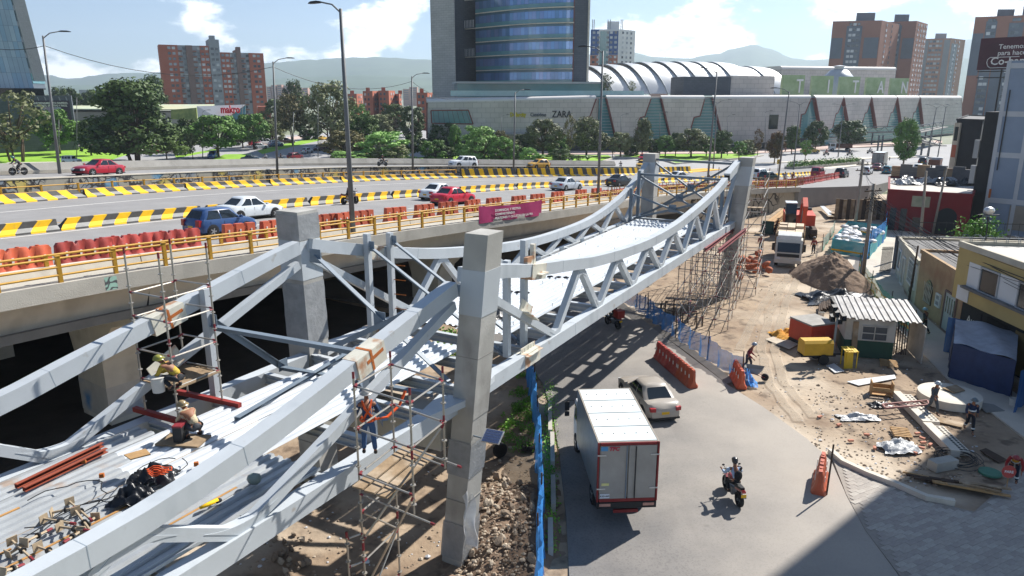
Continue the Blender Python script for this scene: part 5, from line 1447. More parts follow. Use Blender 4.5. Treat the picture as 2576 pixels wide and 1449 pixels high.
# ============================================================ BUILDINGS BEYOND THE VIADUCT
def brickmat(name,c1,c2,mortar,sc,bw=.5,rh=.25,bump=.3):
 m=mat(name,c1,.85,var=0);n,l=m.node_tree.nodes,m.node_tree.links;b=n['Principled BSDF']
 tc=n.new('ShaderNodeTexCoord');mp=n.new('ShaderNodeMapping');mp.inputs['Rotation'].default_value=(R(90),0,0)
 br=n.new('ShaderNodeTexBrick');br.inputs['Scale'].default_value=sc;br.inputs['Brick Width'].default_value=bw;br.inputs['Row Height'].default_value=rh
 br.inputs['Color1'].default_value=(*lin(c1),1);br.inputs['Color2'].default_value=(*lin(c2),1);br.inputs['Mortar'].default_value=(*lin(mortar),1);br.inputs['Mortar Size'].default_value=.012
 l.new(tc.outputs['Object'],mp.inputs['Vector']);l.new(mp.outputs['Vector'],br.inputs['Vector'])
 nz=n.new('ShaderNodeTexNoise');nz.inputs['Scale'].default_value=.12;nz.inputs['Detail'].default_value=8;l.new(tc.outputs['Object'],nz.inputs['Vector'])
 mr=n.new('ShaderNodeMapRange');mr.inputs['From Min'].default_value=.35;mr.inputs['From Max'].default_value=.7;mr.inputs['To Min'].default_value=.86;mr.inputs['To Max'].default_value=1.1
 l.new(nz.outputs['Fac'],mr.inputs['Value'])
 mx=n.new('ShaderNodeVectorMath');mx.operation='SCALE';l.new(br.outputs['Color'],mx.inputs[0]);l.new(mr.outputs['Result'],mx.inputs['Scale']);l.new(mx.outputs[0],b.inputs['Base Color'])
 bp=n.new('ShaderNodeBump');bp.inputs['Strength'].default_value=bump;bp.inputs['Distance'].default_value=.05;bp.invert=True
 l.new(br.outputs['Fac'],bp.inputs['Height']);l.new(bp.outputs['Normal'],b.inputs['Normal'])
 return m
M_clad=brickmat('stone_cladding','#b9b3ae','#c2bcb6','#8f8b87',.32,.75,.42)
M_cladw=brickmat('tower_cladding','#a9a7a3','#b2b0ac','#85837f',.45,.7,.3)
M_dkclad=brickmat('dark_cladding','#4c525b','#535962','#3b4047',.5,.6,.3)
M_rbrick=mat('red_brick','#a15c47',.88,var=.08,scale=.15,col2='#ab6650')
M_rbrick2=mat('dark_red_brick','#8d6353',.88,var=.1,scale=.15)
M_grywall=mat('grey_render','#8f9499',.85,var=.08,scale=.2)
M_brown=mat('brown_brick','#7d6862',.88,var=.1,scale=.15)
M_teal=mat('teal_glass','#4d7f86',.12,var=.12,scale=.3,spec=.7)
M_blueg=[mat('blue_glass_%d' % i,c,.1,metal=.35,var=.12,scale=.25,spec=.8) for i,c in enumerate(('#5b7aa6','#6688b8','#6b80ac','#547aa2'))]
M_win=[mat('flat_window_%d' % i,c,.15,var=.1,scale=.6,spec=.6) for i,c in enumerate(('#8e979f','#b9bdc0','#59636c','#3c454d'))]
M_wframe=mat('window_frame','#a5a8aa',.5,var=.05)
M_wpaint=mat('white_render','#d3d4d3',.8,var=.05,scale=.3)
M_redframe=mat('maroon_frame','#6d3a35',.6,var=.1)
def P2(u,t): p=AT(u,240,t);return Vector((p.x,p.y,0))
def zat(v,t,u=1288): return AT(u,v,t).z
class Face:
 """vertical face between two plan points, coordinates a (0..1) along and z"""
 def __init__(s,p,q):
  s.p,s.q=Vector(p),Vector(q);d=s.q -s.p;s.L=d.length;s.e=d/s.L
  s.n=Vector((s.e.y,-s.e.x,0))
  if s.n.dot(-(s.p +s.q)/2) < 0: s.n=-s.n
 def at(s,a,z,o=0.): v=s.p +s.e*(a*s.L) +s.n*o;return Vector((v.x,v.y,z))
 def box(s,mb,a0,a1,z0,z1,o0,o1):
  mb.extr([s.at(a0,z0,o0),s.at(a1,z0,o0),s.at(a1,z1,o0),s.at(a0,z1,o0)],s.n*(o1 -o0));return mb
 def px(s,u,v): return PLANE(u,v,s.p,s.n)
 def a_of(s,u): w=s.px(u,240);return (w -s.p).dot(s.e)/s.L
def windows(f,t,cols,z0,dz,nz_,w,h,rng,mats=None,sill=True):
 """individual windows with frame as sub-part"""
 for a in cols:
  for k in range(nz_):
   z=z0 +k*dz;half=w/2/f.L
   mb=f.box(MB(),a -half,a +half,z,z +h,.0,.05)
   o=obj('window',mb,rng.choice(mats or M_win),t)
   mb=f.box(MB(),a -half -.05/f.L,a +half +.05/f.L,z -.08,z,0,.12) if sill else None
   if sill: sub('sill',mb,M_wframe,o)
def prism_thing(name,label,cat,plan,z0,z1,m,part='wall',roof=None):
 c=sum((Vector((p[0],p[1],0)) for p in plan),Vector())/len(plan)
 t=thing(name,label,cat,(c.x,c.y,0))
 obj(part,MB().prism([(p[0],p[1]) for p in plan],z0,z1),m,t)
 if roof:
  q=[(c.x +(p[0] -c.x)*1.004,c.y +(p[1] -c.y)*1.004) for p in plan]
  obj('roof',MB().prism(q,z1 +.002,z1 +roof),M_conc_dk,t)
 return t
rng=random.Random(21)
tl,tr=375,397
fA=Face(P2(413,tl),P2(671,tr))
back=Vector((fA.p.x,fA.p.y,0)).normalized()*14
zt=zat(114,tl);zt2=zat(137,tr)
ap=thing('apartment_block','long red brick apartment block with grey and brown vertical bands behind the supermarket','building',fA.at(.5,0))
def band(a0,a1,z1,m,o=0.,nm='wall'):
 mb=fA.box(MB(),a0,a1,0,z1,-14,o);return obj(nm,mb,m,ap)
bands=[(410,455,M_rbrick,0,0),(455,474,M_grywall,-.8,0),(474,490,M_brown,.5,0),(490,508,M_grywall,-.8,0),(508,530,M_rbrick,.1,0),(530,556,M_grywall,.6,3.2),(556,580,M_rbrick,.1,-3),(580,596,M_grywall,-.8,-3),(596,608,M_brown,.5,-1.5),(608,628,M_grywall,-.8,-3),(628,666,M_rbrick,0,-3)]
for u0,u1,m,o,dz in bands:
 a0,a1=(u0 -411)/255,(u1 -411)/255
 band(max(0,a0),min(1,a1) -.0005,zt +dz,m,o)
dz_=2.62
for (u,pair) in ((440,1),(464,0),(499,0),(519,1),(543,1),(568,1),(588,0),(618,0),(647,1)):
 a=(u -411)/255;o={464: -.8,499: -.8,588: -.8,618: -.8,543: .6,519: .1,568: .1}.get(u,0)
 ff=Face(fA.p +fA.n*o,fA.q +fA.n*o)
 nrow=14 if u < 556 else 13
 for s in (-1,1):
  windows(ff,ap,[a +s*1.05/fA.L*(1 if pair else 1.25)],(zt if u < 556 else zt -3) -2.1 -dz_*(nrow -1),dz_,nrow,1.45,1.25,rng,sill=False)
 if not pair:
  for k in range(nrow):
   z=(zt if u < 556 else zt -3) -2.5 -dz_*k;mb=ff.box(MB(),a -2.1/fA.L,a +.1/fA.L,z -.7,z,.02,.75);obj('balcony',mb,M_rbrick2,ap)
mb=fA.box(MB(),.485,.535,zt +3.2,zt +5.2,-6,-.5);obj('lift_tower',mb,M_grywall,ap)
mb=fA.box(MB(),.735,.775,zt -1.5,zt -.1,-6,-.5);obj('lift_tower',mb,M_brown,ap)
fM=Face(P2(430,262),P2(617,262))
sm=thing('supermarket','low supermarket with coloured roof, planted wall and white prow sign','building',fM.at(.5,0))
zr=zat(264,262)
obj('wall',MB().prism([tuple(P2(150,275)[:2]),tuple(P2(480,262)[:2]),tuple(P2(520,300)[:2]),tuple(P2(150,320)[:2])],0,zr -2.6),mat('ribbed_grey','#a9aba6',.7,var=.06,scale=.3),sm)
M_roofc=mat('striped_roof','#a9bfae',.6,var=.1,scale=.05,col2='#c9c39a')
obj('roof',MB().extr([AT(146,276,272),AT(480,278,262),AT(540,265,285),AT(148,265,320)],(0,0,.4)),M_roofc,sm)
mb=MB();mb.extr([AT(495,267,258),AT(617,263,262),AT(560,303,258),AT(498,300,258)],(0,.8,0));obj('prow_sign',mb,M_wpaint,sm)
mb=MB();mb.extr([AT(430,276,261),AT(494,271,260),AT(496,302,260),AT(430,300,261)],(0,.6,0));obj('planted_wall',mb,mat('living_wall','#5d7340',.9,var=.3,scale=.6,col2='#93a05a',bump=1,bscale=3),sm)
mb=MB();mb.extr([AT(566,303,263),AT(617,266,266),AT(617,300,266),AT(570,312,263)],(0,.3,0));obj('shopfront',mb,M_teal,sm)
letter('lettering','makro',3.6,mat('sign_red','#c1202e',.5,var=0),AT(580,284,257.5),(1,0,0),(0,0,1),sm,.12,.15,sx=.72)
mb=MB();mb.prism([tuple(P2(645,330)[:2]),tuple(P2(678,330)[:2]),tuple(P2(678,345)[:2]),tuple(P2(645,345)[:2])],0,zat(268,330));o=obj('brick_annex',mb,M_rbrick);tag(o,'low red brick annex at the foot of the apartment block','building')
tt=205
gt=thing('office_tower','tapering glass office tower with a dark mullioned side','building',P2(30,tt))
z0,z1=zat(222,tt),60
pl=[P2(-260,190),P2(88,tt),P2(118,213),P2(118,250),P2(-260,250)]
def taper(z,k=.0): return 1
ring=[]
for z in (z0,z1):
 kx=0 if z==z0 else -4.5
 ring.append([(p.x +(kx if i in (1,2,3) else 0),p.y,z) for i,p in enumerate(pl)])
obj('core',MB().loft(ring),mat('tower_core','#55606a',.5,var=.1),gt)
a,b,c=pl[0],pl[1],pl[2]
M_pale=[mat('pale_glass_%d' % i,cc,.12,var=.08,scale=.2,spec=.6) for i,cc in enumerate(('#8fa1af','#9aabb8','#86a0b4'))]
nrm=Vector((b.y -a.y,a.x -b.x,0)).normalized();nrm=nrm if nrm.dot(-b) > 0 else -nrm
L_=(b -a).length
for i in range(9):
 for k in range(10):
  za,zb2=z0 +k*4.1,z0 +(k +1)*4.1 -.05
  s0,s1=1 -(i +1)*.018*2.0 +.002,1 -i*.036
  sh=lambda z: Vector((-4.5*(z -z0)/(z1 -z0),0,0))
  q=[a.lerp(b,s0) +sh(za),a.lerp(b,s1) +sh(za),a.lerp(b,s1) +sh(zb2),a.lerp(b,s0) +sh(zb2)]
  zz=(za,za,zb2,zb2)
  mb=MB();mb.extr([Vector((p.x,p.y,z)) +nrm*.02 for p,z in zip(q,zz)],nrm*.08);obj('glass_pane',mb,rng.choice(M_pale),gt)
n2=Vector((c.y -b.y,b.x -c.x,0)).normalized();n2=n2 if n2.dot(-b) > 0 else -n2
for i in range(14):
 k=(i +.5)/14;mb=MB();p=b.lerp(c,k)
 mb.extr([p +Vector((0,0,z0 +2)) +n2*.05,p +(c -b)*.012 +Vector((0,0,z0 +2)) +n2*.05,p +(c -b)*.012 +Vector((-4.5,0,z1)) +n2*.05,p +Vector((-4.5,0,z1)) +n2*.05],n2*.35);obj('mullion',mb,mat('grey_mullion','#7d8488',.5),gt)
for k in range(10):
 za=z0 +k*4.1;sh=lambda z: Vector((-4.5*(z -z0)/(z1 -z0),0,0))
 mb=MB();mb.extr([b +sh(za) +Vector((0,0,za +1.3)),c +sh(za) +Vector((0,0,za +1.3)),c +sh(za +3) +Vector((0,0,za +4)),b +sh(za +3) +Vector((0,0,za +4))],n2*.04);obj('glass_band',mb,mat('dark_teal_glass','#2c4650',.1,var=.15,scale=.2,spec=.7) if k else M_teal,gt)
pd=prism_thing('tower_podium','dark grey podium with diagonal panels below the glass tower','building',[P2(-260,180),P2(178,205),P2(180,245),P2(-260,245)],0,zat(240,205),M_dkclad)
mb=MB();mb.prism([tuple(P2(-250,186)[:2]),tuple(P2(112,206)[:2]),tuple(P2(112,240)[:2]),tuple(P2(-250,240)[:2])],zat(240,205),z0 -.05);obj('recessed_floor',mb,M_glass,pd)
fp=Face(P2(-260,180),P2(178,205))
for i in range(9):
 a=.62 +i*.045;mb=MB();zz=zat(240,205);mb.extr([fp.at(a,zz -3.4,.02),fp.at(a +.006,zz -3.4,.02),fp.at(a -.012,zz -.4,.02),fp.at(a -.018,zz -.4,.02)],fp.n*.08);obj('diagonal_rib',mb,mat('rib_grey','#7d828a',.6),pd)
a0,a1=fp.a_of(75),fp.a_of(172)
ps=thing('poster','dark advertising poster with pale lettering on the grey podium','poster',fp.at((a0 +a1)/2,8))
zp1,zp0=zat(253,203),zat(310,203)
obj('sheet',fp.box(MB(),a0,a1,zp0,zp1,.05,.12),mat('poster_purple','#2b2034',.5,var=.1),ps)
obj('picture',fp.box(MB(),a0 +(a1 -a0)*.22,a1 -(a1 -a0)*.25,zp0 +2.3,zp1 -1.7,.121,.13),mat('poster_picture','#7d5a72',.5,var=.4,scale=.5,col2='#8aa0b8'),ps)
letter('lettering','ENTRENAMIENTO RAPIDO,',.72,M_refl,fp.at((a0 +a1)/2,zp1 -.9,.13),fp.e,(0,0,1),ps,.01,.01,sx=.95)
letter('lettering','DIFERENTE, EFECTIVO Y FACIL',.72,M_refl,fp.at((a0 +a1)/2,zp1 -1.6,.13),fp.e,(0,0,1),ps,.01,.01,sx=.8)
f1=Face(P2(1072,194),P2(2043,211));f2=Face(P2(2046,212),P2(2424,292))
ml=thing('shopping_mall','long pale stone shopping mall with slanted panels and teal glass slots','building',f1.at(.5,0))
bk=Vector((0,1,0))
obj('main_block',MB().prism([tuple((f1.p -f1.n*1.6)[:2]),tuple((f1.q -f1.n*1.6)[:2]),tuple((f1.q +bk*60)[:2]),tuple((f1.p +bk*60)[:2])],0,14.6),M_clad,ml)
obj('main_block',MB().prism([tuple((f2.p -f2.n*1.6)[:2]),tuple((f2.q -f2.n*1.6)[:2]),tuple((f2.q +bk*40)[:2]),tuple((f2.p +bk*60)[:2])],0,14.0),M_clad,ml)
obj('glass_wall',f1.box(MB(),.43,1,.5,14.2,-1.5,-1.0),M_teal,ml)
obj('glass_wall',f2.box(MB(),0,.98,.5,14.2,-1.5,-1.0),M_teal,ml)
obj('shopfront',f1.box(MB(),.02,1.0,0,3.0,-1.55,-.7),mat('shopfront_dark','#2d3439',.3,var=.2,scale=.2),ml)
for f_,cnt in ((f1,16),(f2,10)):
 for k in range(cnt):
  z=1.5 +k*.82
  if z < 13.5: obj('transom',f_.box(MB(),.44 if f_ is f1 else .01,.985,z,z +.07,-.995,-.9),M_wframe,ml)
def section(f,tl,tr,br,bl,notch=None,zbot=None):
 q=[f.px(*tl),f.px(*tr)]
 if notch: q+=[f.px(*n_) for n_ in notch]
 q+=[f.px(*br),f.px(*bl)]
 mb=MB();mb.extr(q,-f.n*1.3);s=obj('stone_panel',mb,M_clad,ml)
 a,b=q[0],q[1];rg=[]
 for k in range(7):
  an=k/6*math.pi/2;r_=1.2
  off=-f.n*(r_*(1 -math.cos(an))) +Vector((0,0,r_*.75*math.sin(an)))
  rg.append([a +off,b +off])
 rg.append([a -f.n*3 +Vector((0,0,.9)),b -f.n*3 +Vector((0,0,.9))])
 mb=MB();mb.loft(rg,closed=False,caps=False);obj('panel_roll',mb,mat('roll_white','#cfccc8',.6,var=.05,scale=.3),ml,50)
 for p,r2 in ((q[1],q[-2]),(q[0],q[-1])):
  mb=MB();d=(r2 -p)
  if notch and p is q[1]:
   ch=[q[1]] +[f.px(*n_) for n_ in notch] +[q[-2]]
   for x,y in zip(ch,ch[1:]): mb.beam(x +f.n*.02 -f.n*.5,y +f.n*.02 -f.n*.5,.32,1.1,up=f.n)
  else: mb.beam(p -f.n*.48,r2 -f.n*.48,.32,1.1,up=f.n)
  if p is q[1] or True: obj('panel_edge',mb,M_redframe,ml)
section(f1,(1074,258),(1500,248),(1478,352),(1074,348),[(1484,293),(1472,296)])
section(f1,(1526,248),(1638,248),(1594,362),(1553,362),[(1622,293),(1610,296)])
section(f1,(1664,248),(1773,248),(1728,358),(1690,358),[(1761,292),(1746,295)])
section(f1,(1794,248),(2041,247),(2008,352),(1822,366),[(2025,286),(2016,288)])
section(f2,(2052,247),(2122,247),(2094,322),(2068,335),[(2108,284),(2103,286)])
section(f2,(2124,247),(2192,247),(2166,322),(2138,324),[(2181,283),(2176,285)])
section(f2,(2194,247),(2257,247),(2231,320),(2206,322),[(2246,282),(2241,284)])
section(f2,(2259,247),(2314,247),(2291,318),(2270,320),[(2303,281),(2298,283)])
section(f2,(2316,247),(2420,247),(2420,314),(2324,318))
q=[f1.px(u,v) for u,v in ((1084,278),(1178,277),(1190,312),(1086,310))]
mb=MB();mb.extr([p +f1.n*.06 for p in q],f1.n*.05);w_=obj('corner_window',mb,M_teal,ml)
for i in range(8):
 k=(i +.5)/8;mb=MB();mb.beam(q[0].lerp(q[1],k) +f1.n*.13,q[3].lerp(q[2],k) +f1.n*.13,.08,.06,up=f1.n);sub('mullion',mb,M_trim,w_)
mb=MB()
for x,y in zip(q,q[1:] +q[:1]): mb.beam(x +f1.n*.1,y +f1.n*.1,.3,.14,up=f1.n)
sub('window_surround',mb,M_redframe,w_)
letter('lettering','ZARA',2.5,M_trim,f1.px(1413,295) +f1.n*.1,f1.e,(0,0,1),ml,.02,.1,sx=.85)
letter('lettering','Casaideas',1.5,mat('sign_grey','#3f4a54',.5,var=0),f1.px(1354,293) +f1.n*.1,f1.e,(0,0,1),ml,.01,.1,sx=.75)
letter('lettering','Dollarcity',1.5,mat('sign_yellow','#b6a800',.5,var=0),f1.px(1303,293) +f1.n*.1,f1.e,(0,0,1),ml,.06,.1,sx=.72)
obj('canopy',f1.box(MB(),.17,.26,4.5,5.0,0,2.2),M_conc_dk,ml)
obj('balustrade',f1.box(MB(),.06,.55,14.9,16.3,-2.2,-2.1),mat('rail_glass','#8fb0b5',.1,var=.1,scale=.5,spec=.6),ml)
obj('terrace',f1.box(MB(),.08,.46,14.6,18.2,-16,-6),M_teal,ml)
obj('terrace_roof',f1.box(MB(),.075,.47,18.2,18.7,-17,-4.5),M_wframe,ml)
obj('entrance_recess',f1.box(MB(),f1.a_of(1940),f1.a_of(1963),zat(326,209),zat(289,209),.0,.12),M_glass,ml)
ot=thing('office_tower','blue glass office tower with white floor slabs rising from the shopping mall','building',P2(1290,222))
NP=26;cv=[]
for i in range(NP +1):
 k=i/NP;u=1198 +(1440 -1198)*k;t=231 -17.5*(1 -(1 -k)**1.9)
 cv.append(P2(u,t))
ztb=zat(212,214);FH=4.18;NF=8
cen=Vector((cv[NP // 2].x,cv[NP // 2].y +40,0))
obj('core',MB().prism([tuple(p[:2]) for p in [cv[0] +Vector((.5,1,0))] +[p +Vector((0,.6,0)) for p in cv[1:-1]] +[cv[-1] +Vector((-.3,1,0))]] +[tuple(P2(1450,250)[:2]),tuple(P2(1190,258)[:2])],14.6,ztb +NF*FH),mat('tower_inner','#27303a',.4),ot)
for k in range(NF):
 z=ztb +k*FH
 for i in range(NP):
  p,q=cv[i],cv[i +1];g=(q -p)*.02
  mb=MB();mb.extr([Vector((*(p +g)[:2],z +1.35)),Vector((*(q -g)[:2],z +1.35)),Vector((*(q -g)[:2],z +3.45)),Vector((*(p +g)[:2],z +3.45))],(0,.12,0));obj('glass_pane',mb,rng.choice(M_blueg),ot)
 mb=MB();mb.loft([[Vector((p.x,p.y +.05,z +.3)),Vector((p.x,p.y +.05,z +1.33)),Vector((p.x,p.y +.25,z +1.33)),Vector((p.x,p.y +.25,z +.3))] for p in cv]);obj('glass_spandrel',mb,M_teal,ot)
 mb=MB();mb.loft([[Vector((p.x,p.y +.05,z +3.47)),Vector((p.x,p.y +.05,z +FH)),Vector((p.x,p.y +.25,z +FH)),Vector((p.x,p.y +.25,z +3.47))] for p in cv]);obj('glass_spandrel',mb,mat('slate_glass','#3a5866',.12,var=.1,scale=.3,spec=.6),ot)
 if k > 0:
  pts=[P2(1150,238),P2(1172,234)] +cv if k % 2==0 else cv
  mb=MB();mb.loft([[Vector((p.x,p.y -.55,z -.05)),Vector((p.x,p.y -.55,z +.22)),Vector((p.x,p.y +.4,z +.22)),Vector((p.x,p.y +.4,z -.05))] for p in pts]);obj('floor_slab',mb,M_conc_lt,ot)
 if k % 2==0 and k > 0:
  for i in range(7):
   p=P2(1172 +i*3.6,233 -i*.5);mb=MB();mb.obox((p.x,p.y -.4,z +1.4),(.12,0,0),(0,.12,0),(0,0,2.2));obj('balcony_bar',mb,M_wpaint,ot)
mb=MB();mb.loft([[Vector((p.x,p.y -.3,ztb -.35)),Vector((p.x,p.y -.3,ztb +.15)),Vector((p.x,p.y +.5,ztb +.15)),Vector((p.x,p.y +.5,ztb -.35))] for p in [P2(1150,238)] +cv]);obj('base_frame',mb,M_redframe,ot)
mb=MB();mb.loft([[Vector((p.x,p.y -.5,ztb -1.1)),Vector((p.x,p.y -.5,ztb -.36)),Vector((p.x,p.y +.5,ztb -.36)),Vector((p.x,p.y +.5,ztb -1.1))] for p in [P2(1150,238)] +cv +[P2(1478,213)]]);obj('base_slab',mb,M_conc_lt,ot)
obj('white_flank',MB().prism([tuple(P2(1088,226)[:2]),tuple(P2(1147,222)[:2]),tuple(P2(1150,255)[:2]),tuple(P2(1092,260)[:2])],0,55),M_cladw,ot)
obj('balcony_recess',MB().prism([tuple(P2(1147.5,228)[:2]),tuple(P2(1198,240)[:2]),tuple(P2(1198,256)[:2]),tuple(P2(1150.5,256)[:2])],14.6,54),M_dkclad,ot)
fr=Face(P2(1441,213.5),P2(1474,213.9))
obj('dark_flank',fr.box(MB(),0,1,ztb +.16,55,-14,.1),M_dkclad,ot)
obj('white_edge',fr.box(MB(),1.001,1.14,ztb -.2,55,-14,.35),M_conc_lt,ot)
obj('frame_strip',fr.box(MB(),-.07,-.002,ztb,55,-1,.3),M_redframe,ot)
M_vault=mat('vault_metal','#bcbfc1',.4,metal=.4,var=.1,scale=.15)
vt=thing('roof_vault','overlapping silver vault shells along the mall roof','roof',f1.at(.6,15))
vd_=Vector((-.75,.66,0))
for k in range(11):
 rg=[]
 for q_,lift in ((0,1.035),(.35,1.045),(.75,1.02),(1.04,.99)):
  p=P2(1500 +(k +q_)*45,226 +(k +q_)*2);Hh=(7.4 +2.6*math.sin(min(1,(k +.5)/7)*1.57) -(1.2 if k > 8 else 0))*lift
  rg.append([Vector((p.x,p.y,15.6)) +vd_*(23*j/18) +Vector((0,0,Hh*math.sin(math.pi*j/18)**.8)) for j in range(19)])
 mb=MB();mb.loft(rg,closed=False,caps=False);obj('vault_shell',mb,M_vault,vt,60)
 mb=MB();mb.sweep([v +Vector((0,-.1,-.1)) for v in rg[0]],.25,.3);obj('vault_rib',mb,M_steel2,vt)
fh=Face(P2(1960,300),P2(2246,312))
hb=thing('exhibition_hall','grey hall with a rounded white roof edge behind the green letter boxes','building',fh.at(.5,0))
obj('wall',fh.box(MB(),0,1,0,zat(176,306),-30,0),M_clad,hb)
mb=MB();za=zat(176,306);mb.loft([[fh.at(a,za +.01,.3),fh.at(a,za +.8,.1),fh.at(a,za +1.3,-1),fh.at(a,za +1.4,-30),fh.at(a,za +.01,-30)] for a in (.0,.97,1.0)]);obj('roof_edge',mb,mat('roll_white','#cfccc8',.6),hb)
mb=fh.box(MB(),.44,.56,zat(190,306) -1.2,zat(190,306) +.6,.02,.12);obj('sign_panel',mb,M_trim,hb)
mb=f1.box(MB(),f1.a_of(1745),f1.a_of(1868),15.0,20.3,-18,-8);o=obj('plant_room',mb,M_dkclad);tag(o,'dark fronted plant room with rounded frame in front of the vaults','roof room')
mb=f1.box(MB(),f1.a_of(1869),f1.a_of(1985),15.0,20.6,-18,-9);o=obj('plant_room',mb,M_clad);tag(o,'pale stone plant room next to the dark fronted one','roof room')
mb=MB();pc=P2(2104,262);mb.lathe([(6.5,14),(6.3,17.5),(5.2,21.2),(3.0,23.6),(1.6,24.1),(1.6,24.8),(2.4,25.0),(0.1,25.4)],20,(pc.x,pc.y,0));o=obj('roof_dome',mb,M_vault,None,40);tag(o,'silver ribbed dome with a flat lantern behind the green boxes','dome')
M_green=mat('green_panel','#7d9468',.4,var=.15,scale=.4,col2='#9bae88')
for i,(ch,u0,u1,v0) in enumerate((('T',1966,2021,189),('I',2040,2093,191),('T',2110,2160,193),('A',2177,2223,195),('N',2238,2282,197))):
 t=226 +i*11;zt_=zat(v0,t,u0);f_=Face(P2(u0,t),P2(u1,t +1))
 gb=thing('letter_box','green glazed roof box carrying a white letter ' +ch +(', next to the dome' if i==2 else ', first of the row by the vaults' if i==0 else ''),'roof sign',f_.at(.5,15))
 obj('box',f_.box(MB(),0,1,14.8,zt_,-1.2,0),M_green,gb)
 letter('letter',ch,(zt_ -15.4)*1.02,M_wpaint,f_.at(.78,15.9,.05),f_.e,(0,0,1),gb,.05,.15,sx=.62)
def tower(label,plan,zt,m,cols_l,cols_r,rows,dz,wm=None,darkbands=(),name='apartment_tower',z_first=None,ww=1.5,wh=1.3):
 """plan: three plan points left, corner, right"""
 pl,pc_,pr=plan;back=Vector((pc_.x,pc_.y,0)).normalized()*16
 t=thing(name,label,'building',pc_)
 obj('wall',MB().prism([tuple(p[:2]) for p in (pl,pc_,pr,pr +back,pl +back)],0,zt),m,t)
 for (A,B,cols) in ((pl,pc_,cols_l),(pc_,pr,cols_r)):
  if (A -B).length < .5: continue
  f=Face(A,B)
  for (a0,a1,mm,za,zb_) in [d[1:] for d in darkbands if (d[0]=='l')==(B is pc_)]:
   obj('facade_band',f.box(MB(),a0,a1,za,zb_,.02,.12),mm,t)
  windows(Face(f.p +f.n*.12,f.q +f.n*.12),t,cols,(z_first or (zt -2.4 -dz*(rows -1))),dz,rows,ww,wh,rng,wm,sill=False)
 return t
M_slate=mat('slate_band','#5d6672',.8,var=.1,scale=.2)
def roofbox(t_pts,z0,z1,parent,m=M_slate): obj('roof_house',MB().prism([tuple(p[:2]) for p in t_pts],z0,z1),m,parent)
zt=zat(58,400,2130)
t=tower('brick tower with dark glazed columns and slate blocks behind the hall',(P2(2076,400),P2(2196,395),P2(2240,418)),zt,M_rbrick2,[.38,.46,.54],[.3,.6],15,2.7,M_win[1:],[('l',.3,.62,M_slate,0,zt -2.6),('l',.0,.24,M_slate,zt -19,zt -8.5),('l',.68,.98,M_slate,zt -19,zt -8.5)])
roofbox([P2(2132,403),P2(2178,403),P2(2178,412),P2(2132,412)],zt,zt +4.6,t)
zt=zat(60,425,2250)
t=tower('brick tower with a windowed flank standing beside the first brick tower',(P2(2205,425),P2(2282,418),P2(2310,436)),zt,M_rbrick2,[.25,.35,.45],[.2,.45,.7,.9],15,2.7,M_win[1:],[('l',.15,.55,M_slate,0,zt -2),('l',.62,.98,M_slate,zt -20,zt -9)])
roofbox([P2(2226,428),P2(2262,428),P2(2262,436),P2(2226,436)],zt,zt +4.4,t)
zt=zat(100,470,2340)
t=tower('pale brick and concrete tower between the two dark brick towers',(P2(2303,472),P2(2372,465),P2(2408,480)),zt,mat('pale_brick','#a98573',.88,var=.1,scale=.15),[.3,.42,.54,.66],[.3,.6],16,2.65,M_win[:3],[('l',.0,.22,M_grywall,0,zt -1),('l',.78,.99,M_grywall,0,zt -1),('r',.1,.5,M_grywall,0,zt -3)])
roofbox([P2(2332,476),P2(2360,476),P2(2360,484),P2(2332,484)],zt,zt +3.6,t,M_grywall)
zt=zat(45,330,2480)
t=tower('large dark brick tower partly hidden by the billboard',(P2(2424,335),P2(2560,326),P2(2640,340)),zt,M_rbrick2,[.28,.36,.72,.80],[.3,.6],19,2.7,M_win[1:],[('l',.22,.42,M_slate,0,zt -2),('l',.0,.2,M_slate,zt -25,zt -7),('l',.64,.9,M_slate,0,zt -3),('l',.44,.62,M_slate,zt -44,zt -22)])
roofbox([P2(2476,338),P2(2518,338),P2(2518,346),P2(2476,346)],zt,zt +3.6,t);roofbox([P2(2538,334),P2(2590,334),P2(2590,342),P2(2538,342)],zt,zt +4.6,t)
zt=zat(77,430,1550);M_bluew=mat('blue_wall','#2d4f86',.8,var=.06,scale=.2)
t=tower('white, blue and orange apartment tower behind the office tower',(P2(1482,432),P2(1551,430),P2(1592,440)),zt,M_wpaint,[.12,.28,.62,.74,.9],[.25,.5,.75],11,2.7,M_win,[('l',0,.30,M_bluew,zt -14,zt +0),('l',0,.30,mat('orange_brick','#a06049',.88,var=.08),0,zt -14.2),('l',.66,.99,M_bluew,zt -14,zt -1),('l',.66,.99,mat('orange_brick','#a06049'),0,zt -14.2),('l',.34,.64,M_teal,0,zt -1)])
roofbox([P2(1522,434),P2(1552,434),P2(1552,440),P2(1522,440)],zt,zt +4.6,t,M_wpaint)
for u in (1524,1530,1556,1560,1486,1490):
 mb=MB();p=P2(u,434);mb.tube((p.x,p.y,zt),(p.x,p.y,zt +5.6),.25,8);obj('flue',mb,M_wframe,t)
for (u0,u1,v,tt_,lab) in ((873,912,236,420,'small red brick block left of the stepped pair'),(913,952,229,400,'stepped red brick block with grey roof edge'),(952,994,228,398,'taller stepped red brick block beside its twin'),(994,1010,236,404,'narrow red brick block at the end of the stepped row'),(1048,1092,233,330,'red brick block tucked behind the mall corner')):
 z_=zat(v,tt_);t=tower(lab,(P2(u0,tt_),P2(u0 +(u1 -u0)*.62,tt_ -5),P2(u1,tt_ +6)),z_,M_rbrick,[.25,.6],[.35,.7],4,2.6,M_win[1:],name='apartment_block')
 roofbox([P2(u0 +8,tt_ +2),P2(u0 +18,tt_ +2),P2(u0 +18,tt_ +6),P2(u0 +8,tt_ +6)],z_,z_ +1.8,t,M_rbrick)
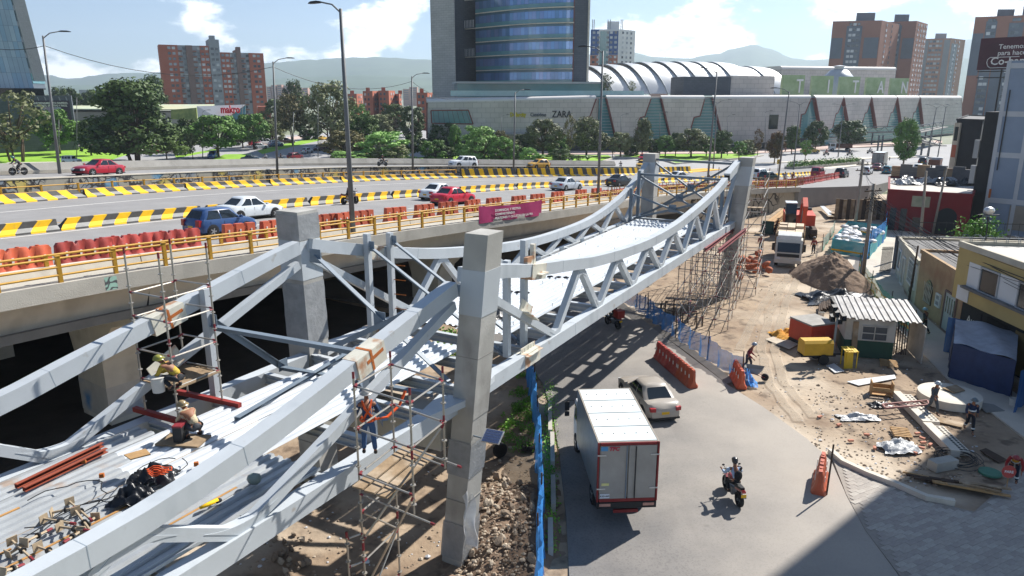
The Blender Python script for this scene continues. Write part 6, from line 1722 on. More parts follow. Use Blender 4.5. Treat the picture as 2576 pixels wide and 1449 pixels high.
far=mat('far_pink_brick','#a8867a',.9,var=.1,scale=.05)
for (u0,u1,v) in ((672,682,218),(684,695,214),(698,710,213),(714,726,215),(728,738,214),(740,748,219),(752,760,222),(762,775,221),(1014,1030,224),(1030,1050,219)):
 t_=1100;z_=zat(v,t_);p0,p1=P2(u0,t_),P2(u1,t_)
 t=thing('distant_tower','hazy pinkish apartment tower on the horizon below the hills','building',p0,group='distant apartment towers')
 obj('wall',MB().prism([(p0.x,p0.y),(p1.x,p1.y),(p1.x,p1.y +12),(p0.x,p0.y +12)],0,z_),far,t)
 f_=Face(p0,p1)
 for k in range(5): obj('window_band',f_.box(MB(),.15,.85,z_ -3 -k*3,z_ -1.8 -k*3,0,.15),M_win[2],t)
for (u0,u1,v,tt_) in ((200,245,226,700),(250,300,228,760),(1590,1612,165,600),(1640,1680,167,650)):
 z_=zat(v,tt_);p0,p1=P2(u0,tt_),P2(u1,tt_);o=obj('distant_block',MB().prism([(p0.x,p0.y),(p1.x,p1.y),(p1.x,p1.y +15),(p0.x,p0.y +15)],0,z_),far if u0 > 1000 else M_grywall)
 tag(o,'low distant block showing over the roofs and treetops','building','distant low blocks')
M_fb=mat('footbridge_grey','#4f565c',.6,var=.1)
ff=thing('far_footbridge','grey steel truss footbridge with ramps in front of the mall','bridge',P2(2180,225))
def trussline(p,q,h=1.6,n=14):
 p,q=Vector(p),Vector(q)
 for dz in (0,h): obj('chord',MB().beam(p +Vector((0,0,dz)),q +Vector((0,0,dz)),.18,.2),M_fb,ff)
 for i in range(n):
  a,b=p.lerp(q,i/n),p.lerp(q,(i +1)/n);up_=Vector((0,0,h))
  mb=MB();mb.beam(a +(up_ if i % 2 else Vector()),b +(Vector() if i % 2 else up_),.1,.1);obj('web_member',mb,M_fb,ff)
for dt in (0,3):
 trussline(AT(2040,336,226 +dt),AT(2292,330,232 +dt),n=18);trussline(AT(2292,334,200 +dt),AT(2372,318,232 +dt),n=10);trussline(AT(2030,352,214 +dt),AT(2130,342,214 +dt),1.2,10)
 trussline(AT(2290,346,196 +dt),AT(2366,366,180 +dt),1.1,10)
for dv in (0,3): obj('walkway',MB().beam(AT(2040,337,227.5),AT(2292,331,233.5),3,.2),M_conc_dk,ff) if dv==0 else None
obj('walkway',MB().beam(AT(2292,335,201.5),AT(2372,319,233.5),3,.2),M_conc_dk,ff);obj('walkway',MB().beam(AT(2290,347,197.5),AT(2366,367,181.5),3,.2),M_conc_dk,ff)
for u,v,t_ in ((2100,335,228),(2196,332,230),(2212,340,205),(2222,340,205),(2286,334,202),(2330,328,215),(2345,324,222),(2322,352,190),(2340,355,186)):
 p=AT(u,v,t_);obj('leg',MB().beam((p.x,p.y,0),p,.35,.35,up=(0,1,0)),M_fb,ff)
# ============================================================ TREES AND PLANTS
def leafmat(name,c1,c2):
 m=mat(name,c1,.6,var=.3,scale=.9,col2=c2,detail=4,spec=.25,contrast=(.35,.65))
 n,l=m.node_tree.nodes,m.node_tree.links;b=n['Principled BSDF']
 b.inputs['Subsurface Weight'].default_value=0
 vary(m,.75,1.25)
 return m
LM={'dark': leafmat('leaf_dark','#2e4220','#54682f'),'mid': leafmat('leaf_mid','#436428','#6f9440'),'olive': leafmat('leaf_olive','#5f6644','#878b60'),
      'light': leafmat('leaf_light','#628b3c','#8fb262'),'brown': leafmat('leaf_brown','#615c3a','#857d4e'),'rust': leafmat('leaf_rust','#54562c','#8a5a35')}
M_bark=mat('bark','#5b4c3e',.95,var=.25,scale=2.5,bump=.6,bscale=8)
def tree_meshes(seed,shape='round',leaf=.42,n=1500,clumps=26,trunkh=.3,multi=1):
 """unit tree: height 1, crown radius .36; leaf size relative"""
 rg=random.Random(seed);tr=MB();lf=MB();cl=[]
 for m_ in range(multi):
  a0=rg.uniform(0,6.28);lean=.0 if multi==1 else .12
  top=Vector((math.cos(a0)*lean,math.sin(a0)*lean,trunkh +.12));b0=Vector((math.cos(a0)*.02*multi,math.sin(a0)*.02*multi,-.02))
  r0=.028 if multi==1 else .016
  tr.path([b0,b0.lerp(top,.5) +Vector((rg.uniform(-.01,.01),rg.uniform(-.01,.01),0)),top],[r0,r0*.75,r0*.55],7)
 for c in range(clumps):
  k=(c +.5)/clumps
  if shape=='cone': z=trunkh +(1 -trunkh)*(k**1.15);rr=.36*(1 -.80*k)**.8 +.03
  elif shape=='vase': z=trunkh +(1 -trunkh)*k;rr=.12 +.26*math.sin(k*2.6)
  elif shape=='oval': z=trunkh +(1 -trunkh)*k;rr=.30*math.sin(math.pi*(.08 +.86*k))**.6
  else: z=trunkh +(1 -trunkh)*k;rr=.38*math.sin(math.pi*(.12 +.80*k))**.55
  a=c*2.399 +rg.uniform(-.4,.4);d=rr*math.sqrt(rg.uniform(.25,1))
  p=Vector((math.cos(a)*d,math.sin(a)*d,min(.95,z +rg.uniform(-.03,.03))))
  cl.append((p,rg.uniform(.075,.135)*(1.1 if shape != 'cone' else 1.0)))
 for p,r in cl:
  s_=Vector((p.x*.15,p.y*.15,max(trunkh*.7,min(trunkh +.1,p.z -.15))))
  tr.path([s_,s_.lerp(p,.55) +Vector((0,0,-.01)),p],[.011,.007,.003],5)
 per=n // clumps
 for p,r in cl:
  for i in range(per):
   v=Vector((rg.gauss(0,1),rg.gauss(0,1),rg.gauss(0,1))).normalized()*r*rg.uniform(.45,1.1)
   v.z *= .8
   c_=p +v;nn=(v.normalized() +Vector((rg.uniform(-.8,.8),rg.uniform(-.8,.8),rg.uniform(-.3,.9)))).normalized()
   x=nn.cross(Vector((rg.uniform(-1,1),rg.uniform(-1,1),rg.uniform(-1,1)))).normalized();y=nn.cross(x)
   s=leaf*.05*rg.uniform(.6,1.3)
   lf.add([c_ -x*s,c_ +y*s*.55,c_ +x*s,c_ -y*s*.55],[(0,1,2,3)])
 return tr,lf
PROTO={}
def proto(kind,mkey):
 k=(kind,mkey)
 if k in PROTO: return PROTO[k]
 spec={'big': (1,'cone',.42,12000,60,.16,3),'round': (2,'round',.62,4600,30,.3,1),'oval': (3,'oval',.55,4400,30,.25,1),'tall': (4,'round',.5,3800,30,.38,2),'vase': (5,'vase',.6,1300,24,.25,4),'bush': (6,'round',.62,5200,30,.05,3),'small': (7,'round',.9,900,16,.35,1),'sparse': (8,'oval',.6,700,18,.3,1)}[kind]
 tr,lf=tree_meshes(*spec)
 PROTO[k]=(mesh_of('trunk',tr,M_bark,True),mesh_of('crown',lf,LM[mkey],fix=False));return PROTO[k]
def tree(kind,mk,u,vb,vt,wpx,label,cat='tree',z=0.,rot=None,name='tree',group=None):
 p=G(u,vb,z);t_=p.y*CP +(CAM_H -z)*SP
 top=PLANE(u,vt,p,Vector((p.x,p.y,0)).normalized());h=max(.6,top.z -z)
 wd=wpx/F_PX*t_/.78
 rz=random.Random(int(u*7 +vb)).uniform(0,6.28) if rot is None else rot
 t=thing(name,label,cat,p,rz,group);m=Matrix.Translation(p) @ Matrix.Rotation(rz,4,'Z') @ Matrix.Diagonal((wd,wd,h,1))
 t.scale=(wd,wd,h);BASE[t.name]=m
 a,b=proto(kind,mk);put('trunk',a,t);put('crown',b,t)
 return t
for a in (('big','dark',345,409,205,235,'huge dark evergreen tree behind the graffiti parapet'),
          ('vase','olive',38,408,232,170,'bare-stemmed olive tree behind the cyclist'),
          ('round','mid',150,388,278,95,'bright green tree in front of the dark podium poster'),
          ('round','dark',232,392,303,70,'dark small tree left of the huge evergreen'),
          ('round','mid',552,396,292,125,'glossy broadleaf tree by the blue pickup'),
          ('round','dark',480,388,300,70,'dim tree between the evergreen and the glossy broadleaf tree'),
          ('sparse','olive',420,402,330,50,'thin half-bare young tree beside the red hatchback'),
          ('sparse','olive',485,400,330,30,'thin sapling by the lamp post on the avenue'),
          ('round','mid',640,376,288,85,'street tree under the apartment block'),
          ('round','brown',610,372,312,60,'brownish street tree behind the glossy broadleaf tree'),
          ('tall','brown',740,366,240,85,'tall brown-green eucalyptus by the grass median'),
          ('tall','olive',832,388,211,125,'tallest pale eucalyptus near the avenue bend'),
          ('oval','dark',398,330,193,68,'dark far tree against the brick apartment block'),
          ('bush','dark',925,392,290,85,'dark tall shrub at the avenue bend'),
          ('bush','brown',872,402,330,110,'brown-green shrub mass below the tall eucalyptus'),
          ('bush','light',968,406,333,120,'sunlit green shrub mass with drooping leaves'),
          ('bush','olive',985,409,362,90,'low olive shrub near the black motorcycle'),
          ('bush','light',880,411,381,110,'pale green low shrub behind the parapet'),
          ('bush','mid',1090,402,353,65,'rounded green bush left of the slender young tree'),
          ('oval','mid',1145,398,316,38,'slender young tree in front of the mall corner'),
          ('bush','light',1208,409,318,95,'large feathery light green tree beside the white car'),
          ('bush','mid',1262,410,345,70,'green tree behind the feathery light one'),
          ('round','brown',1258,398,330,45,'brown tree by the mall entrance canopy'),
          ('bush','dark',1115,385,310,80,'dark tree mass in front of the mall shopfront'),
          ('round','olive',1368,398,302,95,'grey-olive tree below the black store lettering'),
          ('sparse','brown',1432,400,292,45,'nearly bare tree below the black store lettering'),
          ('bush','dark',1412,414,374,58,'dark rounded bush on the lawn'),
          ('bush','light',1330,411,372,45,'light green bush beside the fan palm'),
          ('oval','olive',1476,394,298,85,'olive tree in front of the first glass slot'),
          ('sparse','dark',1455,412,390,25,'small dark sapling on the lawn'),
          ('round','olive',1560,396,334,55,'pale street tree beside the second stone panel'),
          ('sparse','brown',1540,396,345,30,'thin brown street tree beside the pale one'),
          ('oval','olive',1615,396,300,50,'tall narrow street tree by the glass slot'),
          ('round','mid',1672,394,342,50,'green street tree left of the far pylon'),
          ('round','olive',1740,396,325,75,'spreading olive tree over the lawn'),
          ('round','dark',1700,393,335,40,'dark tree beside the spreading olive tree'),
          ('small','mid',1858,404,356,40,'small lollipop tree on the kerb edge'),
          ('oval','dark',1815,398,330,60,'dark street tree behind the lollipop tree'),
          ('oval','rust',1948,412,333,48,'young tree with rust and green leaves by the traffic island'),
          ('sparse','rust',1905,395,325,35,'thin rusty tree by the stairs'),
          ('small','light',2025,407,354,32,'pale green sapling on the median'),
          ('round','dark',2048,384,306,55,'dark tree in front of the far footbridge'),
          ('oval','dark',1990,388,318,45,'dark tree left of the far footbridge'),
          ('round','dark',2135,378,304,75,'dark pruned tree by the footbridge'),
          ('round','olive',2255,350,292,50,'olive tree rising behind the footbridge'),
          ('oval','mid',2272,424,303,70,'full upright green tree beside the white box truck'),
          ('bush','light',2385,335,303,40,'light bush behind the black clad building'),
          ('tall','dark',175,330,222,70,'dark distant tree over the supermarket roof'),
          ('bush','dark',215,332,235,60,'distant dense tree over the supermarket roof'),
          ('bush','dark',260,332,228,70,'distant rounded tree beside the huge evergreen'),
          ('bush','olive',140,330,240,60,'distant olive tree over the supermarket roof'),
          ('bush','dark',700,335,250,70,'distant dark tree beyond the lamp post'),
          ('tall','dark',745,325,205,50,'distant tall tree against the pink towers'),
          ('bush','dark',990,335,262,70,'dark tree clump below the stepped brick blocks'),
          ('bush','dark',1040,345,268,60,'dark tree clump beside the mall corner'),
          ('bush','mid',900,330,262,60,'green tree clump left of the stepped brick blocks'),
          ('bush','olive',690,360,310,50,'olive tree by the side road'),
          ('bush','brown',1210,388,335,60,'dull brown tree in the mall forecourt')):
 tree(*a)
for i,(u,vb,vt,w) in enumerate(((1040,398,340,60),(1170,404,362,50),(1285,404,352,55),(1230,398,346,60),(1310,396,340,45),(1400,392,338,60),(1505,393,335,55),(1590,392,348,45),(1640,393,350,40),(1775,394,345,50),(1880,390,352,40),(1120,400,368,60),(60,372,318,60),(110,380,330,60),(300,372,318,70),(440,368,312,70),(520,362,310,60),(590,366,318,55),(690,352,300,60),(780,352,296,60),(860,372,312,60),(910,352,296,70),(960,345,288,60))):
 tree('bush' if i % 3 else 'round',('dark','mid','olive','dark')[i % 4],u,vb,vt,w,'leafy tree filling the green belt between the larger trees',group='trees of the green belt')
for i,(u,vt,lab) in enumerate(((1537,185,'umbrella-shaped roof tree in front of the first vault shells'),(1602,204,'thin roof tree beside the terrace pergola'))):
 p=f1.at(f1.a_of(u),14.6,-4.5);h=zat(vt,205) -14.6
 t=thing('roof_tree',lab,'tree',p,.4*i);t.scale=(h*.85,h*.85,h);BASE[t.name]=Matrix.Translation(p)
 a,b=proto('sparse','olive');put('trunk',a,t);put('crown',b,t)
def palm(u,vb,vt,wpx,label,nfr=16,stem=True):
 p=G(u,vb);t_=p.y*CP +CAM_H*SP;top=PLANE(u,vt,p,Vector((p.x,p.y,0)).normalized()).z;Rr=wpx/2/F_PX*t_
 t=thing('palm_tree',label,'tree',p);hb=top -Rr*.6 if stem else .3
 if stem: obj('trunk',MB().path([p +Vector((0,0,-.2)),p +Vector((.1,0,hb))],[.22,.16],8),M_bark,t,True)
 mb=MB();rg=random.Random(int(u))
 for k in range(nfr):
  a=k*2.4;el=rg.uniform(-.2,1.1) if stem else rg.uniform(.7,1.35);d=Vector((math.cos(a),math.sin(a),0));pr=None
  L_=Rr*rg.uniform(.8,1.1) if stem else (top)*rg.uniform(.7,1.)
  sd=Vector((-d.y,d.x,0));pts=[]
  for q in range(7):
   s=q/6;c=p +Vector((0,0,hb)) +d*L_*s*math.cos(el*(1 -.3*s)) +Vector((0,0,L_*(s*math.sin(el) -.55*s*s)))
   pts.append((c,L_*.16*math.sin(math.pi*(.08 +.88*s))))
  mb.loft([[c -sd*w +Vector((0,0,-w*.5)),c,c +sd*w +Vector((0,0,-w*.5))] for c,w in pts],closed=False,caps=False)
 obj('fronds',mb,LM['dark' if stem else 'mid'],t,fix=False)
palm(1203,372,283,50,'dark fan palm rising in front of the mall wall')
palm(1348,410,358,60,'traveller palm clump with grey-green blades on the lawn',14,False)
palm(1478,405,378,30,'small spiky plant near the lawn edge',9,False)
hp=thing('median_planter','long concrete planter with a clipped green hedge on the highway median','planter',G(2060,420))
a,b=G(1985,428),G(2156,413);obj('planter_wall',MB().beam(a +Vector((0,0,.35)),b +Vector((0,0,.35)),2.4,.7),M_conc,hp)
mb=MB();rg=random.Random(4)
for i in range(2600):
 k=rg.random();c=a.lerp(b,k) +Vector((rg.uniform(-1,1),rg.uniform(-1,1),.7 +abs(rg.gauss(0,.45))))
 x=Vector((rg.uniform(-1,1),rg.uniform(-1,1),rg.uniform(-1,1))).normalized();y=x.cross(Vector((rg.uniform(-1,1),.3,rg.uniform(-1,1)))).normalized();s=rg.uniform(.12,.25)
 mb.add([c -x*s,c +y*s*.6,c +x*s,c -y*s*.6],[(0,1,2,3)])
obj('hedge',mb,LM['mid'],hp,fix=False)
M_pole=mat('lamp_pole','#6d6f70',.6,metal=.2,var=.15,scale=1.5)
def lamp_post(base,top,label,head=(-1,0,0),double=False,group=None,arm=1.6,r=.1):
 base,top=Vector(base),Vector(top);t=thing('lamp_post',label,'street lamp',base,group=group)
 obj('pole',MB().path([base,base.lerp(top,.5),top],[r*1.25,r,r*.7],8),M_pole,t,True)
 for s in ((1,-1) if double else (1,)):
  d=Vector(head).normalized()*s;e=top +d*arm +Vector((0,0,arm*.28))
  obj('arm',MB().path([top -Vector((0,0,.2)),top +d*arm*.4 +Vector((0,0,arm*.16)),e],.045,6),M_pole,t,True)
  sd=d.cross(Vector((0,0,1)))
  mb=MB();mb.loft([[e +d*x -sd*w -Vector((0,0,.05)),e +d*x +sd*w -Vector((0,0,.05)),e +d*x +sd*w*.8 +Vector((0,0,h)),e +d*x -sd*w*.8 +Vector((0,0,h))] for x,w,h in ((-.1,.08,.02),(.15,.17,.07),(.6,.17,.06),(.85,.1,.0))]);obj('lamp_head',mb,M_trim if not double else M_pole,t,40)
 return t
def vlamp(u,vt,a,la,zf,label,head,r=.11):
 p=VP(a,la,-.4,zf);n=Vector((p.x,p.y,0)).normalized();top=PLANE(u,vt,p,n)
 return lamp_post(p,(p.x +(top.x -p.x)*.35,p.y +(top.y -p.y)*.35,top.z),label,head,r=r)
hd=Vector((-DA.y,DA.x,0))
aa=al_for_u(889,-1.4)
vlamp(856,22,aa,L0(aa) -1.4,zdeck,'tall grey lamp post on the viaduct edge beside the wrapped pylon',hd,.13)
for u,vt,lab in ((1519,128,'lamp post on the viaduct edge left of the far pylons'),(1815,180,'lamp post seen between the two far pylons'),(2003,230,'lamp post above the far red barriers')):
 aa={1519: al_for_u(1504,-1.4),1815: 84,2003: 101}[u]
 vlamp(u,vt,aa,L0(aa) -1.4,zdeck,lab,hd)
for u,ub,vt,lab in ((108,150,90,'tilted dark lamp post behind the cyclist'),(687,700,155,'dark lamp post on the far parapet by the avenue'),(1036,1042,192,'dark lamp post on the far parapet by the shrubs'),(1296,1296,232,'dark lamp post on the far parapet by the mall')):
 p=HIT(ub,412,lambda x,y: zupper(x,y) +.9);a=al_(p.x,p.y);p=VP(a,la_(p.x,p.y) -.3,0,zupper);top=PLANE(u,vt,p,Vector((p.x,p.y,0)).normalized())
 lamp_post(p -Vector((0,0,.6)),top,lab,(1,.2,0),r=.12,arm=1.4)
for u,vb,vt,lab in ((193,402,245,'slim lamp post in the left park'),(148,405,300,'short lamp post on the left lawn'),(510,396,280,'lamp post by the blue pickup'),(610,372,262,'lamp post in front of the brick apartment block'),(738,400,282,'grey lamp post on the avenue'),(800,396,260,'grey lamp post by the maroon car'),(880,365,268,'pale lamp post far down the avenue'),
                       (1262,392,292,'lamp post with two short heads by the mall'),(1562,392,290,'lamp post by the second stone panel'),(1660,392,285,'lamp post by the third stone panel'),(1600,388,300,'pale pole in front of the glass slot'),(1925,385,282,'lamp post by the entrance recess'),(1830,392,292,'lamp post behind the lollipop tree')):
 p=G(u,vb);top=PLANE(u,vt,p,Vector((p.x,p.y,0)).normalized());lamp_post(p,top,lab,(1,0,0),r=.09,arm=1.2)
for u,ub,vb,vt,lab in ((1805,1794,425,258,'double-headed lamp post on the median near the lollipop tree'),(2012,1996,430,262,'double-headed lamp post by the hedge planter'),(2122,2108,396,268,'double-headed lamp post by the small white truck'),(2356,2330,405,270,'double-headed lamp post left of the black clad building'),(2380,2358,400,268,'second double-headed lamp post left of the black clad building')):
 p=G(ub,vb);top=PLANE(u,vt,p,Vector((p.x,p.y,0)).normalized());lamp_post(p,top,lab,(1,.1,0),True,r=.12,arm=2.2)
def cable(pts,r,label,name='overhead_cable',m=None,cat='cable',group=None):
 out=[]
 for a,b,sag in pts:
  a,b=Vector(a),Vector(b);out+=[a.lerp(b,i/12) -Vector((0,0,sag*4*(i/12)*(1 -i/12))) for i in range(13)]
 o=obj(name,MB().path(out,r,4),m or M_trim);return tag(o,label,cat,group)
cable([(AT(-40,118,88),AT(112,115,90),.4),(AT(112,115,90),AT(687,168,104),2.2),(AT(687,168,104),AT(1036,205,118),2.0),(AT(1036,205,118),AT(1150,250,170),1.)],.035,'black cable slung between the lamp posts of the far parapet')
for u,v,lab,c1,c2 in ((1080,396,'pedestrian in dark clothes by the mall corner','#2d2f35','#33363c'),(1640,388,'pedestrian on the pavement by the lawn','#7a6a5c','#33363c'),(1735,388,'pedestrian in dark clothes near the fence','#2e3038','#2b2d33'),(1975,384,'pedestrian by the stairs','#8a4a42','#33363c')):
 person(gf(u,v,90,.18),lab,'walk',c1,c2)
def chevron_sign(p,label):
 t=thing('road_sign',label,'sign',p);obj('post',MB().tube(p,p +Vector((0,0,2.2)),.05,6),M_pole,t)
 obj('sign_board',MB().obox(p +Vector((0,-.04,2.0)),(.6,0,0),(0,.03,0),(0,0,.9)),M_yelb,t)
 for dz in (-.22,.12):
  mb=MB();c=p +Vector((0,-.065,2.0 +dz));mb.beam(c +Vector((-.22,0,-.1)),c +Vector((0,0,.1)),.02,.12,up=(0,0,1));mb.beam(c +Vector((.22,0,-.1)),c +Vector((0,0,.1)),.02,.12);obj('chevron',mb,M_blk,t)
chevron_sign(G(1956,432,.2),'yellow chevron sign on the traffic island by the planter')
chevron_sign(G(826,401),'yellow chevron sign by the avenue shrubs')
# ============================================================ CONSTRUCTION SITE
Z=Vector((0,0,1))
def V3(p,z=0.): return Vector((p[0],p[1],z))
def net_mat(name,c,alpha=.72):
 m=mat(name,c,.7,var=.15,scale=2.,alpha=alpha,col2=None);return m
M_bnet=net_mat('blue_net','#3f90dc',.68);M_bnet2=net_mat('blue_net_dark','#255a94',.85);M_gnet=net_mat('green_net','#3fa58c',.6)
M_ynet=mat('net_yellow_band','#c9a63c',.7,var=.1,alpha=.75);M_tarpw=mat('white_sack','#cfd0d2',.6,var=.15,scale=3,bump=.4,bscale=6)
M_rubw=mat('post_wood_dark','#4a3b30',.9,var=.2,scale=3);M_black=mat('black_plastic','#191b1f',.35,var=.2,scale=3,bump=.6,bscale=5)
M_sheet=mat('steel_sheet','#d5d9dc',.35,metal=.3,var=.08,scale=1)
def wavy(a,b,z0,z1,n=24,m=6,amp=.12,sag=.0,ph=0.):
 a,b=Vector(a),Vector(b);d=(b -a).normalized();nn=Vector((d.y,-d.x,0))
 def fn(i,j):
  k=4*i*(1 -i)
  return a.lerp(b,i) +nn*amp*(math.sin(i*19 +ph)*.6 +math.sin(i*41 +j*3 +ph)*.4)*(1 -j*.5) +Vector((0,0,z0 +(z1 -z0)*j -sag*k*j))
 return fn,n,m
def net(name,label,posts,h,m,band=None,sag=.2,lean=0.,cat='netting',z0=.02,tag_=True,pm=M_rubw,amp=.12):
 """netting strung between posts (list of ground points)"""
 t=thing(name,label,cat,posts[0])
 for i,p in enumerate(posts):
  q=Vector(p);obj('post',MB().path([q -Z*.2,q +Z*(h +.35) +Vector((random.uniform(-.08,.08),random.uniform(-.08,.08),0))],[.04,.03],5),pm,t)
 for i,(a,b) in enumerate(zip(posts,posts[1:])):
  fn,n_,m_=wavy(V3(a),V3(b),z0,h,sag=sag,ph=i*2.1,amp=amp);obj('net_panel',MB().grid(fn,n_,m_),m,t,True,fix=False)
  if band:
   for zb0,zb1,mm in band:
    f2,n2,m2=wavy(V3(a),V3(b),zb0,zb1,sag=sag*zb1/h,ph=i*2.1,amp=amp);nn=Vector(((Vector(b) -Vector(a)).y,-(Vector(b) -Vector(a)).x,0)).normalized()*.02
    obj('net_band',MB().grid(lambda u_,v_: f2(u_,v_) +nn,n2,2),mm,t,True,fix=False)
 return t
net('blue_netting','sagging blue netting along the street edge below the far bridge end',[G(1545,742),G(1630,800),G(1700,850),G(1780,905),G(1868,962)],1.45,M_bnet,sag=.25,amp=.25)
net('blue_netting','upright blue netting running between the rubble and the street',[G(1352,1640),G(1357,1449),G(1360,1330),G(1358,1220),G(1352,1110),G(1342,1020),G(1325,950)],1.9,M_bnet,sag=.15,amp=.2)
net('green_netting','green netting with yellow bands between the soil heap and the alley',[G(2160,690),G(2190,738),G(2235,795),G(2300,850)],1.5,M_gnet,[(.2,.45,M_ynet),(.85,1.05,M_ynet)],sag=.15)
net('blue_netting','blue netting hung on poles beside the teal enclosure',[G(2162,700),G(2185,640),G(2222,610),G(2228,560)],2.4,M_bnet,sag=.1)
net('green_netting','pale netting between two wooden poles beside the brick truck',[G(2068,632),G(2098,585)],1.4,mat('pale_net','#b9cfc4',.7,alpha=.6,var=.1),[(.1,.35,M_gnet)],sag=.25)
te=thing('tarp_enclosure','low enclosure wrapped in teal tarpaulin with a yellow band holding white sacks','enclosure',G(2150,640))
M_teal_t=mat('teal_tarp','#3f9ba8',.6,var=.12,scale=2,alpha=.95)
cs=[G(2090,637),G(2185,652),G(2228,600),G(2130,588)]
for i in range(4):
 a,b=cs[i],cs[(i +1) % 4];fn,n_,m_=wavy(a,b,.02,1.45,amp=.08,ph=i);obj('tarp_side',MB().grid(fn,20,5),M_teal_t,te,True,fix=False)
 f2,n2,m2=wavy(a,b,.35,.5,amp=.08,ph=i);nn=Vector(((b -a).y,-(b -a).x,0)).normalized()*(.03 if i==0 else -.03)
 obj('yellow_band',MB().grid(lambda u_,v_: f2(u_,v_) +nn,20,1),M_yelb,te,True,fix=False)
rg=random.Random(8)
sackm=[mesh_of('sack',MB().blob((0,0,0),.45,s,.35,2,(1.1,.75,.45)),M_tarpw,True) for s in range(3)]
for i in range(34):
 a,b=rg.random(),rg.random();p=cs[0].lerp(cs[1],a).lerp(cs[3].lerp(cs[2],a),.1 +.8*b);o=put('cement_sack',rg.choice(sackm),None,(p.x,p.y,1.0 +rg.random()*.5),(0,0,rg.random()*6));tag(o,'grey-white sack heaped inside the teal enclosure','sack','sacks in the teal enclosure')
cm=G(2092,706);mb=MB()
def soil(i,j):
 a=i*2*math.pi;r=j;x,y=math.cos(a)*r,math.sin(a)*r
 w=Vector((cm.x +x*2.9 -y*.4,cm.y +y*5.2,0));h=2.3*max(0,(1 -r**1.25))*(1 +.12*noise.noise(Vector((x*3,y*3,1))))
 h+=.35*noise.noise(w*.9)*(1 -r) +.2*noise.noise(w*2.3)*(1 -r*.8) +.1*noise.noise(w*5.5)*(1 -r*.7);return (w.x,w.y,h -.12*r)
mb.grid(soil,110,44);M_soil=mat('brown_soil','#7d6958',.95,var=.25,scale=1.2,bump=.8,bscale=7,detail=9)
o=obj('soil_heap',mb,M_soil,None,True);tag(o,'conical heap of brown soil beside the brick truck','soil heap')
sh=thing('site_shed','small white and green site shed under a corrugated metal roof','shed',G(2200,900))
c0,c1,c2=G(2108,868),G(2255,905),G(2300,860);M_shw=mat('shed_white','#b9b4aa',.8,var=.12,scale=1.2);add_layer(M_shw,'#8a8376',.9,.55,.72,.6);M_shg=mat('shed_green','#27483a',.8,var=.15,scale=1.2)
cA,cB=G(2120,895),G(2243,905);d1=(cB -cA);d2=Vector((d1.y,-d1.x,0)).normalized()*-3.2
if d2.y < 0: d2=-d2
hsh=2.35
def wallp(a,b,z0,z1,m,nm='wall_panel',th=.06):
 a,b=Vector(a),Vector(b);mb=MB();mb.beam(V3(a,(z0 +z1)/2),V3(b,(z0 +z1)/2),th,z1 -z0);return obj(nm,mb,m,sh)
for (a,b) in ((cA,cB),(cA +d2,cB +d2),(cA,cA +d2)):
 wallp(a,b,0,1.05,M_shg);wallp(a,b,1.055,hsh,M_shw)
e1=d1.normalized();nf=-d2.normalized()
wn_=wallp(cA +e1*.9 +nf*.05,cA +e1*2.2 +nf*.05,1.15,1.95,mat('window_mesh','#4a4c4e',.6,var=.2,scale=14),'window')
mb=MB()
for z in (1.13,1.55,1.97): mb.beam(V3(cA +e1*.85 +nf*.1,z),V3(cA +e1*2.25 +nf*.1,z),.05,.05)
for s in (.87,1.55,2.23): mb.beam(V3(cA +e1*s +nf*.1,1.13),V3(cA +e1*s +nf*.1,1.97),.05,.05,up=nf)
sub('window_frame',mb,M_shw,wn_)
mb=MB();mb.beam(V3(cA +e1*.55 +nf*.2,-.1),V3(cA +e1*.5 +nf*.06,2.2),.3,.05,up=nf);obj('leaning_board',mb,M_plank,sh)
side=cB +d2;wl_=[cB +e1*.9 +d2*.1,cB +e1*1.2 +d2*.95]
wallp(cB +e1*1.5 -nf*-.3,cB +e1*1.35 +d2*.8,0,2.2,M_shw,'open_door')
nr=12
for i in range(nr):
 a,b=cA -e1*.3 +(d1 +e1*1.6)*i/nr,cA -e1*.3 +(d1 +e1*1.6)*(i +1)/nr;mb=MB();r2=random.Random(i);o_=r2.uniform(-.1,.1)
 rg_=[]
 for s_ in (nf*(.35 +o_),d2 +nf*-.3):
  zz=2.42 if s_.dot(nf) > 0 else 2.75
  rg_.append([V3(a +s_,zz),V3(a.lerp(b,.3) +s_,zz),V3(a.lerp(b,.4) +s_,zz +.07),V3(a.lerp(b,.85) +s_,zz +.07),V3(b +s_,zz)])
 mb.loft(rg_,closed=False,caps=False);obj('roof_sheet',mb,mat('roof_zinc','#94928f',.5,metal=.3,var=.35,scale=1.2),sh,fix=False)
for i in range(9):
 mb=MB();p=cB +e1*(.25 +.09*i) +d2*.35;mb.tube(V3(p,0),V3(p +d2*.1 +e1*(i % 3 -1)*.1,2.2 -.1*(i % 3)),.03,5);o=obj('stored_pole',mb,M_rubw);tag(o,'dark pole stored upright at the open end of the shed','pole','poles stored in the shed')
gn=thing('generator','red diesel generator with a grey top standing beside the shed','generator',G(2045,875));gm=frame(G(2052,868),(G(2090,862) -G(2012,872)))
lo=lambda t,n_,mb,m,mt,sm=False: obj(n_,MB().add([mt @ Vector(v) for v in mb.v],mb.f),m,t,sm)
mb=MB();mb.box(-.95,.95,-.6,1.4,.25,1.45);lo(gn,'housing',mb,mat('generator_red','#b5402a',.5,var=.1,scale=2),gm)
mb=MB();mb.box(-.97,.97,-.62,1.42,1.455,1.55);lo(gn,'top_panel',mb,mat('generator_top','#8d8a84',.7,var=.2,scale=2),gm)
mb=MB();mb.box(-1,1,-.5,1.3,.02,.24);lo(gn,'skid',mb,M_trim,gm)
for x in (-.5,.4): mb=MB();mb.box(x -.3,x +.3,-.625,-.602,.5,1.2);lo(gn,'service_door',mb,mat('generator_red','#b5402a'),gm)
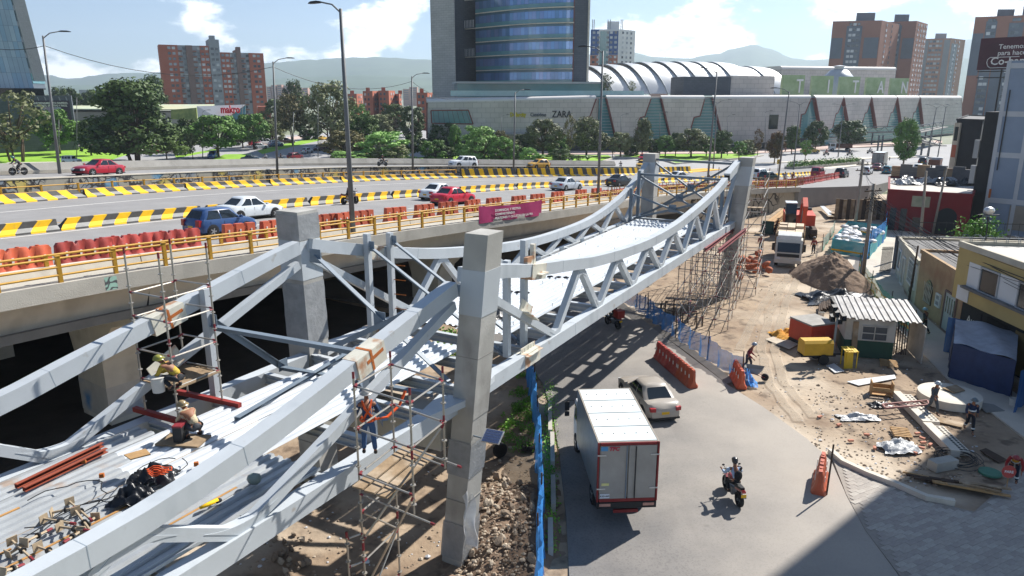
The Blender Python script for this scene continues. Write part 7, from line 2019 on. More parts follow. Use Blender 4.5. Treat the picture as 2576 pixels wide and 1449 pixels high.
lt=thing('light_tower','yellow trailer light tower with a cluster of floodlights','light tower',G(2050,912));lm=frame(G(2052,910),(1,.05,0))
mb=MB();mb.loft([[(-.95,y,z) for y,z in ((-.45,.55),(.45,.55),(.45,1.25),(.3,1.4),(-.3,1.4),(-.45,1.25))],[(.75,y,z) for y,z in ((-.45,.55),(.45,.55),(.45,1.25),(.3,1.4),(-.3,1.4),(-.45,1.25))]]);lo(lt,'housing',mb,mat('light_tower_yellow','#c39a25',.5,var=.12,scale=2),lm)
mb=MB();mb.box(-1.05,1.0,-.3,.3,.4,.52);mb.box(.9,1.7,-.05,.05,.42,.5);lo(lt,'chassis',mb,M_trim,lm)
for s in (-1,1):
 mb=MB();mb.lathe([(.02,s*.42),(.30,s*.42),(.30,s*.58),(.02,s*.58)],16,(.2,0,.30),'y');w_=lo(lt,'wheel',mb,M_tyre,lm)
mb=MB();mb.tube((.95,0,.5),(1.0,0,3.0),.07,8);lo(lt,'mast',mb,M_steel2,lm)
for i,(x,y,z) in enumerate(((.75,-.3,3.0),(1.15,-.35,2.8),(.8,.2,2.6),(1.2,.15,2.45),(.7,-.1,3.25))):
 mb=MB();mb.obox((x,y,z),(.3,.05,0),(0,.25,.1),(0,0,.32));f_=lo(lt,'floodlight',mb,M_trim,lm);mb=MB();mb.obox((x,y -.14,z -.02),(.24,.04,0),(0,.02,0),(0,0,.25));sub('lens',MB().add([lm @ Vector(v) for v in mb.v],mb.f),M_glass,f_)
st=thing('slatted_stool','yellow painted slatted stool near the light tower','stool',G(2135,925))
sb=G(2135,922);my=mat('stool_yellow','#d4b12a',.6,var=.1)
for i in range(5): mb=MB();mb.obox(sb +Vector((-.3 +i*.15,.1,1.0)),(.12,0,0),(0,.75,.1),(0,0,.03));obj('slat',mb,my,st)
mb=MB();mb.obox(sb +Vector((-.15,-.2,.5)),(.5,0,0),(0,.04,.15),(0,.1,.9));obj('back_panel',mb,my,st)
for x,y in ((-.3,-.25),(.3,-.25),(-.3,.4),(.3,.4)): mb=MB();mb.beam(sb +Vector((x,y,0)),sb +Vector((x,y,1.0)),.05,.05,up=(0,1,0));obj('leg',mb,my,st)
def flat_thing(name,label,cat,px,m,th=.03,z=.03,group=None):
 q=[G(u,v) for u,v in px];o=obj(name,MB().extr([p +Z*z for p in q],(0,0,th)),m);return tag(o,label,cat,group)
flat_thing('metal_sheet','bright metal sheet lying flat behind the slatted stool','sheet',[(2130,962),(2172,955),(2250,945),(2254,954),(2160,972)],M_sheet)
flat_thing('metal_sheet','pale sheet propped under the slatted stool','sheet',[(2078,922),(2098,916),(2124,936),(2100,940)],M_sheet)
flat_thing('plywood_board','plywood board beside the man in grey overalls','board',[(2366,1053),(2424,1068),(2420,1078),(2360,1064)],M_plank)
flat_thing('plywood_board','grey board lying by the blue tent','board',[(2452,1012),(2500,1020),(2528,1036),(2480,1040)],M_conc_dk)
flat_thing('plywood_board','thin dark board half in the shade by the wire coil','board',[(2464,1135),(2480,1130),(2535,1160),(2510,1166)],M_rubw)
flat_thing('ground_sheet','pale sheet spread on the dirt in front of the soil heap','sheet',[(1925,855),(1975,838),(2040,850),(1985,880)],mat('dusty_sheet','#b3a897',.9,var=.08),.02)
def pallet(c,ex,ey,label,tilt=0.):
 t=thing('pallet',label,'pallet',c)
 for i in range(3): mb=MB();mb.obox(c +ex*(-.4 +.4*i) +Z*.06,ex*.1,ey*1.0,Z*.09);obj('bearer',mb,M_plank,t)
 for i in range(6): mb=MB();mb.obox(c +ey*(-.45 +.18*i) +Z*.125,ex*.95,ey*.1,Z*.022);obj('slat',mb,M_wood,t)
pc=G(2266,1093);pallet(pc,Vector((1,-.25,0)).normalized()*.8,Vector((.25,1,0)).normalized()*1.0,'small wooden pallet lying on the dirt')
pallet(G(2235,918),Vector((.9,-.4,0)),Vector((.4,.9,0))*1.2,'broken grey pallet frame at the shed door')
cr=thing('wooden_crate','open wooden crate at the end of the concrete beams','crate',G(2215,990));cb=G(2216,992);ex=Vector((.95,-.3,0));ey=Vector((.3,.95,0))
for p_,a_,b_,c_ in ((ex*-.5,ex*.05,ey*.6,Z*.7),(ex*.5,ex*.05,ey*.6,Z*.7),(ey*.3,ex*1.0,ey*.04,Z*.25),(ey*-.3,ex*1.0,ey*.04,Z*.2),(Z*-.3,ex,ey*.6,Z*.04)):
 mb=MB();mb.obox(cb +p_ +Z*.36,a_,b_,c_);obj('board',mb,M_wood,cr)
for i,(a,b,lab) in enumerate(((G(2253,998),G(2330,1075),'upper concrete beam lying diagonally near the crate'),(G(2330,1078),G(2402,1150),'lower concrete beam lying diagonally towards the wire coil'))):
 cbm=thing('concrete_beam',lab,'concrete beam',a);d=(b -a);nn=Vector((d.y,-d.x,0)).normalized()
 mb=MB();mb.beam(a +Z*.16,b +Z*.16,.38,.32);obj('beam',mb,M_conc_lt,cbm)
 mb=MB();mb.beam(a.lerp(b,.05) -nn*.45 +Z*.12,a.lerp(b,.95) -nn*.45 +Z*.12,.42,.22);pb=obj('perforated_slab',mb,M_conc_lt,cbm)
 for k in range(14):
  for s in (-.1,.1): mb=MB();c=a.lerp(b,.1 +.8*k/13) -nn*(.45 +s) +Z*.232;mb.obox(c,d.normalized()*.11,nn*.1,Z*.008);sub('hole',mb,M_dark,pb)
lf_=thing('lattice_frame','rusty pink lattice frame lying across the concrete beams','steel frame',G(2270,1040));a,b=G(2217,1036),G(2330,1026);c,d=G(2225,1046),G(2334,1037)
for p,q in ((a,b),(c,d),(a,c),(b,d)): mb=MB();mb.beam(p +Z*.4,q +Z*.4,.06,.08);obj('edge_bar',mb,mat('pink_primer','#9b6f68',.7,var=.15),lf_)
for i in range(6): mb=MB();mb.beam(a.lerp(b,i/6) +Z*.4,c.lerp(d,(i +1)/6) +Z*.4,.03,.03);obj('lattice_bar',mb,mat('pink_primer','#9b6f68'),lf_)
mr_=G(2386,1008);o=obj('manhole_ring',MB().lathe([(1.45,0),(1.45,.42),(1.2,.44),(.5,.42),(.5,.40)],36,mr_),M_conc_lt,None,40);tag(o,'large round concrete manhole slab beside the man in grey overalls','manhole slab')
flat_thing('plywood_board','boards dropped on the round concrete slab','board',[(2366,998),(2402,990),(2424,1004),(2396,1010)],M_plank,.04,.46)
mc=G(2490,1191);o=obj('manhole_cover',MB().lathe([(.42,0),(.42,.085),(.38,.09),(.05,.09)],28,mc),mat('green_cover','#4c7d68',.7,var=.15,scale=4),None,40);tag(o,'round green manhole cover set in the pavement','manhole cover')
mb=MB();cc=G(2405,1160);rg=random.Random(2)
for k in range(9):
 r_=.75 +rg.uniform(-.18,.18);oo=Vector((rg.uniform(-.1,.1),rg.uniform(-.1,.1),.05 +k*.03));mb.path([cc +oo +Vector((math.cos(a/24*6.28)*r_,math.sin(a/24*6.28)*r_*.9,.03*math.sin(a))) for a in range(25)],.015,4)
o=obj('wire_coil',mb,M_trim);tag(o,'loose coil of black wire on the shaded dirt','wire coil')
mb=MB();cc=G(2370,1178);mb.obox(cc +Z*.2,Vector((1.1,.35,0)),Vector((-.15,.45,0)),(0,0,.4));o=obj('concrete_block',mb,M_conc);tag(o,'long concrete block beside the wire coil','block')
for i in range(14):
 p=G(2270 +i*12 +rg.uniform(-8,8),1195 +i*3.2 +rg.uniform(-8,8));a=rg.uniform(-.5,-.25);L_=rg.uniform(1.2,2.6);d=Vector((math.cos(a),math.sin(a),0))*L_
 o=obj('scrap_timber',MB().beam(p +Z*(.06 +.02*i),p +d +Z*(.08 +.015*i),rg.uniform(.07,.2),.05),rg.choice([M_plank,M_rubw,M_wood]));tag(o,'scrap timber in the heap along the curved kerb','timber','scrap timber by the kerb')
bm_=mesh_of('brick',MB().box(-.12,.12,-.06,.06,0,.08),mat('loose_brick','#b9806a',.9,var=.15))
for u,v in ((2308,1092),(2320,1104),(2322,1115),(2340,1120),(2318,1128),(2062,1050),(2275,1120),(2300,1140),(2200,1128),(2140,1110),(2180,1095),(2110,1070)):
 o=put('loose_brick',bm_,None,G(u,v,.01),(0,0,rg.random()*3));tag(o,'single loose brick lying on the dirt','brick','loose bricks on the dirt')
def crumple(name,c,sx,sy,h,m,label,seed,cat='plastic sheet',z=.02,base=None):
 c=Vector(c)
 def fn(i,j):
  x,y=(i -.5)*2,(j -.5)*2;k=max(0,1 -(x*x +y*y)*.75)
  zz=h*k*(.55 +.9*noise.noise(Vector((x*2.3 +seed,y*2.3,seed)))) +h*.25*noise.noise(Vector((x*6,y*6,seed)))
  e=1 +.25*noise.noise(Vector((x*1.5,y*1.5,seed +5)))
  return c +Vector((x*sx*e,y*sy*e,z +max(0,zz)))
 o=obj(name,MB().grid(fn,18,18),m,base,True,fix=False)
 return tag(o,label,cat) if base is None else o
crumple('plastic_sheet',G(2262,1128),.9,.55,.45,mat('grey_plastic','#a5a7a8',.4,var=.3,scale=3,bump=.4),'crumpled grey plastic sheet near the small pallet',1)
crumple('plastic_sheet',G(2160,1052),.9,.35,.25,mat('grey_plastic','#a5a7a8'),'torn grey plastic strip on the dirt',2)
crumple('plastic_sheet',G(2215,1020),.6,.3,.25,M_black,'scrap of black plastic beside the crate',3)
crumple('tarpaulin',G(2105,752),2.6,1.6,.8,M_black,'black tarpaulin over stacked material behind the generator',4,'tarpaulin')
crumple('straw_heap',G(1985,846),1.1,.8,.6,mat('straw','#c9923a',.9,var=.3,scale=6,bump=1,bscale=20),'small heap of orange straw beside the generator',6,'straw heap')
for i in range(10):
 p=G(2060 +i*5,790 -i*2);o=obj('dark_log',MB().tube(p +Z*(.15 +.05*(i % 3)),p +Vector((.7,1.6,.25 +.05*(i % 3))),.09,7),M_rubw);tag(o,'dark log stacked against the black tarpaulin','log','dark logs by the tarpaulin')
flat_thing('plywood_board','grey board leaning over the dark logs','board',[(2086,762),(2118,760),(2122,788),(2102,790)],M_conc_dk,.04,.5)
for u,v,lab in ((2065,800,'white bucket beside the dark logs'),(2548,1022,'pale bucket by the blue tent')):
 o=obj('bucket',MB().lathe([(.16,0),(.2,.42),(.21,.42),(.17,.05)],14,G(u,v)),mat('bucket_white','#c9c6be',.5,var=.1),None,40);tag(o,lab,'bucket')
bt_=thing('tarp_tent','dark blue tarpaulin tent with a pale canopy near the yellow house','tent',G(2450,970));c=[G(2385,950),G(2540,1000),G(2545,930),G(2390,890)]
for i,(a,b) in enumerate(((c[0],c[1]),(c[1],c[2]),(c[3],c[0]))):
 fn,n_,m_=wavy(a,b,.02,2.0,amp=.08,ph=i);obj('tarp_side',MB().grid(fn,18,6),mat('navy_tarp','#23365c',.6,var=.2,scale=2),bt_,True,fix=False)
mb=MB();mb.grid(lambda i,j: (c[0].lerp(c[1],i)).lerp(c[3].lerp(c[2],i),j) +Z*(2.05 +.15*math.sin(i*9 +j*4)*.5 +.25*j -.3*(i -.5)**2),14,10);obj('canopy',mb,mat('pale_canopy','#9aa0ac',.6,var=.2,scale=2),bt_,True,fix=False)
fn,n_,m_=wavy(G(2372,885),G(2460,905),.02,2.2,amp=.1);o=obj('blue_tarp',MB().grid(fn,18,6),M_bnet2,None,True,fix=False);tag(o,'blue tarpaulin screen hung in front of the black garage','tarpaulin')
fn,n_,m_=wavy(G(2548,1040),G(2600,1000),.02,2.2,amp=.1);o=obj('blue_tarp',MB().grid(fn,18,6),M_bnet2,None,True,fix=False);tag(o,'blue tarpaulin screen beyond the tent','tarpaulin')
o=obj('steel_post',MB().path([G(2079,1246),G(2079,1246) +Vector((.05,.02,2.15))],.035,6),M_rubw);tag(o,'thin dark post standing beside the lone orange barrier','post')
plastic_barrier('o',frame(G(2062,1218),(G(2068,1160) -G(2055,1245))),'lone orange plastic barrier at the corner of the pavers','orange barriers on the street')
d=G(1742,975) -G(1662,905)
for k,lab in ((.08,'orange plastic barrier at the far end of the street row'),(.42,'middle orange plastic barrier of the street row'),(.80,'orange plastic barrier at the near end of the street row')):
 p=G(1664,908).lerp(G(1742,976),k);plastic_barrier('r' if k < .5 else 'o',frame(p +Z*.03,d),lab,'orange barriers on the street')
plastic_barrier('o',frame(G(1856,962),(G(1866,970) -G(1842,930))),'orange plastic barrier draped with blue netting at the site entrance','orange barriers on the street')
crumple('blue_netting_heap',G(1878,966),.5,.6,.9,M_bnet,'blue netting bunched over the barrier at the site entrance',9,'netting')
wb=thing('wheelbarrow','grey wheelbarrow pushed by the worker in red','wheelbarrow',G(1888,952));wm=frame(G(1890,952),(.9,-.45,0))
mb=MB();mb.loft([[(x0,-w,z),(x1,-w,z),(x1,w,z),(x0,w,z)] for x0,x1,w,z in ((-.2,.35,.2,.35),(-.4,.6,.33,.7))],caps=False);mb.loft([[(-.2,-.2,.35),(.35,-.2,.35),(.35,.2,.35),(-.2,.2,.35)],[(-.2,-.2,.34),(.35,-.2,.34),(.35,.2,.34),(-.2,.2,.34)]]);lo(wb,'tray',mb,M_conc_dk,wm)
for s in (-1,1): mb=MB();mb.path([(.7,s*.08,.2),(0,s*.25,.4),(-.9,s*.3,.75)],.022,5);mb.tube((-.3,s*.27,.5),(-.35,s*.27,0),.02,5);lo(wb,'handle',mb,M_redend,wm)
mb=MB();mb.lathe([(.05,-.05),(.2,-.05),(.2,.05),(.05,.05)],14,(.7,0,.2),'y');lo(wb,'wheel',mb,M_tyre,wm)
person(frame(G(1880,932),(.9,-.45,0)),'worker in a red jacket pushing a wheelbarrow at the site entrance','push','#7c2a2e','#2b2f38','#8f9aa5',stripes=False)
person(frame(G(1912,634),(.3,1,0)),'worker in an orange and red vest walking behind the scaffold','walk','#9c2f2c','#22252b','#c9cdd0',vest='#b8452e',stripes=True)
person(frame(G(2045,640),(-.2,1,0)),'worker in red and black standing beside the brick truck','stand','#8c2d30','#1f2228','#6d6f72',stripes=True)
person(frame(G(2343,1042),(.35,-1,0)),'man in grey overalls and pale helmet walking past the round slab','walk','#4a5258','#4a5258','#aab4bb',stripes=False)
person(frame(G(2436,1088),(-.3,-1,0)),'man in dark navy clothes with a pale chest stripe in the shade','walk','#1f2c47','#191d28','#5c6a70',stripes=True)
person(frame(G(2545,1212),(-.6,-.8,0)),'road worker in a yellow reflective vest stooping at the right edge','bend','#8d2b2b','#1e2433','#8b2d30',vest='#c9922a',stripes=True)
person(frame(G(2322,840),(-.5,1,0)),'pedestrian with a pale blue cap walking behind the green netting','walk','#2a3036','#24282e','#78a7b5')
p=G(2528,1218) +Vector((-.2,-.35,.75));sp_=thing('stop_paddle','round red stop paddle held by the stooping road worker','sign',p);n_=Vector((-.2,-1,.1)).normalized();x_=n_.cross(Z).normalized();y_=x_.cross(n_)
mb=MB();mb.extr([p +(x_*math.cos(a*.5236) +y_*math.sin(a*.5236))*.26 for a in range(12)],n_*.02);obj('disc',mb,M_plasr,sp_);mb=MB();mb.tube(p -y_*.25,p -y_*.7,.02,6);obj('handle',mb,M_wood,sp_)
letter('lettering','PARE',.14,M_refl,p +n_*.025 -y_*.05,-x_,y_,sp_,.004,.002)
for i,(u,v) in enumerate(((2240,478),(2252,478),(2263,476),(2288,472))):
 person(frame(G(u,v,1.2) if False else G(u,v),(1 -i*.5,.5,0)),'worker in red jacket and white helmet in the group by the red barriers','stand','#8f2630','#22262e','#c5c9cc',group='workers by the red barriers',stripes=True)
person(vf(1972,462),'man in a grey shirt standing behind the red barriers','stand','#8b8f94','#5b5f66')
person(vf(1992,462),'man in a maroon shirt standing at the lamp post','stand','#6d3030','#33363d')
ts=thing('timber_stack','tall stack of long boards with a dark green end by the retaining wall','timber stack',G(1945,590));a,b=G(1925,588),G(1968,552);nn=Vector(((b -a).y,-(b -a).x,0)).normalized()
for k in range(9):
 for j in range(3):
  mb=MB();o_=nn*(j*.42 -.2 +.03*math.sin(k*3 +j));mb.beam(a +o_ +Z*(.16 +k*.15),b +o_ +Z*(.16 +k*.15),.40,.12);obj('board',mb,M_wood if (k +j) % 4 else M_plank,ts)
mb=MB();mb.obox(a -(b -a).normalized()*.06 +nn*.22 +Z*.75,nn*1.3,(b -a).normalized()*.04,Z*1.45);obj('end_cover',mb,mat('dark_green_end','#23433f',.8,var=.15),ts)
for k in range(9):
 p=G(2100 +(k % 3)*8,548 -(k % 2)*3);a_=k*.35;mb=MB();mb.obox(p +Z*(.08 +.09*k),Vector((math.cos(a_)*.2 +1.3,.3,0)),Vector((-.2,1.0,0)),Z*.05);o=obj('shuttering_plate',mb,M_rubw if k % 3 else M_plank);tag(o,'dark shuttering plate in the pile at the back of the site','plate','pile of shuttering plates')
flat_thing('metal_sheet','bright sheet leaning on the shuttering plates','sheet',[(2062,528),(2072,528),(2096,548),(2084,552)],M_sheet,.04,.5)
for i in range(14):
 a,b=G(2098,552),G(2232,556);p,q=a.lerp(b,i/14),a.lerp(b,(i +.94)/14);mb=MB();mb.beam(p +Z*1.3,q +Z*1.3,.12,2.6 -.1*(i % 3));o=obj('shoring_board',mb,M_rubw if i % 2 else M_plank);tag(o,'weathered board of the shoring wall at the back of the site','board','shoring wall boards')
fw=(G(1979,668) -G(1992,590)).normalized();bm2=frame(G(1979,676) -fw*3.6,fw,sc=1.1);bk=thing('brick_truck','white truck loaded with pale bricks facing the street on the site','truck',mtx=bm2)
L2_=lambda n_,mb,m,sm=False: obj(n_,mb,m,bk,sm,local=True)
Mcab=mat('cab_cream','#cfcabd',.4,var=.06,scale=2)
mb=MB();mb.loft([[(1.5,-1.02,z),(3.15 -f,-1.02,z),(3.2 -f,-.8,z),(3.2 -f,.8,z),(3.15 -f,1.02,z),(1.5,1.02,z)] for z,f in ((.55,0),(1.25,0),(1.3,.03),(2.1,.28),(2.3,.5))]);L2_('cab',mb,Mcab,40)
mb=MB();mb.loft([[(1.5,-.9,z),(2.7 -f,-.9,z),(2.7 -f,.9,z),(1.5,.9,z)] for z,f in ((2.3,0),(2.6,.1),(2.75,.5))]);L2_('roof_fairing',mb,mat('fairing_white','#d4d6d4',.35),50)
mb=MB();mb.loft([[(3.225 -f,-.86,z),(3.225 -f,.86,z),(3.19 -f,.86,z),(3.19 -f,-.86,z)] for z,f in ((1.33,.03),(2.08,.27))]);L2_('windscreen',mb,M_glass)
mb=MB();mb.box(3.2,3.235,-.85,.85,.95,1.22);L2_('grille',mb,M_trim);mb=MB();mb.box(3.15,3.3,-1.05,1.05,.45,.72);L2_('bumper',mb,Mcab)
for s in (-1,1):
 mb=MB();mb.box(3.18,3.24,s*.78 -.2,s*.78 +.2,.75,.92);L2_('headlight',mb,M_head);mb=MB();mb.box(2.9,3.0,s*1.2 -.1,s*1.2 +.1,1.4,2.0);mb.tube((2.9,s*1.0,2.0),(2.95,s*1.2,1.95),.02);L2_('mirror',mb,M_trim)
 mb=MB();mb.box(1.7,2.75,s*1.02 -.015,s*1.02 +.015,1.35,2.0);L2_('side_window',mb,M_glass)
 mb=MB()
 for k in range(5): mb.box(-3.6,1.35,s*1.1 -.02,s*1.1 +.02,1.15 +k*.28,1.37 +k*.28)
 for k in range(6): mb.box(-3.6 +k*.98,-3.54 +k*.98,s*1.13 -.03,s*1.13 +.03,1.0,2.6)
 L2_('side_rack',mb,M_plank)
mb=MB();mb.box(-3.6,1.4,-1.1,1.1,.95,1.1);mb.box(-3.6,2.4,-.4,.4,.55,.94);L2_('chassis',mb,M_trim)
for x in (-2.2,2.2):
 for s in (-1,1): w=put('wheel',WH[.42][0],bk,(x,s*.88,.42));put('rim',WH[.42][1],w)
M_pbr=mat('pale_brick_load','#c4b39c',.9,var=.12,scale=4);hb_=mesh_of('brick_row',MB().box(-.38,.38,-.31,.31,0,.22),M_pbr)
for i in range(6):
 for j in range(3):
  for k in range(7):
   if k < 6 or rg.random() < .7: o=put('brick_row',hb_,None,bm2 @ Vector((-3.15 +i*.80,-.68 +j*.68,1.11 +k*.228)),bm2.to_euler());o.scale=(1.1,)*3;tag(o,'row of pale bricks stacked on the truck bed','bricks','bricks loaded on the truck')
em=frame(G(2006,590),(-.3,-1,0),sc=1.2);ex_=thing('excavator','orange crawler excavator with its boom folded forward behind the brick truck','excavator',mtx=em);L3_=lambda n_,mb,m,sm=False: obj(n_,mb,m,ex_,sm,local=True)
M_exo=mat('excavator_orange','#c4472a',.5,var=.1,scale=2)
for s in (-1,1):
 mb=MB();mb.extr([Vector((x,s*1.2 -.3,z)) for x,z in ((-1.9,.15),(-1.6,0),(1.6,0),(1.9,.15),(2.0,.45),(1.75,.8),(-1.75,.8),(-2.0,.45))],(0,.6,0));L3_('track',mb,M_rubw,40)
mb=MB();mb.box(-1.0,1.0,-.9,.9,.5,1.0);L3_('undercarriage',mb,M_trim)
mb=MB();mb.loft([[(-2.2,-1.3,z),(1.2,-1.3,z),(1.2,.2,z),(1.2,1.3,z),(-2.2,1.3,z)] for z in (1.05,2.0)]);L3_('house',mb,M_exo);mb=MB();mb.box(-2.6,-2.2,-1.25,1.25,1.1,2.2);L3_('counterweight',mb,M_trim)
mb=MB();mb.loft([[(-.2,-1.28,z),(1.3 -f,-1.28,z),(1.3 -f,-.35,z),(-.2,-.35,z)] for z,f in ((1.1,0),(2.1,0),(3.0,.25))]);cb_=L3_('cab',mb,M_glass);mb=MB();mb.box(-.25,1.1,-1.32,-.32,3.0,3.08);L3_('cab_roof',mb,M_sheet)
mb=MB();mb.sweep([(.9,.1,1.6),(1.8,.1,3.2),(3.0,.1,3.6),(4.2,.1,3.0)],.4,.5);L3_('boom',mb,M_exo,40);mb=MB();mb.sweep([(4.2,.1,3.2),(3.6,.1,1.2)],.32,.4,up=(1,0,0));L3_('dipper',mb,M_exo)
mb=MB();mb.tube((1.4,.1,1.4),(2.2,.1,2.9),.08,8);L3_('hydraulic_ram',mb,M_al);mb=MB();mb.loft([[(3.5,-.4,z),(3.5 -f,-.4,z),(3.5 -f,.6,z),(3.5,.6,z)] for z,f in ((1.3,.5),(.8,.9),(.35,.5))]);L3_('bucket',mb,M_trim)
M_upole=mat('pole_concrete','#8c857b',.9,var=.15,scale=1.5)
def upole(ub,vb,ut,vt,label,r=.16,m=M_upole,arms=0):
 p=G(ub,vb);n=Vector((p.x,p.y,0)).normalized();q=PLANE(ut,vt,p,n);t=thing('utility_pole',label,'utility pole',p)
 obj('shaft',MB().path([p -Z*.3,q],[r,r*.7],10),m,t,True)
 for k in range(arms): mb=MB();c=p.lerp(q,.93 -k*.08);mb.beam(c -Vector((.8,.3,0)),c +Vector((.8,.3,0)),.09,.1);obj('crossarm',mb,M_rubw,t)
 for k in range(arms*3): mb=MB();c=p.lerp(q,.97 -(k // 3)*.08);mb.lathe([(.05,0),(.06,.08),(.03,.14)],8,c +Vector((-.6 +.6*(k % 3),-.2 +.2*(k % 3),-.25)));obj('insulator',mb,M_trim,t)
 return p,q
_,T1=upole(2148,585,2172,400,'tall concrete utility pole beside the teal enclosure',.2,arms=2)
_,T2=upole(2168,712,2199,462,'concrete utility pole with a knot of cables at the blue netting',.17,arms=2)
_,T3=upole(2345,590,2382,420,'leaning wooden utility pole in front of the red house',.14)
_,T4=upole(2286,756,2310,618,'slim dark pole at the gate of the white house',.09,M_rubw)
_,T5=upole(2312,640,2330,430,'concrete utility pole behind the stone roof wall',.15)
rg=random.Random(13);HW=Vector((27.2,33,6.2))
for k in range(14):
 e_=Vector((26.6 +rg.uniform(-.5,.5),30 +rg.uniform(-2,2),4.2 +rg.uniform(0,2.6)));s_=T2 -Z*rg.uniform(.2,2.2)
 cable([(s_,e_,rg.uniform(.3,1.4))],.014 +.012*(k % 3==0),'black overhead cable running from the knotted pole along the house fronts',group='house front cables')
for k in range(6):
 cable([(T2 -Z*rg.uniform(.2,1.5),T4 -Z*rg.uniform(0,.5),rg.uniform(.3,.8))],.013,'thin cable from the knotted pole to the slim gate pole',group='gate pole cables')
for k in range(4): cable([(T1 -Z*rg.uniform(0,1),T2 -Z*rg.uniform(0,1),rg.uniform(.2,.8))],.015,'cable between the two concrete utility poles',group='pole to pole cables')
for k in range(3): cable([(T3 -Z*rg.uniform(0,1),T1 -Z*rg.uniform(0,1),rg.uniform(.5,1.2))],.013,'cable crossing from the leaning pole over the red house',group='red house cables')
mb=MB()
for k in range(5): mb.path([T2 +Vector((math.cos(a/14*6.28)*(.25 +.05*k),math.sin(a/14*6.28)*.25,-1.0 -.3*k +.25*math.sin(a/7*6.28))) for a in range(15)],.02,4)
o=obj('cable_loops',mb,M_trim);tag(o,'tangled loops of cable hanging on the knotted pole','cable')
rg=random.Random(31);M_rock=[mat('rock_%d' % i,c,.95,var=.2,scale=3,bump=.5,bscale=9) for i,c in enumerate(('#a08f7c','#8b7b6a','#b3a592'))]
rockm=[mesh_of('rock',MB().blob((0,0,0),1,s +2,.7,1,(1.1,.85,.65)),M_rock[s % 3]) for s in range(6)]
hc=G(1275,1330)
def heap_h(x,y):
 k=max(0,1 -((x -hc.x)/1.9)**2 -((y -hc.y)/3.4)**2);return .75*k
mb=MB().grid(lambda i,j: (lambda x,y: (x,y,heap_h(x,y) +.06*noise.noise(Vector((x*2,y*2,0))) -.06))(hc.x -2.1 +4.2*i,hc.y -3.6 +7.2*j),34,50);o=obj('rubble_heap',mb,M_soil,None,True);tag(o,'low mound of soil and rubble beside the blue netting','rubble heap')
st_=MB()
for i in range(1700):
 u,v=rg.uniform(1150,1345),rg.uniform(1080,1480)
 p=G(u,v);s=.028 +.09*rg.random()**3
 if rg.random() > .25 +.75*(v -1080)/400: continue
 st_.blob(Vector((p.x,p.y,heap_h(p.x,p.y) +s*.3)),s,i % 7,.6,0,(1,.8,.6),rg.randrange(3))
o=obj('rubble_stones',st_,M_rock,None,fix=False);o['kind']='stuff'
for i in range(70):
 u,v=(rg.gauss(1275,38),rg.gauss(1330,70)) if i < 50 else (rg.gauss(730,28),rg.gauss(1395,25))
 u=min(1338,u);p=G(u,v);s=rg.uniform(.06,.21)
 o=put('rock',rg.choice(rockm),None,(p.x,p.y,heap_h(p.x,p.y) +s*.35),(rg.random()*3,rg.random()*3,rg.random()*3));o.scale=(s,s,s)
 tag(o,'broken pale stone lying in the rubble beside the bare pylon' if i < 50 else 'dark broken stone heaped under the scaffold','rock','stones in the rubble heap' if i < 50 else 'stones under the scaffold')
def weeds(n,fn,m,smin,smax,label=None):
 mb=MB()
 for i in range(n):
  c,sc=fn();x=Vector((rg.uniform(-1,1),rg.uniform(-1,1),rg.uniform(-.2,1))).normalized();y=x.cross(Vector((rg.uniform(-1,1),rg.uniform(-1,1),.4))).normalized();s=rg.uniform(smin,smax)*sc
  mb.add([c -x*s*.3,c +y*s*.5 +x*s*.3,c +x*s*1.2,c -y*s*.5 +x*s*.3],[(0,1,2,3)])
 o=obj('weeds',mb,m,None,fix=False);o['kind']='stuff'
M_weed=leafmat('weed_leaf','#4f8a2c','#8ab84a')
def wf():
 v=rg.uniform(985,1140);u=rg.uniform(1250 +(1140 -v)*.35,1350);k=rg.random();p=G(u,v);k=noise.noise(Vector((p.x*1.3,p.y*1.3,4)));p=p if k > -.1 else G(u,v -60);return Vector((p.x,p.y,rg.random()**2*(.15 +.5*max(0,k +.2)))),.5 +.6*rg.random()
weeds(4200,wf,M_weed,.04,.1)
def wf2():
 u=rg.gauss(1382,10);v=rg.uniform(990,1400);p=G(u,v);return Vector((p.x,p.y,rg.random()**2*(.9 if v < 1060 else .35))),.8
weeds(2600,wf2,M_weed,.04,.1)
def wf3():
 u=rg.uniform(1090,1200);v=rg.uniform(840,900);p=G(u,v,0);return Vector((p.x,p.y,rg.random()**2*.5)),1.2
weeds(1500,wf3,M_weed,.06,.14)
for i,(u,v) in enumerate(((1385,1400),(1392,1290),(1390,1180),(1384,1100))):
 a,b=G(u,v),G(u -1,v -75);o=obj('kerb_block',MB().beam(a +Z*.18,b +Z*.18,.18,.4),M_conc);tag(o,'grey concrete kerb block standing in the weeds by the street','kerb block','kerb blocks along the weeds')
for u,v,rx,lab in ((1258,1150,0,'old tyre standing upright in the weeds'),(1328,1133,1.3,'old tyre lying flat in the weeds')):
 p=G(u,v);o=put('old_tyre',mesh_of('old_tyre',MB().lathe([(.19,-.1),(.30,-.11),(.33,-.06),(.33,.06),(.30,.11),(.19,.1),(.19,-.1)],22,ax='y'),M_tyre,40),None,p +Z*(.33 if rx==0 else .12),(rx,0,.6 if rx==0 else 0));tag(o,lab,'tyre')
zd=5.93
def D(u,v,z=zd): return G(u,v,z)
person(frame(D(930,1142,5.99),(-.25,1,0)),'worker in blue denim with an orange harness standing on the near scaffold','lean','#2b4262','#39557c','#b5b2ae')
hm=frame(D(930,1142,5.99),(-.25,1,0));hs=thing('safety_harness','orange safety harness with lanyard worn by the denim-clad worker','harness',mtx=hm)
M_har=mat('harness_orange','#d2521d',.7,var=.1)
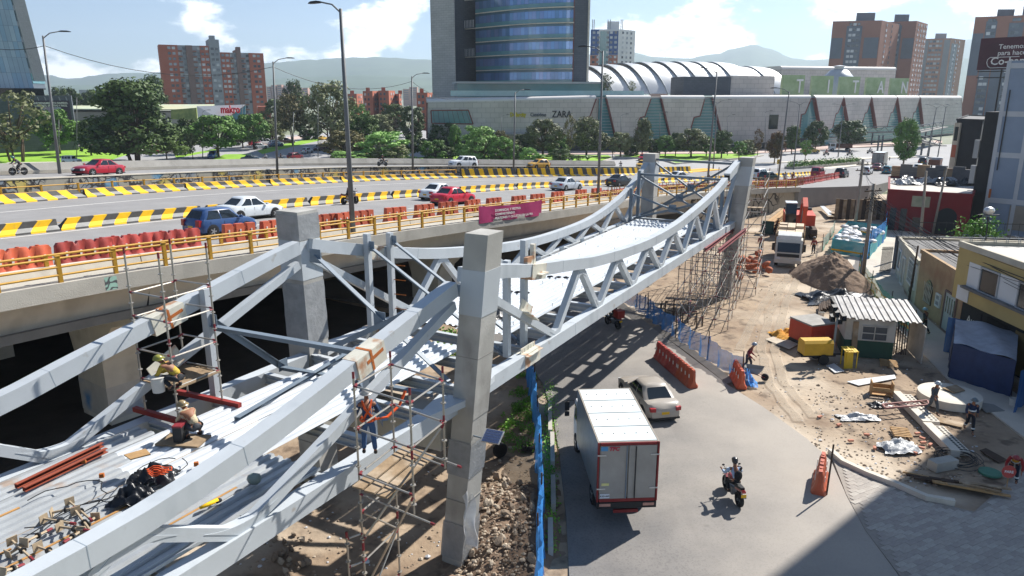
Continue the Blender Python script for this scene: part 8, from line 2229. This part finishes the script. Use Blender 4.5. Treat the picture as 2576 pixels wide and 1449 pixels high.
for s in (1,-1):
 mb=MB();mb.sweep([(-.07,s*.13,.98),(-.085,s*.05,1.14),(-.05,-s*.07,1.3),(.06,-s*.12,1.46),(.2,-s*.12,1.42)],.05,.02,up=(1,0,0));obj('strap',mb,M_har,hs,local=True)
mb=MB();mb.sweep([(math.cos(a/12*6.28)*.19 +.01,math.sin(a/12*6.28)*.2,.99) for a in range(13)],.02,.06);obj('belt',mb,M_har,hs,local=True)
mb=MB();mb.sweep([(-.1,-.16,1.0),(.15,-.5,.92),(.5,-.85,1.05),(.75,-1.05,1.35)],.07,.03);obj('lanyard',mb,M_har,hs,local=True)
person(frame(D(447,978,7.0),(-1,.2,0)),'crouching worker in a yellow jacket on the scaffold planks','crouch','#b59a3a','#23262c','#8a8a3a')
person(frame(D(492,1102,5.95),(-.8,.6,0)),'crouching worker in beige welding jacket on the decking','crouch','#b9a98a','#3a3d42','#8f7d5c')
mb=MB();b0=D(400,985,7.0);mb.lathe([(.16,0),(.19,.42),(.2,.42),(.2,.44),(.1,.44)],16,b0);o=obj('paint_bucket',mb,mat('bucket_white','#c9c6be',.5),None,40);tag(o,'white bucket with a blue foot on the scaffold planks','bucket')
wm_=thing('welding_machine','small red and black welding machine on a board on the decking','machine',D(462,1108));b0=D(462,1110)
mb=MB();mb.obox(b0 +Z*.03,(1.2,-.15,0),(.1,.7,0),Z*.05);obj('base_board',mb,M_plank,wm_);mb=MB();mb.obox(b0 +Vector((-.05,0,.28)),(.24,0,0),(0,.42,0),Z*.42);obj('case',mb,M_trim,wm_);mb=MB();mb.obox(b0 +Vector((-.05,0,.51)),(.25,0,0),(0,.43,0),Z*.05);obj('red_lid',mb,M_redend,wm_)
crumple('black_plastic',D(392,1205),.52,.4,.42,M_black,'heap of black plastic sheeting on the side span decking',12,'plastic sheet',z=.05)
crumple('black_plastic',D(340,1262),.5,.35,.4,M_black,'lower fold of black plastic hanging by the near truss',15,'plastic sheet',z=.05)
mb=MB();c=D(395,1190,6.3)
for k in range(3): mb.path([c +Vector((math.cos(a/14*6.28)*(.2 +.05*k),math.sin(a/14*6.28)*.13 +.06*k,.02*k +.03*math.sin(a*1.7))) for a in range(15)],.014,5)
o=obj('orange_cable_coil',mb,M_har);tag(o,'coil of orange cable on top of the black plastic','cable')
flat=[D(u,v,6.0) for u,v in ((318,1188),(372,1172),(385,1186),(335,1200))];o=obj('plywood_board',MB().extr([p +Z*.45 for p in flat],(0,0,.03)),M_wood);tag(o,'pale plywood board on the black plastic','board')
crumple('black_plastic',BP(25.9,-15.7,ZB(26)),1.0,.9,.45,M_black,'bundle of black and grey sheeting on the new decking behind the bare pylon',18,'plastic sheet',z=.08)
for k,(s,w) in enumerate(((33.2,-16.2),(33.3,-15.8),(33.4,-15.4),(29.6,-16.6),(29.7,-16.2),(29.8,-15.8))): o=obj('black_clip',MB().blob(BP(s,w,ZB(s) +.1),.14,k,.5,1,(1.4,.8,.4)),M_black);tag(o,'small black scrap lying in a row on the new decking','scrap','black scraps on the new decking')
for k,(p0,p1,lab) in enumerate((((38,1228),(256,1122),'upper rust-red steel channel lying on the decking'),((58,1236),(266,1136),'lower rust-red steel channel lying on the decking'))):
 a,b=D(*p0,5.98),D(*p1,5.98);d=(b -a).normalized();n=Vector((d.y,-d.x,0));mb=MB();mb.beam(a +Z*.06,b +Z*.06,.015,.11);mb.beam(a +n*.05 +Z*.11,b +n*.05 +Z*.11,.1,.015);mb.beam(a +n*.05 +Z*.01,b +n*.05 +Z*.01,.1,.015);o=obj('steel_channel',mb,mat('red_oxide','#8d4530',.7,var=.12,scale=2));tag(o,lab,'steel beam')
M_prop=mat('prop_tan','#a8977e',.6,var=.15,scale=4)
for i,(u0,v0,u1,v1) in enumerate(((175,1262,232,1310),(110,1305,190,1318),(150,1325,225,1335),(60,1365,130,1330),(20,1395,75,1360),(95,1375,150,1395),(190,1285,235,1345),(5,1440,60,1420),(240,1300,200,1340),(130,1290,200,1275),(205,1335,160,1365),(30,1360,85,1410))):
 a,b=D(u0,v0,6.0 +.05*(i % 4)),D(u1,v1,6.0 +.05*((i +1) % 4));t=thing('scaffold_jack','tan and red scaffold jack in the loose heap on the decking','scaffold jack',a,group='scaffold jacks heaped on the decking')
 d=(b -a).normalized();L_=(b -a).length;obj('spindle',MB().tube(a,b,.028,6),M_prop,t);obj('red_end',MB().tube(b -d*.15,b,.034,6),M_redend,t)
 obj('plate',MB().obox(a,d*.02,d.cross(Z).normalized()*.2,d.cross(d.cross(Z)).normalized()*.2),M_prop,t)
 obj('wing_nut',MB().tube(a.lerp(b,.5) -d*.02,a.lerp(b,.5) +d*.02,.07,8),M_trim,t)
gr=thing('angle_grinder','yellow angle grinder lying on the decking near the near truss','power tool',D(530,1268));a,b=D(503,1278,6.02),D(548,1258,6.02);obj('body',MB().path([a,a.lerp(b,.4),b],[.035,.05,.05],8),M_yelb,gr,True);obj('guard',MB().lathe([(.09,0),(.09,.03)],12,b -Z*.03),M_trim,gr)
hl=D(640,1215,6.0);o=obj('welding_helmet',MB().blob(hl +Z*.12,.17,3,.15,2,(1,.8,.9)),mat('helmet_grey','#7d8a85',.4,var=.1),None,True);tag(o,'grey welding helmet lying on the decking','helmet')
for k in range(6):
 pts=[];p=D(rg.uniform(250,420),rg.uniform(1150,1290),6.02);a=rg.uniform(0,6)
 for q in range(12): a+=rg.uniform(-.8,.8);p=p +Vector((math.cos(a),math.sin(a),0))*.22;pts.append(Vector((p.x,p.y,6.02 +.03*rg.random())))
 o=obj('power_cable',MB().path(pts,.013,5),M_trim);tag(o,'black power cable snaking over the side span decking','cable','power cables on the decking')
for k in range(5): p=D(rg.uniform(190,520),rg.uniform(1160,1290),5.98);o=obj('rust_bracket',MB().obox(p +Z*.05,(.1,.03,0),(-.02,.08,0),Z*.1),M_rust);tag(o,'small rusty bracket left on the decking','bracket','rusty brackets on the decking')
# ============================================================ HOUSES ON THE RIGHT
M_cream=mat('cream_render','#b8b2a2',.9,var=.15,scale=1.);add_layer(M_cream,'#8b8474',.7,.55,.72,.6,stretch=(1,1,.4))
M_tan=mat('tan_stone','#a58c6e',.9,var=.2,scale=.7,bump=.4,bscale=5);add_layer(M_tan,'#8d5f49',.4,.52,.66,.6)
M_yel_r=mat('yellow_render','#b5a06a',.85,var=.08,scale=.8);M_roofg=mat('grey_roof','#6e6d6c',.9,var=.2,scale=.8)
M_slateb=mat('blue_grey_render','#7c8ea6',.85,var=.08,scale=.4);M_redr=mat('red_render','#741c22',.8,var=.1,scale=.6);M_garage=mat('black_render','#22262b',.8,var=.2,scale=1.)
def W(x,y,z=0.): return Vector((x,y,z))
def house(name,label,plan,h,m,roofm=M_roofg,base=None):
 c=sum((W(*p) for p in plan),Vector())/len(plan);t=thing(name,label,'house',c)
 obj('wall',MB().prism(plan,-.2,h),m,t);q=[(c.x +(p[0] -c.x)*.97,c.y +(p[1] -c.y)*.97) for p in plan];obj('roof',MB().prism(q,h +.002,h +.12),roofm,t)
 q=MB()
 for a,b in zip(plan,plan[1:] +plan[:1]): q.beam(W(*a,h +.15),W(*b,h +.15),.22,.3)
 obj('parapet',q,m,t);return t
h1=house('house','low cream house with a barred white window beside the alley',[(33.2,62),(29.9,52.6),(40,50),(43,60)],3.0,M_cream)
f=Face(W(33.2,62),W(29.9,52.6))
def opening(t,f,a0,a1,z0,z1,m,nm='window',bars=0,frame_m=None,o=.03):
 p=obj(nm,f.box(MB(),a0,a1,z0,z1,.0,o),m,t)
 if frame_m:
  w=.1/f.L;mb=MB();f.box(mb,a0 -w,a0,z0 -.1,z1 +.1,0,.1);f.box(mb,a1,a1 +w,z0 -.1,z1 +.1,0,.1);f.box(mb,a0,a1,z1,z1 +.1,0,.1);f.box(mb,a0,a1,z0 -.1,z0,0,.12);sub('frame',mb,frame_m,p)
 for i in range(bars): mb=MB();f.box(mb,a0 +(a1 -a0)*(i +.5)/bars -.015/f.L,a0 +(a1 -a0)*(i +.5)/bars +.015/f.L,z0,z1,o +.04,o +.07);sub('bar',mb,M_wpaint,p)
 if bars:
  for z in (z0 +.3,(z0 +z1)/2,z1 -.3): sub('bar',f.box(MB(),a0,a1,z -.015,z +.015,o +.035,o +.065),M_wpaint,p)
 return p
M_dwin=mat('dim_window','#2a2f34',.2,var=.1)
opening(h1,f,.10,.22,.9,2.4,M_dwin,frame_m=M_wpaint);opening(h1,f,.32,.44,.1,2.2,mat('old_door','#9a978f',.7,var=.15),'door',frame_m=M_wpaint);opening(h1,f,.62,.94,1.0,2.7,M_dwin,bars=9,frame_m=M_wpaint)
opening(h1,f,.72,.80,.3,.7,M_dwin,'vent')
gt_=thing('iron_gate','black iron gate panel closing the alley beside the cream house','gate',W(32.6,62.5))
for i in range(12): mb=MB();p=W(32.9 -i*.09,62.3 -i*.02);mb.tube(p,p +Z*2.4,.025,5);obj('bar',mb,M_trim,gt_)
for z in (.3,2.2): obj('rail',MB().tube(W(33.0,62.3,z),W(31.8,62.05,z),.03,5),M_trim,gt_)
h2=house('house','tan stone house with an arched lattice window and a white metal door',[(29.85,52.5),(28.2,44.3),(39,42.3),(40,49.9)],3.9,M_tan)
f=Face(W(29.85,52.5),W(28.2,44.3))
mb=MB();mb.extr([f.at(.30 +.09*math.cos(a)*-1,1.7 +.75*math.sin(a),.01) for a in [i*math.pi/10 for i in range(11)]] +[f.at(.39,.8,.01),f.at(.21,.8,.01)],f.n*.05);aw=obj('arched_window',mb,M_dwin,h2)
for k in range(5):
 mb=MB();mb.beam(f.at(.22 +.035*k,.85,.09),f.at(.26 +.035*k,2.2,.09),.03,.02,up=f.n);mb.beam(f.at(.38 -.035*k,.85,.09),f.at(.34 -.035*k,2.2,.09),.03,.02,up=f.n);sub('lattice',mb,M_conc_lt,aw)
opening(h2,f,.50,.58,1.2,1.9,M_dwin,bars=4,frame_m=M_wpaint)
dr=opening(h2,f,.68,.90,.02,2.5,mat('white_door','#a9adb0',.6,var=.08),'door',frame_m=M_brown)
for i in range(4): sub('door_slot',f.box(MB(),.71 +.05*i,.725 +.05*i,1.2,2.25,.031,.05),M_dwin,dr)
h3=house('house','yellow house with an overhanging upper floor above a black garage',[(28.15,44.2),(27.8,31),(38.5,29),(38.9,42.2)],2.75,M_garage)
f=Face(W(28.15,44.2),W(27.8,31));fu=Face(W(27.4,44.2),W(27.1,31))
obj('upper_floor',MB().prism([(27.4,44.2),(27.1,31),(38.6,28.8),(39.0,42.2)],2.9,6.1),M_yel_r,h3);obj('upper_roof',MB().prism([(27.6,43.9),(27.3,31.2),(38.4,29.2),(38.8,42.0)],6.105,6.2),mat('zinc_roof','#a3a29e',.6,var=.2,scale=1),h3)
pr_=MB();pr_.beam(W(27.4,44.2,6.25),W(27.1,31,6.25),.2,.35);pr_.beam(W(27.4,44.2,6.25),W(39,42.2,6.25),.2,.35);obj('roof_coping',pr_,M_cream,h3)
opening(h3,fu,.10,.95,3.95,5.4,M_wpaint,'balcony_wall');obj('balcony_ledge',fu.box(MB(),.09,.96,3.8,3.94,.0,.3),M_roofg,h3)
for a0 in (.20,.46,.72): opening(h3,fu,a0,a0 +.12,4.0,5.3,M_dwin,'window',frame_m=M_wframe,o=.05)
obj('shop_sign',fu.box(MB(),.04,.13,2.95,3.8,.02,.06),M_wpaint,h3)
for a0,a1,m,nm in ((.03,.16,M_garage,'door'),(.20,.34,M_dark,'iron_door'),(.40,.75,mat('tan_shutter','#7d6a42',.7,var=.1),'shutter')): opening(h3,f,a0,a1,.02,2.4,m,nm)
letter('graffiti_lettering','Ave',.7,M_refl,f.at(.095,1.45,.04),f.e if f.e.x*0 +f.e.y < 0 else -f.e,(0,0,1),h3,0,.003);letter('graffiti_lettering','Nola',.7,M_refl,f.at(.095,.8,.04),f.e if f.e.y < 0 else -f.e,(0,0,1),h3,0,.003)
mb=MB()
for k in range(2): mb.path([W(27.5,44.1,6.6).lerp(W(36,42.6,6.6),i/90) +Vector((0,.25*math.cos(i*.9 +k),.25*math.sin(i*.9 +k))) for i in range(91)],.012,4)
o=obj('razor_wire',mb,M_steel2);tag(o,'coils of razor wire along the roof edge of the yellow house','razor wire')
o=obj('slate_wall',MB().beam(W(34,64,1.5),W(52,62,1.5),.5,3.0),mat('slate_stone','#44474a',.9,var=.3,scale=1.2,bump=.8,bscale=4));tag(o,'long dark slate stone wall behind the cream house','wall')
o=obj('roof_slab',MB().prism([(34,63),(52,61),(52,52),(43.5,59)],2.6,3.0),M_roofg);tag(o,'flat grey roof slab between the slate wall and the houses','roof')
M_pl=M_weed;mb=MB();rg=random.Random(77)
for i in range(1400):
 c=W(42.5 +rg.gauss(0,.9),66 +rg.gauss(0,.4),2.4 +abs(rg.gauss(0,.8)));x=Vector((rg.uniform(-1,1),rg.uniform(-1,1),rg.uniform(-1,1))).normalized();y=x.cross(Vector((rg.uniform(-1,1),.4,rg.uniform(-1,1)))).normalized();s=rg.uniform(.08,.2);mb.add([c -x*s,c +y*s*.6,c +x*s,c -y*s*.6],[(0,1,2,3)])
t=thing('garden_shrub','leafy garden shrub behind an iron fence in front of the red house','shrub',W(42.5,66));obj('foliage',mb,M_weed,t,fix=False);obj('stem',MB().tube(W(42.5,66,0),W(42.5,66,3),.08,6),M_bark,t)
fe=thing('iron_fence','dark iron fence on top of the slate wall','fence',W(36,64.5))
for i in range(26): obj('bar',MB().tube(W(34.5 +i*.6,64.2 -i*.065,3),W(34.5 +i*.6,64.2 -i*.065,4.3),.02,4),M_trim,fe)
obj('rail',MB().tube(W(34.3,64.25,4.2),W(50,62.5,4.2),.03,5),M_trim,fe)
h4=house('house','dark red house with an arched doorway behind the utility poles',[(43.0,84),(49.9,79.6),(58,92),(50,98)],4.4,M_redr,mat('red_house_roof','#b4afa8',.8,var=.15,scale=.6))
f=Face(W(43.0,84),W(49.9,79.6))
opening(h4,f,.05,.13,.02,2.6,M_dwin,'door',frame_m=M_redr);opening(h4,f,.18,.26,.02,2.6,M_dwin,'door',frame_m=M_redr);mb=MB();mb.extr([f.at(.74 -.12*math.cos(a),2.0 +1.0*math.sin(a),.01) for a in [i*math.pi/10 for i in range(11)]] +[f.at(.86,.02,.01),f.at(.62,.02,.01)],f.n*.05);obj('arched_door',mb,M_garage,h4)
obj('painted_panel',f.box(MB(),.30,.52,2.9,4.1,.01,.04),mat('faded_mural','#7d8570',.8,var=.35,scale=.9,col2='#a5a08a'),h4);opening(h4,f,.34,.44,.6,1.7,M_dwin,frame_m=M_redr)
for i in range(12): crumple('roof_tarpaulin',W(48 +i*.7,90 +(i % 3)*1.5 -i*.2,4.6),1.4,1.1,.9,M_black if i % 4 else mat('grey_plastic','#a5a7a8'),('black' if i % 4 else 'grey') +' tarpaulin bundled on the red house roof ' +('by the roof edge','behind the mural panel','beside the leaning pole','above the arched door','near the block stacks','close to the black fin')[i // 2],30 +i,'tarpaulin') if i % 2==0 else None
for i in range(10): o=obj('roof_block',MB().obox(W(51 +i*.8,98 -i*.6,5.2 +.3*(i % 2)),(1.1,-.8,0),(.3,.4,0),Z*1.6),M_roofg if i % 3 else M_tan);tag(o,'stacked grey blocks along the back of the red house roof','blocks','block stacks on the red roof')
pa=AT(2384,300,112);k1=house('clad_building','narrow building wrapped in black mesh with a strip of bare brick',[tuple(AT(2384,460,110)[:2]),tuple(AT(2448,460,106)[:2]),tuple(AT(2480,460,125)[:2]),tuple(AT(2410,460,132)[:2])],zat(302,110,2384),M_garage)
f=Face(W(*AT(2384,460,110)[:2]),W(*AT(2448,460,106)[:2]));obj('bare_strip',f.box(MB(),.0,.22,-.1,zat(302,110,2384) -.3,.02,.3),M_cream,k1);obj('brick_patch',f.box(MB(),.03,.2,6.2,8.0,.31,.36),M_rbrick,k1);opening(k1,Face(f.p +f.n*.3,f.q +f.n*.3),.04,.18,8.6,10.6,M_dwin)
f5=Face(W(*AT(2462,600,84)[:2]),W(*AT(2640,600,79)[:2]));ztop=zat(158,84,2500)
b5=thing('party_wall_building','tall blunt building with blue-grey panels framed in pale bands','building',f5.at(.5,0));obj('wall',f5.box(MB(),.0,1.6,-.2,ztop,-18,0),M_slateb,b5)
M_band=mat('pale_band','#a9b2bd',.85,var=.08,scale=.5)
for z in (3.4,8.4,12.8,ztop -.8): obj('floor_band',f5.box(MB(),0,1.6,z,z +.55,.005,.03),M_band,b5)
for a in (.0,.40,.80,1.2): obj('column_band',f5.box(MB(),a,a +.06,0,ztop,.031,.055),M_band,b5)
obj('bare_patch',f5.box(MB(),.38,.75,.6,3.3,.032,.05),M_conc_dk,b5);obj('black_pipe',f5.box(MB(),.10,.115,7,15.6,.06,.14),M_trim,b5)
obj('rust_stain',f5.box(MB(),.04,.075,3.9,4.9,.056,.058),M_rust,b5)
mb=MB();mb.prism([tuple((f5.at(0,0,.1))[:2]),tuple((f5.at(-.19,0,.2))[:2]),tuple((f5.at(-.19,0,-4))[:2]),tuple((f5.at(0,0,-4))[:2])],-.2,zat(280,84,2460));o=obj('black_fin',mb,M_garage);tag(o,'black wall fin at the edge of the blue-grey building','wall')
for k,z in enumerate((3.6,6.4,9.2)): mb=MB();c=f5.at(-.24,z,.1);mb.obox(c,f5.e*.5,f5.n*.5,Z*2.0);o=obj('duct_box',mb,M_grywall);tag(o,'grey duct box stacked on the side of the black wall fin','duct','duct boxes on the black fin')
fb_=Face(W(*AT(2464,140,100)[:2]),W(*AT(2640,140,94)[:2]));bb=thing('billboard','dark red billboard with white lettering above the blue-grey building','billboard',fb_.at(.2,ztop))
z0,z1=zat(176,100,2470),zat(98,100,2470)
obj('panel',fb_.box(MB(),0,1.3,z0,z1,0,.3),mat('billboard_maroon','#3a1420',.4,var=.15,scale=.15,col2='#55202e'),bb);obj('red_glow_print',fb_.box(MB(),.72,1.29,z1 -2.6,z1 -.4,.302,.31),mat('billboard_pink','#b03a50',.4,var=.4,scale=.4),bb)
for y in (z0 -.3,z0 -1.1): obj('catwalk',fb_.box(MB(),.05,1.3,y,y +.12,.1,1.0),M_trim,bb)
for a in (.35,.5,.9): obj('support',fb_.box(MB(),a,a +.02,z0 -9,z0,-.3,-.1),M_trim,bb)
for txt,s,zz,aa_ in (('Tenemos todo',.85,z1 -1.45,.28),('para hacer',.85,z1 -2.25,.28),('Co-banking',1.35,z1 -3.45,.19)): letter('lettering',txt,s,M_refl,fb_.at(aa_,zz,.32),fb_.e,(0,0,1),bb,.02 if s > 1 else .008,.01,align='LEFT')
mb=MB();pth=[fb_.at(.6,z1 -2.5,.32),fb_.at(.18,z1 -2.5,.32),fb_.at(.145,z1 -2.75,.32),fb_.at(.14,z1 -3.15,.32),fb_.at(.16,z1 -3.6,.32),fb_.at(.2,z1 -3.85,.32),fb_.at(1.2,z1 -3.85,.32)];mb.path(pth,.05,5);obj('outline',mb,M_refl,bb)
p=G(2470,700);q=PLANE(2486,545,p,Vector((p.x,p.y,0)).normalized());lp=thing('globe_lamp','dark lamp post with a bright metal hood in front of the blue-grey wall','street lamp',p);obj('pole',MB().path([p,q],.06,6),M_trim,lp);obj('cross_arm',MB().beam(q +Vector((-.9,0,.15)),q +Vector((.9,0,.15)),.12,.06),M_trim,lp);obj('hood',MB().blob(q +Z*.5,.42,1,.05,2,(1.1,.8,.8)),M_al,lp,True)
obj('warning_sign',MB().obox(p.lerp(q,.35) +Vector((.1,-.1,0)),(.5,0,0),(0,.03,0),Z*.3),M_yelb,lp)
t=thing('apartment_tower','tall plain apartment tower beside the yellow house','building',W(48,40));obj('wall',MB().prism([(38.9,47.1),(38.9,31),(60,31),(60,48.5)],0,38),M_cream,t)
f=Face(W(38.9,47.1),W(38.9,31))
for k in range(12): obj('window_band',f.box(MB(),.1,.9,2 +k*3,3.4 +k*3,.01,.06),M_dwin,t)
hz=MB().box(-7200,7200,-900,7600,-2.5,640);o=obj('haze',hz,None or bpy.data.materials.new('haze'));o['kind']='stuff'
hm_=o.data.materials[0];hm_.use_nodes=True;n,l=hm_.node_tree.nodes,hm_.node_tree.links;n.clear();ho=n.new('ShaderNodeOutputMaterial');pv_=n.new('ShaderNodeVolumePrincipled');pv_.inputs['Color'].default_value=(.7,.85,1,1);pv_.inputs['Density'].default_value=.00016;pv_.inputs['Anisotropy'].default_value=.3;l.new(pv_.outputs[0],ho.inputs['Volume'])
hm_.volume_intersection_method='FAST' if hasattr(hm_,'volume_intersection_method') else None
rg=random.Random(91);st_=MB()
def on_site(x,y):
 return True
for i in range(2600):
 k=rg.random()
 if k < .6: u,v=rg.uniform(1900,2480),rg.uniform(560,1210)
 elif k < .85: u,v=rg.uniform(2050,2420),rg.uniform(980,1230)
 else: u,v=rg.uniform(560,1150),rg.uniform(1150,1449)
 p=G(u,v)
 if inside(p.x,p.y,[(q.x,q.y) for q in road_poly]) or inside(p.x,p.y,pvp) or inside(p.x,p.y,[(q.x,q.y) for q in al1]): continue
 s=rg.uniform(.025,.07)*(1.8 if rg.random() < .08 else 1);st_.blob(Vector((p.x,p.y,dirt_z(p.x,p.y) +s*.2)),s,i % 9,.6,0,(1,.8,.55),rg.choice((0,0,1,1,2,3)))
o=obj('gravel',st_,M_rock +[M_tarpw],None,fix=False);o['kind']='stuff'
rg=random.Random(17);bagm=mesh_of('clay_bag',MB().blob((0,0,0),.38,5,.3,2,(1.2,.8,.6)),mat('clay_orange','#a9603f',.8,var=.2,scale=3),True)
for i in range(22):
 p=G(1862 +rg.gauss(30,20),672 +rg.gauss(0,16));o=put('clay_bag',bagm,None,p +Z*rg.uniform(.15,.7),(rg.random(),rg.random(),rg.random()*6));tag(o,'orange-brown sack in the pile behind the light scaffold','sack','orange-brown sacks by the scaffold')
for i in range(16):
 p=G(1600 +i*11 +rg.uniform(-5,5),772 +i*3.5 +rg.uniform(-10,10));o=obj('steel_stake',MB().tube(p -Z*.1,p +Z*rg.uniform(.6,1.2) +Vector((rg.uniform(-.05,.05),0,0)),.045,5),M_rubw);tag(o,'short dark stake standing in the dirt by the far scaffold','stake','dark stakes by the far scaffold')
for i in range(10):
 p=G(1640 +rg.uniform(0,120),800 +rg.uniform(-25,15));a=rg.uniform(0,3);o=obj('loose_plank',MB().beam(p +Z*.05,p +Vector((math.cos(a),math.sin(a),.02))*rg.uniform(1,2.4) +Z*.05,.16,.05),rg.choice([M_plank,M_rubw,M_rbeam]));tag(o,'plank dropped in the dirt below the far bridge end','plank','planks below the far bridge end')
M_seam=mat('road_seam','#716e6a',.9,var=.15,scale=3);M_skid=mat('tyre_rubber_mark','#3d3b3a',.9,var=.3,scale=3,alpha=.12);M_patch=mat('road_repair','#75726e',.9,var=.15,scale=2)
def strip(name,pts,w,m,z=.036,wob=.04):
 q=[G(u,v,z) for u,v in pts];ps=[]
 for a,b in zip(q,q[1:]): ps+=[a.lerp(b,k/6) +Vector((rg.uniform(-wob,wob),rg.uniform(-wob,wob),0)) for k in range(6)]
 mb=MB();mb.sweep(ps +[q[-1]],w,.004);return struct(name,mb,m)
for pts in ([(1985,690),(1940,780),(1915,870),(1935,960),(2010,1060)],[(2010,690),(1970,785),(1950,880),(1975,960),(2050,1050)],[(1960,700),(1900,800),(1860,880)]):
 strip('wheel_rut',pts,.55,mat('packed_dust','#c4b6a2',.95,var=.15,scale=1.,alpha=.2),.03,.08)
